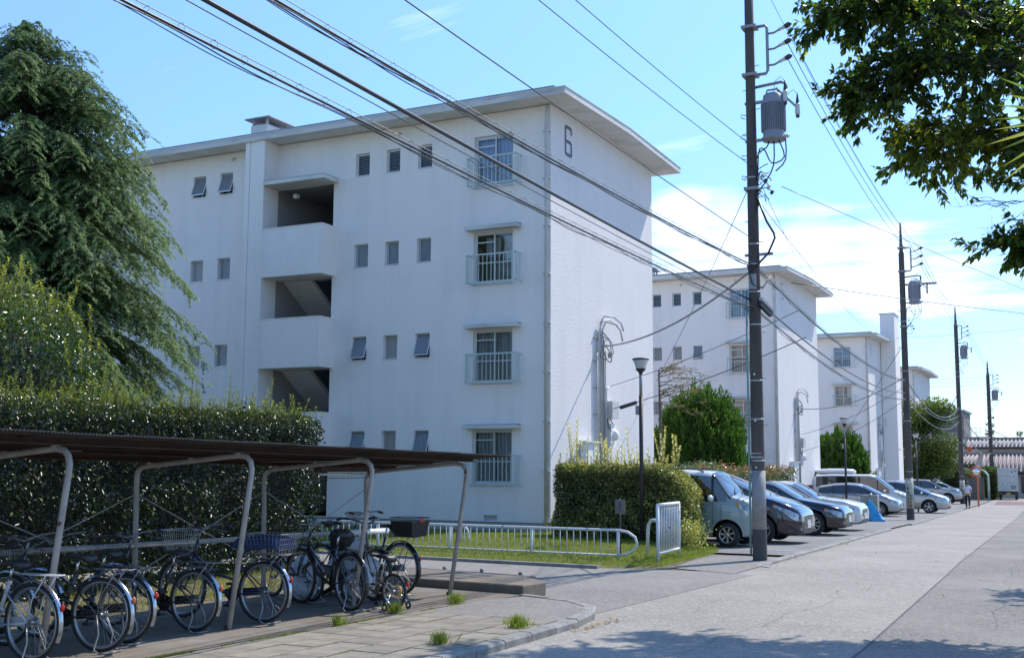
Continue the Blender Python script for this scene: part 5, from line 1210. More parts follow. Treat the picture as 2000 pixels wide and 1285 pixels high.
def upole(label, x, y, base, H, r0=.135, r1=.085, dz=0.0, near=False, spike=False, tr=True, arm=False, left=False, wrap=None, sc=1.0):
    P = thing('utility_pole', label, 'utility pole', (x, y, base), 0, 'utility poles along the kerb')
    rad_ = lambda z: r0+(r1-r0)*z/H
    zs = [-.3, .60, 1.72, H*.5, H-2.2, H] if not spike else [-.3, .6, 1.72, H*.5, H-1.3, H-1.25, H]
    rs = [rad_(max(z, 0)) for z in zs]
    if spike: rs[-2] = r1*.75; rs[-1] = r1*.3
    MB().tube([(0, 0, z) for z in zs], rs, 20).build('shaft', M['pole'], P)
    w0, w1 = wrap or (.60, 1.72)
    MB().lathe([(rad_(w0)+.002, w0), (rad_(w0)+.006, w0), (rad_(w1)+.006, w1), (rad_(w1)+.002, w1)], 22).build('wrap_sheet', M['pole_wrap'] if near else M['yellow_sheet'], P)
    MB().lathe([(r0+.004, -.1), (r0+.003, w0-.002)], 22).build('foot_band', M['pole_base'], P)
    n_st = 9 if near else 4
    for k in range(n_st):
        z = (1.9, 2.7, 3.45, 4.55, 5.2, 5.75, 6.15, 7.5, 9.6)[k] if near else 2+k*H/6
        MB().lathe([(rad_(z)+.001, z), (rad_(z)+.006, z), (rad_(z)+.006, z+.025), (rad_(z)+.001, z+.025)], 20).build('strap', M['strap'], P)
    me = MB().tube([(0, 0, 0), (.11, 0, 0)], .008, 5).data('step_bolt', M['galv'])
    z = 2.6; k = 0
    while z < H-2.4:
        s = obj('step_bolt', me, P); a = 2.7 if k % 2 else -.25
        s.location = (rad_(z)*cos(a), rad_(z)*sin(a), z); s.rotation_euler = (0, 0, a); z += .45*(1.0 if near else 1.6); k += 1
    sx = 1.0
    # insulator crank frame with three line insulators
    A = 9.62+dz; B_ = 10.62+dz; ax = .36*sc
    o = MB().tube([(.05, 0, A), (ax-.04, 0, A), (ax, 0, A+.06), (ax, 0, B_-.06), (ax-.04, 0, B_), (.05, 0, B_)], .033, 8).build('insulator_frame', M['galv'], P)
    MB().box(-.14, .16, -.13, .13, A-.03, A+.03).build('clamp', M['galv'], o); MB().box(-.14, .16, -.13, .13, B_-.03, B_+.03).build('clamp', M['galv'], o)
    for k in range(3):
        z = A+.16+k*.33; i_ = MB().tube([(ax, 0, z), (ax+.14, .0, z), (ax+.25, .0, z+.05)], .022, 7).build('insulator_arm', M['galv'], P)
        MB().lathe([(.0, 0), (.035, .0), (.035, .05), (.022, .06), (.04, .08), (.04, .13), (.0, .14)], 10, 0, (ax+.24, 0, z+.045), (.9, 0, .35)).build('insulator', M['ceramic'], i_)
        MB().lathe([(.0, 0), (.05, .0), (.055, .08), (.03, .14), (0, .14)], 8, 0, (ax+.36, 0, z+.09), (.9, 0, .35)).build('wire_cap', M['cable'], i_)
    if arm: MB().box(-.9 if left else -.12, 1.35, .10, .18, A-.60, A-.52).build('crossarm', M['galv'], P); 
    # fuse cut-out arm
    C_ = 9.36+dz
    MB().tube([(.05, 0, C_), (.62*sc, 0, C_+.04), (.70*sc, 0, C_), (.72*sc, 0, C_-.10)], .032, 8).build('cutout_arm', M['galv'], P)
    MB().bar((.52*sc, -.02, C_-.08), (.92*sc, .0, C_-.52), .05, .04).build('cutout_bar', M['galv'], P)
    for (cx, cz) in ((.70, C_-.16), (.94, C_-.46)):
        c = MB().lathe([(0, 0), (.045, 0), (.05, -.04), (.04, -.05), (.05, -.10), (.05, -.20), (.035, -.23), (0, -.23)], 10, 0, (cx*sc, -.03, cz)).build('fuse_cutout', M['ceramic'], P)
        MB().lathe([(0, .22), (.012, .2), (.035, .03), (.035, 0), (0, 0)], 8, 0, (cx*sc, -.03, cz)).build('boot', M['cable'], c)
        MB().tube([(cx*sc, -.03, cz+.2), (cx*sc-.08, -.03, cz+.30), (cx*sc-.2, -.02, cz+.22), (cx*sc-.24, 0, cz)], .006, 5).build('lead', M['cable'], c)
        MB().lathe([(0, 0), (.04, 0), (.035, -.05), (0, -.05)], 8, 0, (cx*sc, -.03, cz-.23)).build('foot_cap', M['cable'], c)
    # transformer with cooling fins
    T0 = 8.22+dz; h = 1.0; R = .225*sc; tx = .43*sc+.02
    t = MB().lathe([(0, 0), (R*.98, 0), (R*1.05, .03), (R*1.05, .06), (R*.93, .08), (R*.93, .20), (R*.93, .75), (R*.95, .76), (R*.93, .78), (R*.86, .92), (R*.60, .96), (0, .97)], 26, 0, (tx, 0, T0)).build('transformer', M['tr_grey'], P)
    nf = 34 if near else 14; fm = MB().box(-.004, .004, 0, .035, 0, .56).data('fin', M['tr_grey'])
    for k in range(nf): f = obj('fin', fm, t); a = 2*pi*k/nf; f.location = (tx+R*.93*sin(a)*-1, R*.93*cos(a), T0+.19); f.rotation_euler = (0, 0, a)
    MB().tube([(tx-.12, -.05, T0+.95), (tx-.10, -.05, T0+1.03), (tx+.10, -.05, T0+1.03), (tx+.12, -.05, T0+.95)], .02, 6).build('lifting_bar', M['galv'], t)
    for zz in (T0+.02, T0+.80): MB().box(-.12, tx-R*.8, -.035, .035, zz, zz+.05).build('hanger', M['galv'], t)
    MB().lathe([(0, 0), (.03, 0), (.03, .08), (.045, .1), (.02, .15), (0, .15)], 8, 0, (tx+R*.8, -.05, T0+.05), (1, 0, 0)).build('bushing', M['ceramic'], t)
    # leads below the transformer
    ld = [[(tx+.1, 0, T0), (tx+.2, 0, T0-.35), (tx-.05, 0, T0-.45), (.25, 0, T0-.15), (.13, 0, T0-.25), (.11, 0, T0-1.3)], [(tx, 0, T0), (tx-.02, 0, T0-.5), (.25, -.02, T0-.85), (.1, -.02, T0-1.0)], [(tx-.1, 0, T0), (.3, 0, T0-.12), (.1, -.05, T0-.35), (.1, -.08, T0-1.4)], [(tx+R, 0, T0+.1), (tx+R, 0, T0-.4), (tx+.02, 0, T0-.62)]]
    for q in ld: 
        pts = [Vector(a) for a in q]; sm_ = []
        for i in range(len(pts)-1):
            for u in (0, .33, .66): 
                p0 = pts[max(i-1, 0)]; p1 = pts[i]; p2 = pts[i+1]; p3 = pts[min(i+2, len(pts)-1)]
                sm_.append(.5*((2*p1)+(p2-p0)*u+(2*p0-5*p1+4*p2-p3)*u*u+(3*p1-p0-3*p2+p3)*u**3))
        sm_.append(pts[-1]); MB().tube(sm_, .014 if near else .012, 6).build('lead', M['cable'], P)
    # clutter of low voltage taps
    Lz = 7.25+dz; r = random.Random(int(x*100+y)); 
    for k in range(9 if near else 5):
        a0 = r.uniform(-.4, .6); p = [Vector((.08, -.05, Lz+r.uniform(-.2, .35)))]
        for j in range(4): p.append(p[-1]+Vector((r.uniform(.0, .14), r.uniform(-.05, .05), r.uniform(-.13, .12))))
        MB().tube(p, .010, 5).build('tap_wire', M['cable'], P)
    for k in range(4): MB().lathe([(0, 0), (.03, .0), (.035, .05), (.02, .08), (0, .08)], 8, 0, (.2+.06*k, -.05, Lz+.25-.12*k), (.6, -.3, .6)).build('tap_insulator', M['cable' if k % 2 else 'ceramic'], P)
    MB().box(-.14, .14, -.14, .14, 7.25+dz, 7.31+dz).build('rack_clamp', M['galv'], P)
    for k in range(4):
        z = 7.55+.42*k+dz; MB().tube([(-.10, 0, z), (-.19, -.01, z+.02), (-.21, -.01, z-.04), (-.12, 0, z-.07)], .010, 5).build('service_hook', M['galv'], P)
    if near:
        MB().tube([(.10, -.04, 7.1), (.28, -.05, 6.6), (.42, -.06, 6.35), (.44, -.06, 6.25), (.30, -.06, 5.95), (-.05, -.10, 5.6)], .022, 8).build('drop_loop', M['cable'], P)
        MB().box(-.18, .38, -.03, .03, 5.93, 5.98).build('small_arm', M['galv'], P)
        MB().tube([(-.158, -.06, .12), (-.152, -.06, 5.25)], .022, 8).build('conduit', M['conduit'], P)
        c = MB().bar((.12, -.10, 4.98), (.26, .22, 4.78), .08, .11).build('splice_closure', M['cable'], P); 
        MB().bar((.15, -.12, 5.06), (.28, .20, 4.86), .075, .05).build('closure_lid', M['pvc'], c)
        MB().tube([(-.1, -.14, 5.75), (.0, -.19, 5.35), (.2, -.16, 5.25), (.33, .05, 5.55)], .012, 6).build('slack_loop', M['cable'], P)
        MB().box(-.07, .07, -.16, -.125, 5.25, 5.55).build('pole_clip', M['galv'], P)
        for k in range(3): MB().cyl((.0, -.135, 1.78+k*.9), (.0, -.15, 1.78+k*.9), .02, n=10).build('stud', M['strap'], P)
        # printed band near the top of the wrap
        mb = MB()
        for a in np.linspace(-2.6, -.6, 16): mb.box(.137*cos(a)-.005, .137*cos(a)+.005, .137*sin(a)-.003, .137*sin(a)+.003, 1.96, 1.985+.012*(int(a*37) % 2))
        for a in np.linspace(-2.4, -.9, 12): mb.box(.137*cos(a)-.005, .137*cos(a)+.005, .137*sin(a)-.003, .137*sin(a)+.003, 2.04, 2.06)
        q_ = mb.build('printed_band', M['ceramic'], P); q_['kind'] = 'stuff'
    else:
        mb = MB()
        for k in range(7): kanji(mb, -.045, -rad_(1.5)-.008, 1.28-k*.145, .11, k+int(y))
        for k in range(6): kanji(mb, .055, -rad_(1.5)-.006, 1.0-k*.14, .10, k+int(y)+30)
        q_ = mb.build('pole_lettering', M['pole_base'], P); q_['kind'] = 'stuff'
        MB().lathe([(0, 0), (.075, 0), (.075, .003), (0, .003)], 16, 0, (-.02, -rad_(1.5)-.006, 1.58), (0, -1, 0)).build('round_mark', M['ceramic'], P)
        MB().lathe([(rad_(1.7)+.007, 1.74), (rad_(1.7)+.007, 1.80)], 20).build('mark_band', M['pole_base'], P)
    return P
upole('thick utility pole in the foreground with a teal conduit and grey wrap sheet', -5.98, 22.19, 0.0, 12.3, near=True)
upole('utility pole with yellowed lettered sheet beside the silver minivan', -7.20, 50.1, -.35, 12.45, .15, .11, dz=.75, spike=True, arm=True, wrap=(.5, 1.80), sc=1.05)
upole('utility pole beside the walking man', -9.05, 87.8, -.71, 14.1, .17, .13, dz=2.1, spike=True, sc=1.05)
upole('farthest utility pole in the row, behind the box truck', -9.25, 115.1, -.87, 12.6, .20, .15, dz=.75, spike=True, arm=False, left=True, sc=1.2)
P = thing('tall_street_pole', 'plain thin grey pole beside the tiled roofs in the distance', 'pole', (-13.2, 128, -1)); MB().tube([(0, 0, 0), (0, 0, 8.2)], [.2, .13], 10).build('shaft', M['pole'], P)
for (x, y, h, lab) in ((-7.2, 190, 9.5, 'distant utility pole at the right, taller one'), (-11.3, 200, 8.0, 'distant utility pole right of the far conifers, shorter one')):
    P = thing('distant_pole', lab, 'utility pole', (x, y, -1.2)); MB().tube([(0, 0, 0), (0, 0, h)], [.22, .12], 8).build('shaft', M['pole'], P); MB().box(-.9, .9, -.05, .05, h-1.6, h-1.45).build('crossarm', M['galv'], P)

# ================================================================ overhead wires
def cat_pts(p, q, sag, n=26):
    p = Vector(p); q = Vector(q); return [p+(q-p)*(i/n)+Vector((0, 0, -4*sag*(i/n)*(1-i/n))) for i in range(n+1)]
def wire(label, p, q, sag, r=.008, m='cable', name='overhead_wire', cat='cable', n=26, group='overhead cables'):
    o = MB().tube(cat_pts(p, q, sag, n), r, 6).build(name, M[m]); return tag(o, label, cat, group)
def bundle(label, p, q, sag, rings=True, seed=0, extra=2, below=True, r=.012, up=.05, amp=.05, ringstep=.36, path=None):
    B = thing('cable_bundle', label, 'cable', (0, 0, 0), 0, 'lashed cable bundles'); L = (Vector(q)-Vector(p)).length; n = int(L/.25)
    C_ = path or cat_pts(p, q, sag, n); rg = np.random.default_rng(seed)
    MB().tube([c+Vector((0, 0, up)) for c in C_], .0045, 5).build('messenger_wire', M['steelwire'], B)
    MB().tube(C_, r, 7).build('cable', M['cable'], B)
    for k in range(extra):
        ph = rg.uniform(0, 6); fr = rg.uniform(2.2, 3.6); a = amp*rg.uniform(.6, 1.2)
        pts = []
        for i, c in enumerate(C_):
            s = i*.25*fr/1.6+ph; pts.append(c+Vector((.02*cos(s*1.3), .0, -(r+.014)-a*(.5+.5*sin(s)) if below else .012*sin(s*2))))
        MB().tube(pts, (.006, .0045, .007)[k % 3], 5).build('cable', M['cable'], B)
    if rings:
        me = MB().ring((0, 0, 0), (0, 1, 0), .036, .0022, 10, 4).data('hanger_ring', M['galv'])
        i = 0.0; d = (C_[1]-C_[0]).length
        while i < len(C_)-1.01:
            a = int(i); c = C_[a].lerp(C_[a+1], i-a); o = obj('hanger_ring', me, B); o.location = c+Vector((0, 0, up*.35)); o.rotation_euler = (rg.uniform(-.5, .5), 0, 0); i += ringstep/d
    return B
PX = -5.95
bundle('lowest bundle of cables with hanger rings crossing in front of the first block', (PX, -6, 5.42), (PX-.05, 22.1, 4.87), .20, seed=1, extra=2, amp=.045)
bundle('upper cable bundle with rings crossing below the number 6', (PX, -6, 6.05), (PX-.05, 22.1, 5.74), .28, seed=2, extra=3, r=.013, amp=.022, up=.055)
wire('thick black cable crossing the white building between the two ringed bundles', (PX, -6, 5.72), (PX-.1, 22.1, 5.05), .10, .021)
wire('thin wire just below the thick black cable', (PX, -6, 5.72), (PX-.1, 22.1, 4.95), .14, .0055)
wire('thin wire rising over the roof corner of the first block', (PX, -6, 6.75), (PX, 22.1, 6.24), .12, .008)
wire('thin high wire meeting the foreground pole below the transformer', (PX, -6, 8.0), (PX, 22.1, 7.72), .35, .007)
wire('thin high wire meeting the foreground pole just under the transformer', (PX, -6, 8.4), (PX, 22.1, 8.14), .35, .007)
def ln(a, b, l0, kw={}): pass
P1 = (-5.98, 22.19, 0); P2 = (-7.20, 50.1, -.35); P3 = (-9.05, 87.8, -.71); P4 = (-9.25, 115.1, -.87)
def on(P, dx, z): return (P[0]+dx, P[1], P[2]+z)
for k, s in enumerate(('lowest', 'middle', 'top')):
    zz = .26+.33*k
    wire('%s of the three power lines between the foreground pole and the second pole' % s, on(P1, .75, 9.62+zz), on(P2, .75, 10.37+zz), .45, .009, group='power lines')
    wire('%s of the three power lines between the second pole and the third' % s, on(P2, .75, 10.37+zz), on(P3, .8, 11.72+zz), .5, .010, group='power lines')
    wire('%s of the three power lines between the third pole and the farthest' % s, on(P3, .8, 11.72+zz), on(P4, .8, 10.37+zz), .4, .012, group='power lines')
    wire('%s of the three power lines from the farthest pole to the left' % s, on(P4, -.1, 10.2+zz), (-38, 104, 9.6+zz), .5, .012, group='power lines')
wire('thin earth wire between the tops of the first and second poles', on(P1, .0, 12.2), on(P2, 0, 12.3), .35, .006, group='power lines')
wire('thin earth wire between the tops of the second and third poles', on(P2, .0, 12.3), on(P3, 0, 14.0), .35, .008, group='power lines')
bundle('ringed cable bundle from the foreground pole to the second pole, upper', on(P1, .05, 5.70), on(P2, 0, 5.75), .42, seed=4, extra=2, r=.016, amp=.02, up=.06, ringstep=.42)
wire('black cable from the foreground pole to the second pole, in the middle', on(P1, .05, 5.05), on(P2, 0, 5.25), .45, .018)
bundle('low twisted cable bundle from the foreground pole to the second pole', on(P1, .1, 4.80), on(P2, 0, 5.0), .45, seed=6, extra=2, r=.014, amp=.03, up=.03, rings=False)
wire('sagging thick cable between the second and third poles, upper', on(P2, 0, 5.85), on(P3, 0, 6.9), 1.15, .026)
wire('sagging cable between the second and third poles, middle', on(P2, 0, 5.3), on(P3, 0, 6.3), .7, .02)
wire('sagging cable between the second and third poles, lowest', on(P2, 0, 5.0), on(P3, 0, 5.9), .9, .02)
wire('pale sagging cable between the third and farthest poles, upper', on(P3, 0, 6.8), on(P4, 0, 5.6), .9, .035, 'cable_grey')
wire('pale sagging cable between the third and farthest poles, lower', on(P3, 0, 5.9), on(P4, 0, 4.1), .9, .03, 'cable_grey')
wire('cable from the farthest pole into the distance', on(P4, 0, 6.4), (-7.2, 190, 7), 1.2, .03)
wire('second cable from the farthest pole into the distance', on(P4, 0, 5.6), (-11.3, 200, 6), 1.0, .03)
# service drops and cross-street wires
wire('thick grey service cable from the foreground pole to the end wall of the first block', (-5.98, 22.1, 5.66), (-12.22, 29.4, 5.09), .33, .022, 'cable_grey', 'service_drop')
wire('thin wire slanting from the foreground pole down to the edge of the end wall', (-6.05, 22.2, 7.35), (-12.25, 33.8, 4.43), .10, .008, 'cable', 'service_drop')
wire('thin wire from the street cables to the pipes on the end wall, upper', (-12.2, 29.9, 4.02), (-6.25, 27.0, 5.45), .10, .008, 'cable', 'service_drop')
wire('wire with a dark sleeve from the street cables to the meter on the end wall', (-12.2, 29.95, 3.38), (-6.35, 28.2, 4.95), .12, .011, 'cable', 'service_drop')
s = thing('cable_sleeve', 'thick black cable sleeve on a wire in front of the end wall', 'cable sleeve', (-11.62, 29.78, 3.47)); MB().bar((-.28, .08, -.06), (.28, -.085, .07), .08, .10).build('sleeve', M['cable'], s, bevel=.02)
wire('service cable from the second pole to the end wall of the second block', (-7.2, 50.1, 5.6), (-13.0, 55.6, 4.62), .45, .022, 'cable_grey', 'service_drop')
wire('thin wire from the second pole to the lower pipes of the second block', (-7.2, 50.1, 5.2), (-13.0, 56.2, 3.4), .25, .010, 'cable', 'service_drop')
wire('wire with a sleeve to the meter of the second block', (-7.3, 49.5, 4.5), (-13.0, 56.4, 2.6), .25, .010, 'cable', 'service_drop')
wire('service cable from the third pole back to the third block', (-9.05, 87.8, 7.2), (-12.6, 83.2, 3.1), 1.0, .022, 'cable', 'service_drop')
wire('long wire crossing the sky to the right from the foreground pole, upper', (-5.4, 22.2, 7.28), (2.2, 62.0, 8.0), .12, .007, group='cross-street wires')
wire('dark wire crossing to the right from the ringed bundle behind the foreground pole', (-5.92, 25.0, 5.80), (5.2, 62.0, 8.4), .25, .009, group='cross-street wires')
wire('thin twisted wire crossing to the right over the second pole', (-10.77, 50.0, 8.7), (6, 62.0, 8.9), .15, .010, group='cross-street wires')
wire('very thin wire crossing behind the second and third poles', (-13.3, 84.0, 10.9), (8, 92.0, 13.3), .4, .012, group='cross-street wires')
wire('thin wire from the foreground pole sloping to the third block', (-5.98, 22.2, 7.2), (-13.0, 78.8, 10.4), .35, .008, group='cross-street wires')
wire('thin wire from the foreground pole to the roof of the second block', (-5.98, 22.2, 7.8), (-12.9, 60.0, 10.9), .25, .007, group='cross-street wires')
wire('thin guy wire down from the second pole toward the third block', (-7.2, 50.1, 7.0), (-13.2, 62.5, 2.2), .1, .012, group='cross-street wires')

# ================================================================ street furniture
M['lamp_glass'] = mat('frosted lamp bowl', (0.62, 0.64, 0.66), 0.2, trans=.25, spec=.6)
M['lamp_dark'] = mat('dark brown lamp paint', (0.035, 0.026, 0.024), 0.5)
def lamp(label, x, y, z, H, sign=False):
    t = thing('street_lamp', label, 'street lamp', (x, y, z), 0, 'lamp posts on the estate'); 
    MB().tube([(0, 0, 0), (0, 0, H*.80)], .045, 12).build('post', M['lamp_dark'], t)
    MB().tube([(0, 0, H*.80), (0, 0, H-.33)], .036, 12).build('post_top', M['galv'], t)
    MB().lathe([(.04, -.36), (.045, -.32), (.11, -.26), (.115, -.235), (0, -.235)], 18, 0, (0, 0, H)).build('base_cone', M['lamp_dark'], t)
    MB().lathe([(.105, -.235), (.14, -.12), (.17, -.045), (.17, -.035), (.13, -.035)], 20, 0, (0, 0, H)).build('bowl', M['lamp_glass'], t)
    MB().lathe([(0, 0), (.15, 0), (.185, -.015), (.19, -.042), (.175, -.045), (0, -.045)], 20, 0, (0, 0, H)).build('cap', M['lamp_dark'], t)
    MB().box(-.12, -.05, -.03, .04, H-1.25, H-1.05).build('photo_cell', M['galv'], t)
lamp('lamp post with frosted bowl in front of the first end wall, standing in the hedge', -9.03, 23.9, 0.05, 4.12)
lamp('lamp post standing behind the silver hatchback', -9.35, 48.0, -.33, 4.15)
lamp('lamp post behind the silver minivan beside the round tree', -8.85, 64.4, -.51, 4.15)

# white guard rail with balusters along the lawn
F = thing('guard_rail', 'long low white guard rail with chipped paint along the lawn edge', 'railing', (0, 0, 0))
def fl(x): return float(np.interp(x, [-18, -12, -8.2], [20.55, 20.45, 20.38]))
zt, zb = .60, .14
MB().tube([(-18, fl(-18), zt), (-12, fl(-12), zt), (-8.15, fl(-8.15), zt), (-7.98, fl(-8), zt-.03), (-7.84, fl(-8), zt-.12), (-7.80, fl(-8), (zt+zb)/2), (-7.84, fl(-8), zb+.12), (-7.98, fl(-8), zb+.03), (-8.15, fl(-8.15), zb)], .026, 10).build('top_rail', M['white_rust'], F)
MB().tube([(-18, fl(-18), zb), (-12, fl(-12), zb), (-8.15, fl(-8.15), zb)], .017, 8).build('bottom_rail', M['white_rust'], F)
me = MB().cyl((0, 0, zb), (0, 0, zt), .0085, n=6).data('baluster', M['white_rust'])
x = -17.9
while x < -8.25: b = obj('baluster', me, F); b.location = (x, fl(x), 0); x += .142
for x in (-17.2, -15.4, -13.6, -11.85, -10.0, -8.18): MB().cyl((x, fl(x), -.05), (x, fl(x), zt), .027, n=10).build('post', M['white_rust'], F)
G = thing('fence_panel', 'short white barred fence panel standing end-on beside the parking lot', 'railing', (0, 0, 0))
a = Vector((-7.36, 20.29, 0)); b = Vector((-7.52, 21.95, 0))
MB().tube([a+Vector((0, 0, -.05)), a+Vector((0, 0, 1.08))], .03, 10).build('post', M['white_rust'], G); MB().tube([b+Vector((0, 0, -.05)), b+Vector((0, 0, 1.08))], .03, 10).build('post', M['white_rust'], G)
MB().tube([a+Vector((0, 0, 1.08)), b+Vector((0, 0, 1.08))], .032, 10).build('rail', M['white_rust'], G); MB().tube([a+Vector((0, 0, .20)), b+Vector((0, 0, .20))], .024, 8).build('rail', M['white_rust'], G)
for k in range(1, 13): c = a.lerp(b, k/13); MB().cyl(c+Vector((0, 0, .2)), c+Vector((0, 0, 1.08)), .011, n=6).build('baluster', M['white_rust'], G)
t = thing('bent_pipe_post', 'rusty white pipe post leaning against the short fence panel', 'post', (-7.95, 21.3, 0.03)); MB().tube([(0, 0, -.05), (.07, -.12, .55), (.10, -.16, .66), (.17, -.22, .73), (.30, -.4, .75), (.50, -.72, .75)], .032, 10).build('pipe', M['white_rust'], t)
t = thing('low_bent_pipe', 'small white bent pipe standing on the lawn behind the guard rail', 'post', (-12.3, 21.7, .1)); MB().tube([(0, 0, -.05), (.0, 0, .34), (.03, 0, .40), (.09, 0, .41), (.16, 0, .33), (.22, 0, -.03)], .025, 8).build('pipe', M['white_rust'], t)
t = thing('small_sign', 'small weathered sign board seen from behind on a thin post in front of the hedge', 'sign', (-8.28, 20.75, .03)); MB().tube([(0, 0, -.05), (0, 0, 1.10)], .016, 8).build('post', M['pole_base'], t)
MB().box(-.10, .10, -.004, .008, .86, 1.13).build('board', mat('weathered sign board', (.20, .18, .16), .8, var=(6, (.13, .12, .11), .4, .6)), t)
MB().box(-.012, .012, -.012, -.004, .84, 1.15).build('brace', M['galv'], t)
# ================================================================ cars
import bmesh
def paint(name, c, metal=0.35, rough=.28): return mat(name, c, rough, metal, coat=1.0, var=(0.8, tuple(v*.93 for v in c), .4, .6))
M['cglass'] = mat('tinted car glass', (0.014, 0.018, 0.02), 0.04, spec=1.0, coat=.6)
M['cblack'] = mat('black car trim', (0.018, 0.018, 0.019), 0.5)
M['arch'] = mat('wheel arch liner', (0.006, 0.006, 0.006), 0.95)
M['ctyre'] = mat('car tyre', (0.022, 0.022, 0.022), 0.8)
M['crim'] = mat('silver wheel', (0.50, 0.50, 0.51), 0.3, 0.7)
M['crimdark'] = mat('dark wheel well', (0.02, 0.02, 0.02), 0.7)
M['headlamp'] = mat('headlamp lens', (0.60, 0.62, 0.64), 0.08, .3, spec=1.0, coat=1, var=(9, (.25, .26, .28), .4, .6))
M['amber'] = mat('amber lens', (0.55, 0.22, 0.06), 0.12, coat=1)
M['taillamp'] = mat('red tail lamp', (0.18, 0.02, 0.02), 0.12, coat=1)
M['plate'] = mat('licence plate white', (0.72, 0.72, 0.70), 0.4)
M['plate_y'] = mat('licence plate yellow', (0.62, 0.50, 0.08), 0.4)
M['plate_ink'] = mat('plate ink', (0.02, 0.08, 0.04), 0.5)
class Car:
    def __init__(s, label, fwx, side_y, L, W, top, belt, fa, ra, Rw, col, glassx, pill, ws, rg_, rot=0.0, roofcol=None, tumble=.28, bottom=.20, nose=.80, name='parked_car', cat='car', chrome=False, spokes=7, plate='plate', rack=False, headl=(.55, .05), grille=True, dz=.045, rear_dark=False):
        s.L = L; s.W = W; s.top = top; s.belt = belt; s.tumble = tumble; s.bottom = bottom; s.nose = nose
        z = zg(side_y)+dz; yc = side_y+W/2
        T = thing(name, label, cat, (fwx-fa*cos(rot)+W/2*0, yc, z), rot, 'cars parked along the street'); s.T = T
        xs = sorted({round(v, 3) for v in list(np.arange(.3, L-.25, .14))+[0, .03, .08, .16, L-.18, L-.09, L-.035, L]+list(glassx)+[q for p in pill for q in p]+list(ws)+list(rg_)})
        xs = [x for i, x in enumerate(xs) if i == 0 or x-xs[i-1] > .012]
        n = 13; V = []; 
        for x in xs:
            r = s.ring(x)
            V += [(x, -y, zz) for y, zz in r]+[(x, y, zz) for y, zz in r[-2:0:-1]]
        m = 2*n-2; F = []; MI = []
        def cls(xm, k):
            k2 = k if k < n-1 else m-1-k
            if k2 <= 1: return 2
            if k2 == 7 and glassx[0] < xm < glassx[1]:
                return 2 if any(a < xm < b for a, b in pill) else 1
            if k2 >= 9 and ws[0] < xm < ws[1]: return 4
            if k2 >= 9 and rg_[0] < xm < rg_[1]: return 5
            if roofcol and k2 >= 8 and rg_[0]-.3 < xm < ws[0]: return 6
            if roofcol and k2 >= 8 and xm < ws[1] and xm >= ws[0]: return 2
            return 0
        for i in range(len(xs)-1):
            for k in range(m):
                F.append((i*m+k, i*m+(k+1) % m, (i+1)*m+(k+1) % m, (i+1)*m+k)); MI.append(cls((xs[i]+xs[i+1])/2, k))
        F.append(tuple(range(m))[::-1]); MI.append(0); F.append(tuple((len(xs)-1)*m+k for k in range(m))); MI.append(0)
        me = bpy.data.meshes.new('body'); me.from_pydata(V, [], [f[::-1] for f in F]); me.polygons.foreach_set('material_index', MI)
        mats = [col, M['cglass'], M['cblack'], M['arch'], M['cglass'], M['cglass'], roofcol or col]
        for q in mats: me.materials.append(q)
        bm = bmesh.new(); bm.from_mesh(me); bmesh.ops.recalc_face_normals(bm, faces=bm.faces); bm.to_mesh(me); bm.free()
        cut = MB(); Ra = Rw+.065
        for ax in (fa, ra):
            for sg in (-1, 1): cut.cyl((ax, sg*(W/2-.26), Rw+.01), (ax, sg*(W/2+.2), Rw+.01), Ra, n=28, m=3)
        cme = cut.data('cut', mats)
        bm = bmesh.new(); bm.from_mesh(cme); bmesh.ops.recalc_face_normals(bm, faces=bm.faces); bm.to_mesh(cme); bm.free()
        o1 = bpy.data.objects.new('tmp', me); o2 = bpy.data.objects.new('tmp2', cme); COL.objects.link(o1); COL.objects.link(o2)
        md = o1.modifiers.new('b', 'BOOLEAN'); md.operation = 'DIFFERENCE'; md.object = o2; md.solver = 'EXACT'
        dg = bpy.context.evaluated_depsgraph_get(); res = bpy.data.meshes.new_from_object(o1.evaluated_get(dg))
        bpy.data.objects.remove(o1); bpy.data.objects.remove(o2)
        def split(name, keep, parent):
            bm = bmesh.new(); bm.from_mesh(res); bmesh.ops.delete(bm, geom=[f for f in bm.faces if f.material_index not in keep], context='FACES')
            bmesh.ops.remove_doubles(bm, verts=bm.verts, dist=.0002)
            if not bm.faces: bm.free(); return None
            mm = bpy.data.meshes.new(name); bm.to_mesh(mm); bm.free()
            for q in mats: mm.materials.append(q)
            mm.polygons.foreach_set('use_smooth', [True]*len(mm.polygons)); mm.set_sharp_from_angle(angle=rad(32)); mm.update()
            return obj(name, mm, parent)
        B = split('body', {0, 2, 3}, T)
        bm = bmesh.new(); bm.from_mesh(res); bmesh.ops.delete(bm, geom=[f for f in bm.faces if f.material_index != 1], context='FACES'); bmesh.ops.remove_doubles(bm, verts=bm.verts, dist=.0002)
        left_ = set(bm.faces)
        while left_:
            st_ = [next(iter(left_))]; isl = set(st_)
            while st_:
                f_ = st_.pop()
                for e_ in f_.edges:
                    for g_ in e_.link_faces:
                        if g_ not in isl: isl.add(g_); st_.append(g_)
            left_ -= isl; vs_ = {}; fs_ = []
            for f_ in isl: fs_.append(tuple(vs_.setdefault(v_.index, (len(vs_), tuple(v_.co)))[0] for v_ in f_.verts))
            mb = MB(); mb.add([c_ for _, c_ in sorted(vs_.values())], fs_, 0, True); mb.build('side_window', M['cglass'], T)
        bm.free()
        split('windscreen', {4}, T); split('rear_window', {5}, T)
        if roofcol: split('roof', {6}, T)
        # wheels
        for ax in (fa, ra):
            for sg in (-1, 1): s.wheel(T, ax, sg*(W/2-.115), Rw, sg, spokes)
        # seams of doors and bonnet
        mb = MB()
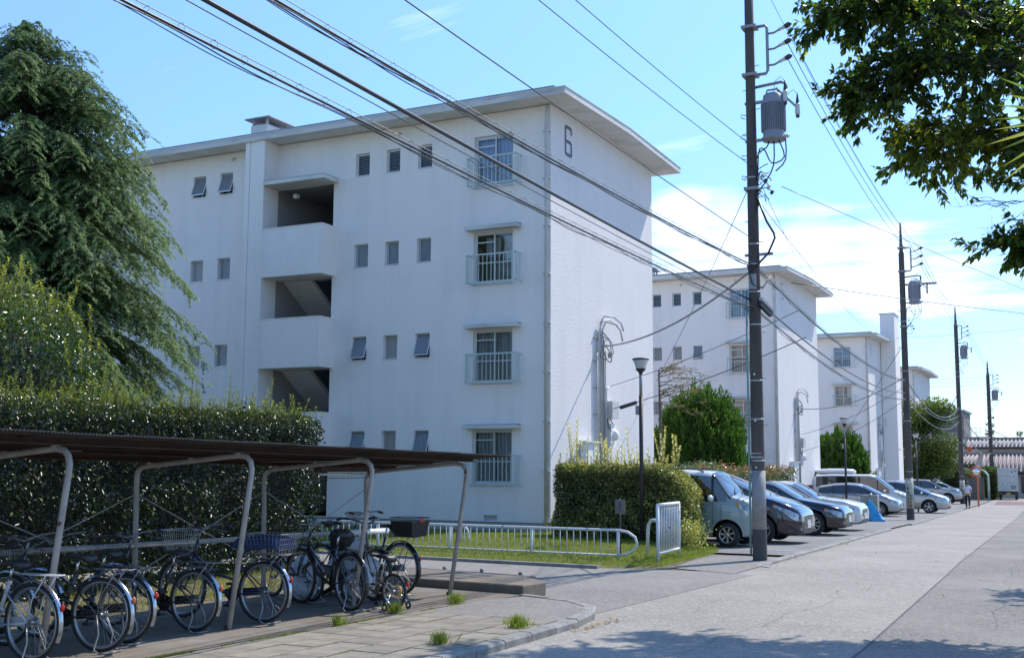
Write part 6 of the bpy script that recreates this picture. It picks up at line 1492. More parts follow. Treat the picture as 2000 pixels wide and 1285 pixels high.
        for q in [pill[-1][0]+.05]+[p[0]+.03 for p in pill[:-1]]+[glassx[1]-.12]:
            zz = np.linspace(bottom+.10, s.zb(q)-.01, 9)
            for sg in (-1, 1): mb.tube([(q, sg*(s.sy(q, z_)+.001), z_) for z_ in zz], .0045, 4, cap=False)
        xx = np.linspace(ra+Ra+.03, fa-Ra-.02, 12)
        for sg in (-1, 1): mb.tube([(q, sg*(s.sy(q, bottom+.13)+.001), bottom+.13) for q in xx], .004, 4, cap=False)
        q0 = ws[1]+.02; xx = np.linspace(q0, L-.12, 10)
        for sg in (-1, 1): mb.tube([(q, sg*s.sy(q, s.zb(q)+.03)*.97, s.ring(q)[9][1]+.004) for q in xx], .004, 4, cap=False)
        mb.build('panel_gap', M['cblack'], T)['kind'] = 'stuff'
        for q in ([p[0]-.02 for p in pill]):
            for sg in (-1, 1): z_ = s.zb(q)-.13; MB().tube([(q-.20, sg*(s.sy(q, z_)+.004), z_), (q-.18, sg*(s.sy(q, z_)+.03), z_), (q-.06, sg*(s.sy(q, z_)+.03), z_), (q-.04, sg*(s.sy(q, z_)+.004), z_)], .012, 6).build('door_handle', M['chrome'] if chrome else col, T)
        # mirrors
        for sg in (-1, 1):
            xm = ws[1]-.42; zm = s.zb(xm)+.10; y_ = s.sy(xm, s.zb(xm))
            mb = MB().sphere((xm, sg*(y_+.13), zm), .07, .11, .075, 12, 8); mb.bar((xm, sg*(y_-.02), zm-.07), (xm, sg*(y_+.10), zm-.03), .05, .04)
            mb.build('wing_mirror', roofcol or col, T)
        # lamps: patches of the outer skin, slightly proud
        lf, lz = headl
        for sg in (-1, 1):
            s.patch(T, 'headlight', M['headlamp'], [(L-lf, 5.75, 6.5), (L-lf*.75, 5.2, 6.9), (L-lf*.4, 4.75, 7.2), (L-lz-.06, 4.5, 7.2), (L-lz, 4.6, 7.0)], sg)
            s.patch(T, 'indicator', M['amber'], [(L-lf-.0, 5.3, 6.7), (L-lf+.06, 5.0, 6.8)], sg, .010)
            s.patch(T, 'tail_lamp', M['taillamp'], [(.02, 4.6, 7.0), (.10, 4.5, 7.2), (.26, 4.9, 6.9)], sg)
        zt = s.zt(L); zn = bottom
        if grille:
            for k in range(4): MB().box(L-.02, L+.010, -W*.20, W*.20, zt-.24+k*.045, zt-.23+k*.045).build('grille_bar', M['chrome'], T)
            MB().box(L-.02, L+.004, -W*.22, W*.22, zt-.26, zt-.06).build('grille', M['cblack'], T)
        else: MB().box(L-.02, L+.006, -W*.22, W*.22, zt-.14, zt-.08).build('grille', M['cblack'], T)
        MB().box(L-.03, L+.008, -W*.30, W*.30, zn+.05, zn+.15).build('air_intake', M['cblack'], T)
        p_ = MB().box(L+.010, L+.022, -.165, .165, zn+.17, zn+.335).build('licence_plate', M[plate], T)
        mb = MB(); r = random.Random(int(L*1000)); 
        for k in range(4): mb.box(L+.023, L+.024, -.12+k*.065, -.10+k*.065, zn+.19, zn+.25) if k != 2 else None
        mb.box(L+.023, L+.024, -.07, .07, zn+.285, zn+.31); q_ = mb.build('plate_marks', M['plate_ink'], p_); q_['kind'] = 'stuff'
        for sg in (-1, 1): MB().cyl((L-.06, sg*W*.36, zn+.16), (L-.012, sg*W*.36, zn+.16), .045, n=12).build('fog_lamp', M['headlamp'], T)
        mb = MB(); xw = ws[1]-.02
        for y0 in (-.35, .25): mb.tube([(xw+.02, y0, s.zt(xw)+.02), (xw-.12, y0+.45, s.zt(xw-.12)+.03)], .008, 4)
        mb.build('wiper', M['cblack'], T)
        MB().box(.012, .03, -.2, .2, zn+.3, zn+.45).build('licence_plate', M[plate], T)
        if rack:
            for sg in (-1, 1): q = s.ring(rg_[1]+.4)[9][0]*.93; MB().tube([(rg_[1]+.2, sg*q, s.zt(1.2)-.01), (rg_[1]+.35, sg*q, s.zt(1.2)+.05), (ws[0]-.4, sg*q, s.zt(1.8)+.05), (ws[0]-.2, sg*q, s.zt(2)-.01)], .016, 8).build('roof_rail', M['cblack'], T)
    def zt(s, x): return float(np.interp(x, [p[0] for p in s.top], [p[1] for p in s.top]))
    def zb(s, x): return float(np.interp(x, [p[0] for p in s.belt], [p[1] for p in s.belt]))
    def ring(s, x):
        L = s.L; dn = L-x; dt = x
        f = 1-.20*max(0, 1-dn/.62)**2.2-.10*max(0, 1-dt/.40)**2.2
        e = math.exp(-dn/.035)*.055+math.exp(-dt/.035)*.045
        w = s.W/2*(f-e); zt = s.zt(x)-math.exp(-dn/.03)*.05-math.exp(-dt/.03)*.03; zb = min(s.zb(x), zt-.045)
        b = s.bottom+math.exp(-dn/.04)*.07+math.exp(-dt/.04)*.07
        h = zt-zb; ed = min(.085, h*.45); z7 = zb+min(.02, h*.2); z8 = zt-ed; wr = .955*w-s.tumble*max(0, z8-z7); mid = b+(zb-b)*.55
        cr = .035 if h > .3 else .03
        return [(0, b), (.80*w, b), (.955*w, b+.04), (.985*w, b+.14), (1.0*w, mid), (.992*w, zb-.07), (.972*w, zb-.0), (.955*w, z7), (wr, z8), (wr-.03, zt-ed*.45), (wr*.86, zt-ed*.06), (wr*.45, zt+cr*.7), (0, zt+cr)]
    def rp(s, x, t):
        r = s.ring(x); i = min(int(t), 11); f = t-i; return (r[i][0]*(1-f)+r[i+1][0]*f, r[i][1]*(1-f)+r[i+1][1]*f)
    def sy(s, x, z):
        r = s.ring(x)[1:9]; return float(np.interp(z, [q[1] for q in r], [q[0] for q in r]))
    def patch(s, T, name, m, cols, sg, off=.008):
        xs = np.linspace(cols[0][0], cols[-1][0], 10); V = []; k = 7
        for x in xs:
            lo = np.interp(x, [c[0] for c in cols], [c[1] for c in cols]); hi = np.interp(x, [c[0] for c in cols], [c[2] for c in cols])
            for j in range(k):
                y, z = s.rp(x, lo+(hi-lo)*j/(k-1)); V.append(Vector((x, sg*y, z)))
        F = [(i*k+j, (i+1)*k+j, (i+1)*k+j+1, i*k+j+1) for i in range(9) for j in range(k-1)]
        c = Vector((s.L/2, 0, .6)); O = []
        for i in range(10):
            for j in range(k):
                a = V[min(i+1, 9)*k+j]-V[max(i-1, 0)*k+j]; b = V[i*k+min(j+1, k-1)]-V[i*k+max(j-1, 0)]; nn = a.cross(b)
                if nn.length < 1e-9: nn = Vector((0, sg, 0))
                nn.normalize()
                if nn.dot(V[i*k+j]-c) < 0: nn = -nn
                O.append(V[i*k+j]+nn*off)
        mb = MB(); mb.add(O, F, 0, True); edge = [i*k for i in range(10)]+[9*k+j for j in range(1, k)]+[i*k+k-1 for i in range(8, -1, -1)]+[j for j in range(k-2, 0, -1)]
        N_ = len(edge); inn = [V[q]-(V[q]-c).normalized()*.02 for q in edge]; mb.add([O[q] for q in edge]+inn, [(i, (i+1) % N_, N_+(i+1) % N_, N_+i) for i in range(N_)], 0)
        return mb.build(name, m, T)
    def wheel(s, T, ax, y, R, sg, spokes):
        o = MB().lathe([(R*.66, -.10), (R*.90, -.105), (R*.98, -.085), (R, -.05), (R, .05), (R*.98, .085), (R*.90, .105), (R*.66, .10)], 32, 0, (ax, y, R), (0, sg, 0)).build('wheel', M['ctyre'], T)
        MB().lathe([(0, .02), (R*.64, .02), (R*.665, .06)], 24, 0, (ax, y, R), (0, sg, 0)).build('brake_disc', M['crimdark'], o)
        MB().lathe([(R*.60, .085), (R*.64, .098), (R*.675, .095), (R*.68, .07), (R*.665, -.05)], 32, 0, (ax, y, R), (0, sg, 0)).build('rim', M['crim'], o)
        mb = MB(); mb.lathe([(0, .088), (.035, .088), (.05, .075), (.055, .05)], 14, 0, (ax, y, R), (0, sg, 0))
        for k in range(spokes):
            a = 2*pi*k/spokes+.3; d = Vector((cos(a), 0, sin(a))); t = Vector((-sin(a), 0, cos(a))); c = Vector((ax, y, R)); w0 = .030 if spokes > 6 else .045; w1 = w0*1.35
            P = [c+d*.03-t*w0/2+Vector((0, sg*.052, 0)), c+d*.03+t*w0/2+Vector((0, sg*.052, 0)), c+d*R*.63+t*w1/2+Vector((0, sg*.06, 0)), c+d*R*.63-t*w1/2+Vector((0, sg*.06, 0))]
            Q = [p+Vector((0, sg*.026, 0)) for p in P]; mb.hexa(P+Q)
        q = mb.build('hubcap', M['crim'], o); q['kind'] = 'stuff'

Car('pale blue green boxy little wagon with a white roof, nearest car of the row', -7.50, 25.10, 3.30, 1.46,
    [(0, 1.20), (.05, 1.54), (.22, 1.64), (.8, 1.675), (1.7, 1.67), (2.36, 1.645), (2.50, 1.59), (2.84, 1.13), (2.92, 1.10), (3.18, 1.05), (3.27, .98), (3.30, .88)], [(0, .97), (2.7, .97), (3.0, .95), (3.30, .82)],
    2.78, .36, .27, paint('pale grey green car paint', (0.25, 0.33, 0.325), .0, .4), (.22, 2.78), [(.95, 1.03), (1.72, 1.80), (2.42, 2.48)], (2.42, 2.88), (.04, .24), roofcol=paint('white roof paint', (.68, .70, .70), .0), tumble=.14, plate='plate_y', grille=False, spokes=7, headl=(.30, .05), rack=True)
Car('navy blue minivan with three-bar chrome grille, half hidden behind the foreground pole', -7.30, 27.2, 4.80, 1.80,
    [(0, 1.15), (.10, 1.50), (.4, 1.63), (1.4, 1.69), (2.5, 1.66), (2.85, 1.60), (3.95, 1.10), (4.15, 1.04), (4.5, .93), (4.72, .80), (4.80, .70)], [(0, 1.0), (3.0, .95), (4.2, .90), (4.80, .64)],
    3.88, 1.02, .325, paint('navy car paint', (0.004, 0.006, 0.022), .0, .12), (.35, 3.80), [(1.15, 1.22), (2.15, 2.23), (3.10, 3.16)], (2.80, 4.0), (.06, .38), spokes=5, headl=(.62, .06), tumble=.30)
Car('black sedan with round clear headlamps between the navy minivan and the pale sedan', -7.25, 32.4, 4.75, 1.80,
    [(0, .98), (.12, 1.03), (.75, 1.07), (1.45, 1.38), (2.0, 1.43), (2.6, 1.425), (2.85, 1.38), (3.55, .99), (3.75, .95), (4.3, .87), (4.65, .76), (4.75, .66)], [(0, .88), (2.8, .90), (3.8, .84), (4.75, .60)],
    3.92, 1.02, .32, paint('black blue car paint', (0.004, 0.005, 0.012), .0, .12), (1.0, 3.45), [(1.30, 1.36), (2.02, 2.10), (2.98, 3.03)], (2.80, 3.60), (.78, 1.42), spokes=9, headl=(.50, .05), tumble=.36, chrome=True)
Car('pearl white sedan with an upright chrome grille beside the black sedan', -7.55, 36.2, 4.85, 1.80,
    [(0, 1.0), (.12, 1.05), (.8, 1.09), (1.5, 1.40), (2.0, 1.455), (2.6, 1.45), (2.85, 1.40), (3.50, 1.02), (3.7, .98), (4.4, .90), (4.76, .80), (4.85, .70)], [(0, .90), (2.8, .92), (3.8, .87), (4.85, .64)],
    3.98, 1.05, .32, paint('pearl white car paint', (0.60, 0.60, 0.60), .15), (1.0, 3.4), [(1.30, 1.36), (2.02, 2.10), (2.98, 3.03)], (2.80, 3.56), (.84, 1.46), spokes=7, headl=(.45, .05), tumble=.34)
Car('silver hatchback with a black rear lamp corner, behind the rubbish bin', -9.15, 54.5, 4.0, 1.70,
    [(0, .95), (.12, 1.18), (.45, 1.32), (1.1, 1.43), (1.7, 1.46), (2.2, 1.43), (2.5, 1.34), (3.20, 1.0), (3.4, .93), (3.75, .80), (3.92, .70), (4.0, .62)], [(0, .98), (1.2, .98), (2.6, .88), (3.4, .80), (4.0, .56)],
    3.18, .62, .30, paint('silver car paint', (0.42, 0.42, 0.43), .6), (.45, 3.15), [(1.10, 1.14), (1.72, 1.80), (2.62, 2.67)], (2.40, 3.25), (.10, .50), spokes=8, headl=(.60, .05), tumble=.34, grille=False)
Car('tall white box minivan behind the silver hatchback', -9.4, 58.6, 4.6, 1.70,
    [(0, 1.30), (.05, 1.75), (.25, 1.86), (1.0, 1.90), (2.9, 1.88), (3.15, 1.80), (3.95, 1.14), (4.2, 1.07), (4.5, .96), (4.6, .82)], [(0, 1.08), (3.2, 1.02), (4.2, .95), (4.6, .76)],
    3.75, .85, .32, paint('white car paint', (0.68, 0.68, 0.69), .0), (.25, 3.80), [(1.2, 1.26), (2.3, 2.38), (3.2, 3.25)], (3.10, 4.0), (.03, .26), tumble=.12, spokes=6, headl=(.4, .05), rear_dark=True)
Car('silver low minivan with clear headlamps beside the second utility pole', -8.0, 61.9, 4.6, 1.72,
    [(0, 1.10), (.08, 1.42), (.35, 1.54), (1.2, 1.60), (2.2, 1.59), (2.55, 1.53), (3.75, 1.02), (3.95, .96), (4.35, .86), (4.52, .74), (4.6, .64)], [(0, .98), (2.8, .92), (3.9, .86), (4.6, .60)],
    3.70, .92, .315, MATS['silver car paint'], (.35, 3.70), [(1.15, 1.20), (2.02, 2.10), (2.95, 3.0)], (2.50, 3.80), (.05, .36), spokes=5, headl=(.60, .05), tumble=.30, grille=False)
Car('silver sport utility car parked next to the third utility pole', -9.9, 86.6, 4.5, 1.80,
    [(0, 1.15), (.08, 1.50), (.3, 1.64), (1.2, 1.70), (2.2, 1.68), (2.5, 1.60), (3.20, 1.16), (3.45, 1.10), (4.2, 1.0), (4.42, .88), (4.5, .74)], [(0, 1.08), (2.6, 1.06), (3.5, 1.0), (4.5, .74)],
    3.62, .80, .36, MATS['silver car paint'], (.32, 3.1), [(1.0, 1.06), (1.80, 1.88), (2.65, 2.7)], (2.45, 3.26), (.05, .32), spokes=6, headl=(.5, .05), tumble=.24, bottom=.30)
Car('white compact car farthest in the row', -10.3, 96.0, 4.2, 1.70,
    [(0, 1.05), (.10, 1.35), (.35, 1.45), (1.2, 1.50), (2.0, 1.48), (2.3, 1.41), (3.15, 1.02), (3.35, .97), (4.0, .86), (4.2, .68)], [(0, .96), (2.6, .94), (3.5, .88), (4.2, .62)],
    3.35, .75, .30, MATS['white car paint'], (.32, 3.0), [(1.0, 1.06), (1.75, 1.83), (2.5, 2.55)], (2.25, 3.2), (.05, .36), spokes=6, headl=(.5, .05), tumble=.30)
# roof box on the white minivan
t = thing('roof_box', 'white roof box on top of the tall white minivan', 'roof box', (-12.1, 59.45, zg(59)+1.98)); mb = MB()
mb.lathe([(0, -1.0), (.16, -.98), (.32, -.8), (.40, -.3), (.40, .5), (.30, .92), (.12, 1.02), (0, 1.04)], 16, 0, (0, 0, .12), (1, 0, 0)); mb.v = [(x, y*1.0, .10+(z-.12)*.40) for x, y, z in mb.v]; mb.build('shell', MATS['white car paint'], t)
# ================================================================ small street things and the far end
M['wood_board'] = mat('red brown board', (0.22, 0.055, 0.035), 0.7)
M['net'] = mat('blue plastic sheet', (0.02, 0.25, 0.52), 0.4, bump=(25, .8, .02), var=(6, (0.03, 0.36, 0.65), .4, .6))
M['cblock'] = mat('stained concrete block', (0.34, 0.33, 0.31), 0.9, var=(3, (0.24, .23, .21), .4, .65), bump=(30, .4, .01))
t = thing('concrete_box', 'grey concrete block and railing beside the blue sheet in front of the silver hatchback', 'rubbish enclosure', (-9.0, 49.6, zg(49.6)))
MB().box(-.05, .62, -.25, .25, 0, 1.05).build('block', M['cblock'], t, bevel=.02)
for x in (-.75, -.45, -.2): MB().tube([(x, 0, 0), (x, 0, 1.0)], .02, 6).build('bar', M['galv'], t)
MB().tube([(-.78, 0, .85), (-.75, 0, 1.02), (-.6, 0, 1.08), (-.2, 0, 1.06), (-.05, 0, 1.02)], .022, 6).build('hoop', M['galv'], t)
t = thing('blue_sheet', 'bright blue plastic sheet heaped on the ground beside the concrete block', 'plastic sheet', (-8.15, 46.9, zg(46.9)+.03)); rg = np.random.default_rng(5)
mb = MB(); V = []; n = 24; k = 10
prof = [(.02, 1.10), (.10, 1.0), (.16, .8), (.20, .62), (.26, .42), (.34, .26), (.44, .16), (.50, .10), (.46, .03), (.40, 0)]
for i, (r, z) in enumerate(prof):
    for j in range(n):
        a = 2*pi*j/n; rr_ = r*(1+.22*sin(3*a+i*.5)+.12*sin(7*a+i)+.05*rg.normal()); V.append((cos(a)*rr_*(1.2)-.30*(z/1.1)*1.0+.1, sin(a)*rr_*.7, z+.03*sin(5*a+i)*(1 if z < .5 else .2)))
mb.add(V, [(i*n+j, i*n+(j+1) % n, (i+1)*n+(j+1) % n, (i+1)*n+j) for i in range(k-1) for j in range(n)], 0, True); mb.v = [(x*.72, y*.72, z*.78) for x, y, z in mb.v]; mb.build('sheet', M['net'], t)
t = thing('red_board', 'small red brown board standing at the tail of the silver hatchback', 'board', (-11.1, 48.6, zg(48.6))); MB().box(-.28, .28, -.03, .03, .85, 1.42).build('board', M['wood_board'], t); 
for x in (-.2, .2): MB().box(x-.02, x+.02, -.02, .02, 0, .86).build('leg', M['bark'], t)
# orange post with traffic mirror
t = thing('traffic_mirror', 'orange post carrying a round traffic mirror at the kerb', 'traffic mirror', (-7.55, 82.7, zg(82.7)))
M['orange_p'] = mat('orange post paint', (0.60, 0.16, 0.06), 0.5)
MB().tube([(0, 0, 0), (0, 0, 2.55)], .055, 10).build('post', M['orange_p'], t)
m_ = MB().lathe([(0, .05), (.15, .04), (.26, .0), (.27, -.02)], 20, 0, (-.05, -.12, 2.30), (.25, -1, .0)).build('mirror', M['chrome'], t); MB().ring((-.05, -.12, 2.30), (.25, -1, 0), .28, .025, 20, 6).build('rim', M['orange_p'], m_)
MB().tube([(-.34, -.05, 2.45), (-.30, -.2, 2.62), (-.05, -.30, 2.68), (.22, -.2, 2.62), (.26, -.05, 2.45)], .03, 6).build('hood', M['orange_p'], m_)
# rubbish store with rounded roof
M['store'] = mat('grey brown metal panel', (0.19, 0.17, 0.16), 0.6, var=(2, (.14, .125, .12), .4, .65))
M['canvas'] = mat('green grey canvas', (0.20, 0.26, 0.22), 0.7)
t = thing('rubbish_store', 'grey brown metal rubbish store with a pale green arched roof edge near the truck', 'shed', (-10.4, 107.5, zg(107.5)))
MB().box(-1.55, .95, -.05, 1.6, 0, 1.92).build('wall', M['store'], t)
for k in range(6): MB().box(-1.5+k*.4, -1.47+k*.4, -.07, -.05, .05, 1.9).build('rib', M['store'], t)
mb = MB(); P_ = [(.3, 1.95), (.3, 2.55), (.7, 2.65), (1.1, 2.50), (1.4, 2.15), (1.45, 0), (1.35, 0), (1.30, 2.1), (1.05, 2.4), (.7, 2.55), (.4, 2.48), (.4, 1.95)]; mb.prism_y(P_, -.03, 1.6); mb.build('arched_roof', M['canvas'], t)
MB().box(-1.2, .3, 1.0, 1.6, 1.92, 2.5).build('rear_panel', M['store'], t)
t = thing('orange_cone', 'orange and pale bucket on top of the rubbish store', 'bucket', (-10.1, 107.6, zg(107.5)+1.93)); MB().lathe([(0, 0), (.25, 0), (.28, .1), (.2, .3), (0, .36)], 12).build('bucket', M['orange_p'], t)
t = thing('potted_plant', 'leafy plant on top of the rubbish store', 'plant', (-10.6, 107.7, zg(107.5)+1.93)); n = 400; Pp = RNG.normal(0, .25, (n, 3))*np.array([1.4, .6, .9])+np.array([0, 0, .25]); q = leafcloud(Pp, norm(RNG.normal(size=(n, 3))), .16, .5, .8, RNG.random(n)); obj('foliage', np_mesh('foliage', q[0], q[1], M['tree_leaf'], q[2]), t); MB().lathe([(0, 0), (.12, 0), (.15, .2)], 10).build('pot', M['orange_p'], t)
# box truck seen from behind
M['tr_white'] = mat('white truck panel', (0.62, 0.62, 0.61), 0.45, var=(2, (.54, .54, .53), .4, .6))
M['leafprint'] = mat('green leaf print', (0.03, 0.13, 0.06), 0.5)
t = thing('box_truck', 'small white box truck with green leaf marks seen from behind', 'truck', (-7.55, 109.5, zg(109.5)), rad(4.0))
W2 = .82; MB().box(-W2, W2, 0, 2.1, .72, 2.70).build('cargo_box', M['tr_white'], t, bevel=.02)
for (a, b, c, d) in ((-W2+.05, W2-.05, 1.50, 2.60), (-W2+.05, -.02, .78, 1.44), (.02, W2-.05, .78, 1.44)): MB().box(a, b, -.03, -.004, c, d).build('rear_door', M['tr_white'], t, bevel=.008)
for x in (-W2, W2-.03): MB().box(x, x+.03, -.035, 0, .72, 2.72).build('corner_trim', M['alu'], t)
MB().box(-W2, W2, -.045, 0, 2.66, 2.74).build('top_trim', M['alu'], t)
MB().box(.22, .66, -.045, -.03, .92, 1.26).build('vent_grille', M['galv'], t)
def leafmark(x, z, s, a): 
    mb = MB(); P_ = [(x+s*(.9*cos(a+u)*(.5 if u % 3.14 > .4 and u % 3.14 < 2.7 else 1)), z+s*(.9*sin(a+u)*(.5 if u % 3.14 > .4 and u % 3.14 < 2.7 else 1))) for u in np.linspace(0, 6.28, 12)[:-1]]; mb.prism_y(P_, -.036, -.031); return mb.build('leaf_mark', M['leafprint'], t)
for q in ((.38, 2.42, .13, .5), (.62, 2.48, .09, 2.0), (.50, 2.0, .08, 1.1), (.28, 1.88, .05, .3), (-.45, 1.30, .09, 1.4), (-.42, .98, .04, .2)): leafmark(*q)
mb = MB()
for k in range(11): mb.box(-.62+k*.075, -.57+k*.075, -.034, -.031, 2.04, 2.075+.012*(k % 3))
mb.build('side_lettering', M['galv'], t)['kind'] = 'stuff'
MB().box(-.78, .78, .1, 3.9, .46, .72).build('chassis', M['cblack'], t); MB().box(-.74, .74, 2.2, 3.7, .5, 1.95).build('cab', M['tr_white'], t, bevel=.06)
MB().box(-.80, .80, -.06, .02, .46, .62).build('bumper', M['cblack'], t); MB().box(-.18, .18, -.075, -.06, .48, .60).build('licence_plate', M['plate_y'], t)
for s in (-1, 1):
    MB().box(s*.62-.13, s*.62+.13, -.08, -.06, .50, .60).build('tail_lamp', M['taillamp'], t)
    MB().box(s*.66-.10, s*.66+.10, .15, .18, .10, .45).build('mud_flap', M['cblack'], t)
    for y in (.65, 3.1):
        w = MB().cyl((s*.55, y, .27), (s*.75, y, .27), .27, n=20).build('wheel', M['ctyre'], t)
t = thing('blue_car', 'bright blue car partly out of the right edge beyond the truck', 'car', (-5.75, 118, zg(118)))
mb = MB(); mb.prism_x([(-.1, .25), (-.1, .8), (.25, .9), (.55, 1.45), (2.2, 1.5), (2.9, .95), (3.9, .8), (4.0, .3)], -.85, .85); mb.build('body', paint('blue car paint', (.01, .10, .42), .2), t, bevel=.06)
MB().add([(-.6, .235, .95), (.6, .235, .95), (.5, .50, 1.40), (-.5, .50, 1.40)], [(0, 1, 2, 3)]).build('rear_window', M['cglass'], t)
for s in (-1, 1):
    for y in (.6, 3.1): MB().cyl((s*.68, y, .3), (s*.88, y, .3), .3, n=18).build('wheel', M['ctyre'], t)

# ---- the walking man: one continuous skinned body, clothes over it
def skin(name, verts, edges, radii, m, parent, sub=2, root=0):
    me = bpy.data.meshes.new(name); me.from_pydata(verts, edges, []); me.materials.append(m); o = bpy.data.objects.new(name, me); COL.objects.link(o)
    md = o.modifiers.new('s', 'SKIN'); me.skin_vertices[0].data[0].use_root = False
    for i, r in enumerate(radii): me.skin_vertices[0].data[i].radius = r if isinstance(r, tuple) else (r, r)
    me.skin_vertices[0].data[root].use_root = True; md.use_smooth_shade = True
    m2 = o.modifiers.new('u', 'SUBSURF'); m2.levels = sub; m2.render_levels = sub
    dg = bpy.context.evaluated_depsgraph_get(); r = bpy.data.meshes.new_from_object(o.evaluated_get(dg)); bpy.data.objects.remove(o); r.polygons.foreach_set('use_smooth', [True]*len(r.polygons))
    return obj(name, r, parent)
M['skin'] = mat('skin', (0.42, 0.25, 0.17), 0.6); M['hair'] = mat('black hair', (0.012, 0.010, 0.010), 0.5); M['shirt'] = mat('white shirt cloth', (0.62, 0.62, 0.72), 0.8, bump=(14, .6, .02)); M['trousers'] = mat('black trousers', (0.012, 0.012, 0.014), 0.8); M['shoe'] = mat('black shoe', (0.01, 0.01, 0.01), 0.4)
man = thing('person', 'man in a white short-sleeved shirt and black trousers walking away with his head bowed', 'person', (-7.55, 76.0, zg(76)), rad(4)); s_ = .93
def S(v): return tuple(c*s_ for c in v)
# faces +y (walking away); left leg forward
bv = [(0, 0, .95), (0, .0, 1.12), (0, .01, 1.32), (0, .03, 1.45), (0, .07, 1.53), (0, .10, 1.62), (0, .12, 1.70),
      (-.17, .02, 1.40), (-.235, .01, 1.14), (-.21, .16, .96), (-.15, .24, .93), (.17, .02, 1.40), (.25, -.02, 1.13), (.20, .18, 1.02), (.13, .27, 1.06),
      (-.095, 0, .88), (-.10, .14, .50), (-.09, .10, .09), (-.09, .24, .04), (.095, 0, .88), (.10, .0, .48), (.09, -.20, .14), (.09, -.10, .05)]
be = [(0, 1), (1, 2), (2, 3), (3, 4), (4, 5), (5, 6), (3, 7), (7, 8), (8, 9), (9, 10), (3, 11), (11, 12), (12, 13), (13, 14), (0, 15), (15, 16), (16, 17), (17, 18), (0, 19), (19, 20), (20, 21), (21, 22)]
br_ = [(.14, .10), (.125, .09), (.15, .10), (.10, .08), .052, .088, .085, .062, .042, .034, .024, .062, .042, .034, .024, .085, .056, .038, .03, .085, .056, .038, .03]
skin('body', [S(v) for v in bv], be, [tuple(c*s_ for c in r) if isinstance(r, tuple) else r*s_ for r in br_], M['skin'], man)
sv = [(0, 0, .93), (0, .0, 1.15), (0, .01, 1.32), (0, .03, 1.44), (-.17, .02, 1.40), (-.22, .012, 1.22), (.17, .02, 1.40), (.225, -.005, 1.22)]
skin('shirt', [S(v) for v in sv], [(0, 1), (1, 2), (2, 3), (3, 4), (4, 5), (3, 6), (6, 7)], [(.165*s_, .125*s_), (.155*s_, .12*s_), (.175*s_, .125*s_), (.11*s_, .095*s_), .082*s_, .068*s_, .082*s_, .068*s_], M['shirt'], man)
tv = [(0, 0, .98), (0, 0, .92), (-.095, 0, .86), (-.10, .13, .50), (-.09, .10, .12), (.095, 0, .86), (.10, 0, .48), (.09, -.18, .16)]
skin('trousers', [S(v) for v in tv], [(0, 1), (1, 2), (2, 3), (3, 4), (1, 5), (5, 6), (6, 7)], [(.15*s_, .115*s_), (.155*s_, .12*s_), .10*s_, .075*s_, .06*s_, .10*s_, .075*s_, .06*s_], M['trousers'], man)
for (x, y, z) in ((-.09, .20, .045), (.09, -.14, .07)): MB().sphere(S((x, y, z)), .05*s_, .14*s_, .045*s_, 12, 8).build('shoe', M['shoe'], man)
MB().sphere(S((0, .10, 1.675)), .098*s_, .108*s_, .10*s_, 14, 10).build('hair', M['hair'], man)
for s in (-1, 1): MB().sphere(S((s*.098, .12, 1.64)), .014, .022, .03, 8, 6).build('ear', M['skin'], man)
hb_ = [(.13, .27, 1.06), (.11, .33, 1.07)]
for s, base in ((-1, Vector((-.15, .25, .92))), (1, Vector((.13, .28, 1.06)))):
    for k in range(5):
        o_ = Vector((-.03+k*.015, .02, 0)); L_ = (.05, .07, .075, .07, .055)[k]; d_ = Vector((-.5 if k == 0 else 0, 1, -.3)).normalized()
        MB().tube([base+o_, base+o_+d_*L_*.5, base+o_+d_*L_*.85+Vector((0, 0, -.02))], [.010, .009, .007], 6).build('finger', M['skin'], man)

# ---- far houses and sheds
M['tile_r'] = mat('pinkish roof tile', (0.29, 0.24, 0.235), 0.7, var=(2, (.20, .165, .16), .4, .65), rnd=.15)
M['tile_g'] = mat('grey roof tile', (0.28, 0.27, 0.27), 0.7, var=(2, (.2, .19, .19), .4, .65), rnd=.12)
M['cream'] = mat('cream render', (0.50, 0.46, 0.42), 0.9, var=(1, (.42, .38, .34), .4, .65))
M['brick_tile'] = mat('brown grey wall tile', (0.22, 0.185, 0.17), 0.8, var=(1, (.17, .15, .14), .4, .6))
M['wood'] = mat('weathered wood boards', (0.13, 0.105, 0.085), 0.9, rnd=.25)
M['darkwin'] = mat('dark far window', (0.03, 0.035, 0.04), 0.2)
def ribbed_roof(T, x0, x1, y0, y1, z0, z1, m, step):
    """sloping roof facing -y with raised rows of tiles, one ridge piece per row"""
    o = MB().hexa([(x0, y0, z0-.12), (x1, y0, z0-.12), (x1, y1, z1-.12), (x0, y1, z1-.12), (x0, y0, z0), (x1, y0, z0), (x1, y1, z1), (x0, y1, z1)]).build('roof', m, T)
    me = MB().tube([(0, y0-.04, z0+.03), (0, y1, z1+.03)], .105, 7).data('tile_row', m)
    x = x0+.1
    while x < x1: r = obj('tile_row', me, o); r.location = (x, 0, 0); x += step
    MB().box(x0-.1, x1+.1, y1-.15, y1+.2, z1-.02, z1+.28).build('ridge', M['tile_g'], o); MB().box(x0, x1, y0-.1, y0-.02, z0-.25, z0-.08).build('gutter', M['cblack'], o)
t = thing('tiled_shed', 'low shed with a pinkish ribbed tile roof left of the farthest pole', 'shed', (0, 0, 0)); ribbed_roof(t, -16.6, -10.95, 118.0, 122.5, 2.30, 3.15, M['tile_r'], .36)
MB().box(-16.4, -11.1, 118.5, 122.4, -1.2, 2.2).build('wall', M['wood'], t)
for k in range(22): MB().box(-16.35+k*.24, -16.15+k*.24, 118.42, 118.5, -1.2, 2.15).build('board', M['wood'], t)
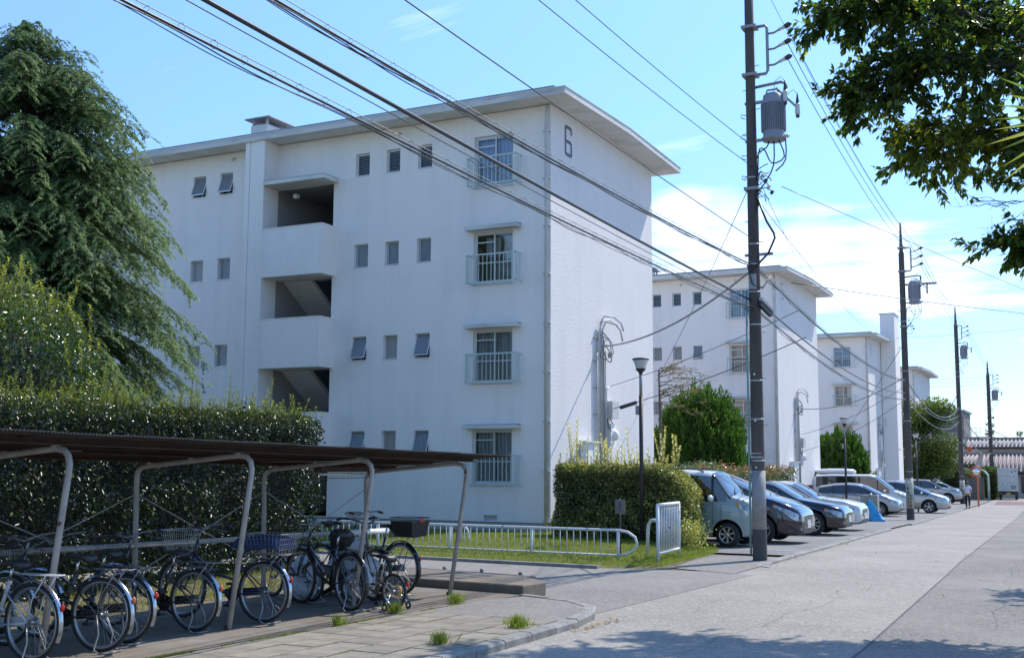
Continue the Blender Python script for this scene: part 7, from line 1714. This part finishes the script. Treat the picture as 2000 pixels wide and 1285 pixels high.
MB().box(-12.5, -11.5, 118.38, 118.44, .8, 1.9).build('window', M['cream'], t)
t = thing('tiled_house', 'house with a large pinkish ribbed tile roof behind the truck', 'house', (0, 0, 0)); ribbed_roof(t, -10.45, 2.0, 117.5, 121.5, 1.62, 3.22, M['tile_r'], .36)
MB().box(-10.2, 1.8, 118.1, 121.4, -1.2, 1.5).build('wall', M['cream'], t); MB().box(-7.0, -3.5, 118.02, 118.1, -.4, 1.2).build('window', M['darkwin'], t)
MB().box(-10.2, 1.8, 117.95, 118.1, 1.3, 1.55).build('eave_board', M['cblack'], t)
t = thing('upper_house', 'cream upper storey with a grey tiled roof behind the pinkish roofs', 'house', (0, 0, 0)); ribbed_roof(t, -13.4, 1.0, 134.5, 138.0, 4.2, 5.0, M['tile_g'], .40)
MB().box(-12.3, .8, 135.2, 137.9, -1.2, 4.05).build('wall', M['cream'], t)
for x in (-9.2, -7.9): MB().box(x, x+1.0, 135.1, 135.2, 3.0, 3.22).build('window', M['darkwin'], t)
t = thing('tiled_block', 'brown tiled block with a dark roof edge beyond the round tree', 'building', (0, 0, 0)); MB().box(-22.0, -15.0, 150, 158, -1.2, 8.7).build('wall', M['brick_tile'], t); MB().box(-22.2, -14.8, 149.8, 158.2, 8.7, 8.95).build('parapet', mat('blue grey parapet', (.16, .22, .26), .6), t)
for k in range(3): MB().box(-21.5, -15.2, 149.94, 150, 7.9-k*.9, 7.98-k*.9).build('string_course', M['cream'], t)
t = thing('grey_annexe', 'pale grey annexe with a railing in front of the brown tiled block', 'building', (0, 0, 0)); MB().box(-20.5, -11.2, 142, 148, -1.2, 5.3).build('wall', M['cream'], t); MB().box(-20.7, -11.0, 141.8, 148, 5.3, 5.45).build('roof', M['tile_g'], t)
for k in range(6): MB().tube([(-13.9+k*.5, 141.9, 5.45), (-13.9+k*.5, 141.9, 6.5)], .03, 4).build('railing_post', M['alu'], t)
for z in (5.95, 6.5): MB().tube([(-13.9, 141.9, z), (-11.4, 141.9, z)], .03, 4).build('rail', M['alu'], t)
for z in (3.3, 4.1): MB().box(-18.5, -14, 141.92, 142, z, z+.5).build('window', M['darkwin'], t)
t = thing('banner', 'red and white banner hanging on a wire above the tiled shed', 'banner', (-11.0, 113, 3.55)); MB().box(-1.0, -.35, -.02, .02, -.25, .3).build('white_part', M['tr_white'], t); MB().lathe([(0, -.04), (.20, -.03), (.24, 0), (.20, .03), (0, .04)], 14, 0, (.1, 0, .05), (0, 1, 0)).build('red_part', mat('red banner cloth', (.62, .10, .04), .6), t); MB().box(-3.3, -1.2, -.02, .02, -.35, .1).build('grey_part', M['cream'], t)
MB().tube([(-4.5, 0, -.1), (-1.0, 0, .32), (.8, 0, .45)], .02, 4).build('cord', M['cable'], t)
t = thing('garden_wall', 'white garden wall end beside the round tree', 'wall', (-12.6, 101, -.85)); MB().box(-.5, .5, 0, .3, 0, 2.1).build('wall', M['plaster'], t)
# distant skyline so the horizon is not bare
rg = np.random.default_rng(3)
for i, (x, y, w, h, m) in enumerate(((-3, 170, 9, 6.0, 'cream'), (9, 150, 10, 6.5, 'cream'), (24, 150, 12, 7.5, 'plaster'), (-48, 150, 14, 9, 'brick_tile'), (-75, 120, 16, 8, 'cream'))):
    t = thing('far_house', ('low cream house at the far right behind the truck', 'cream house right of the street beyond the frame', 'white house right of the street beyond the frame', 'brown house beyond the apartment blocks', 'cream house far left behind the apartment blocks')[i], 'house', (x, y, -1.2))
    MB().box(-w/2, w/2, 0, 8, 0, h-2).build('wall', M[m], t); MB().prism_y([(-w/2-.5, h-2), (w/2+.5, h-2), (0, h)], -.5, 8.5).build('roof', M['tile_g'], t)
    for k in range(3): MB().box(-w/2+1+k*w/3, -w/2+2.2+k*w/3, -.05, 0, 1.2, 2.4).build('window', M['darkwin'], t)
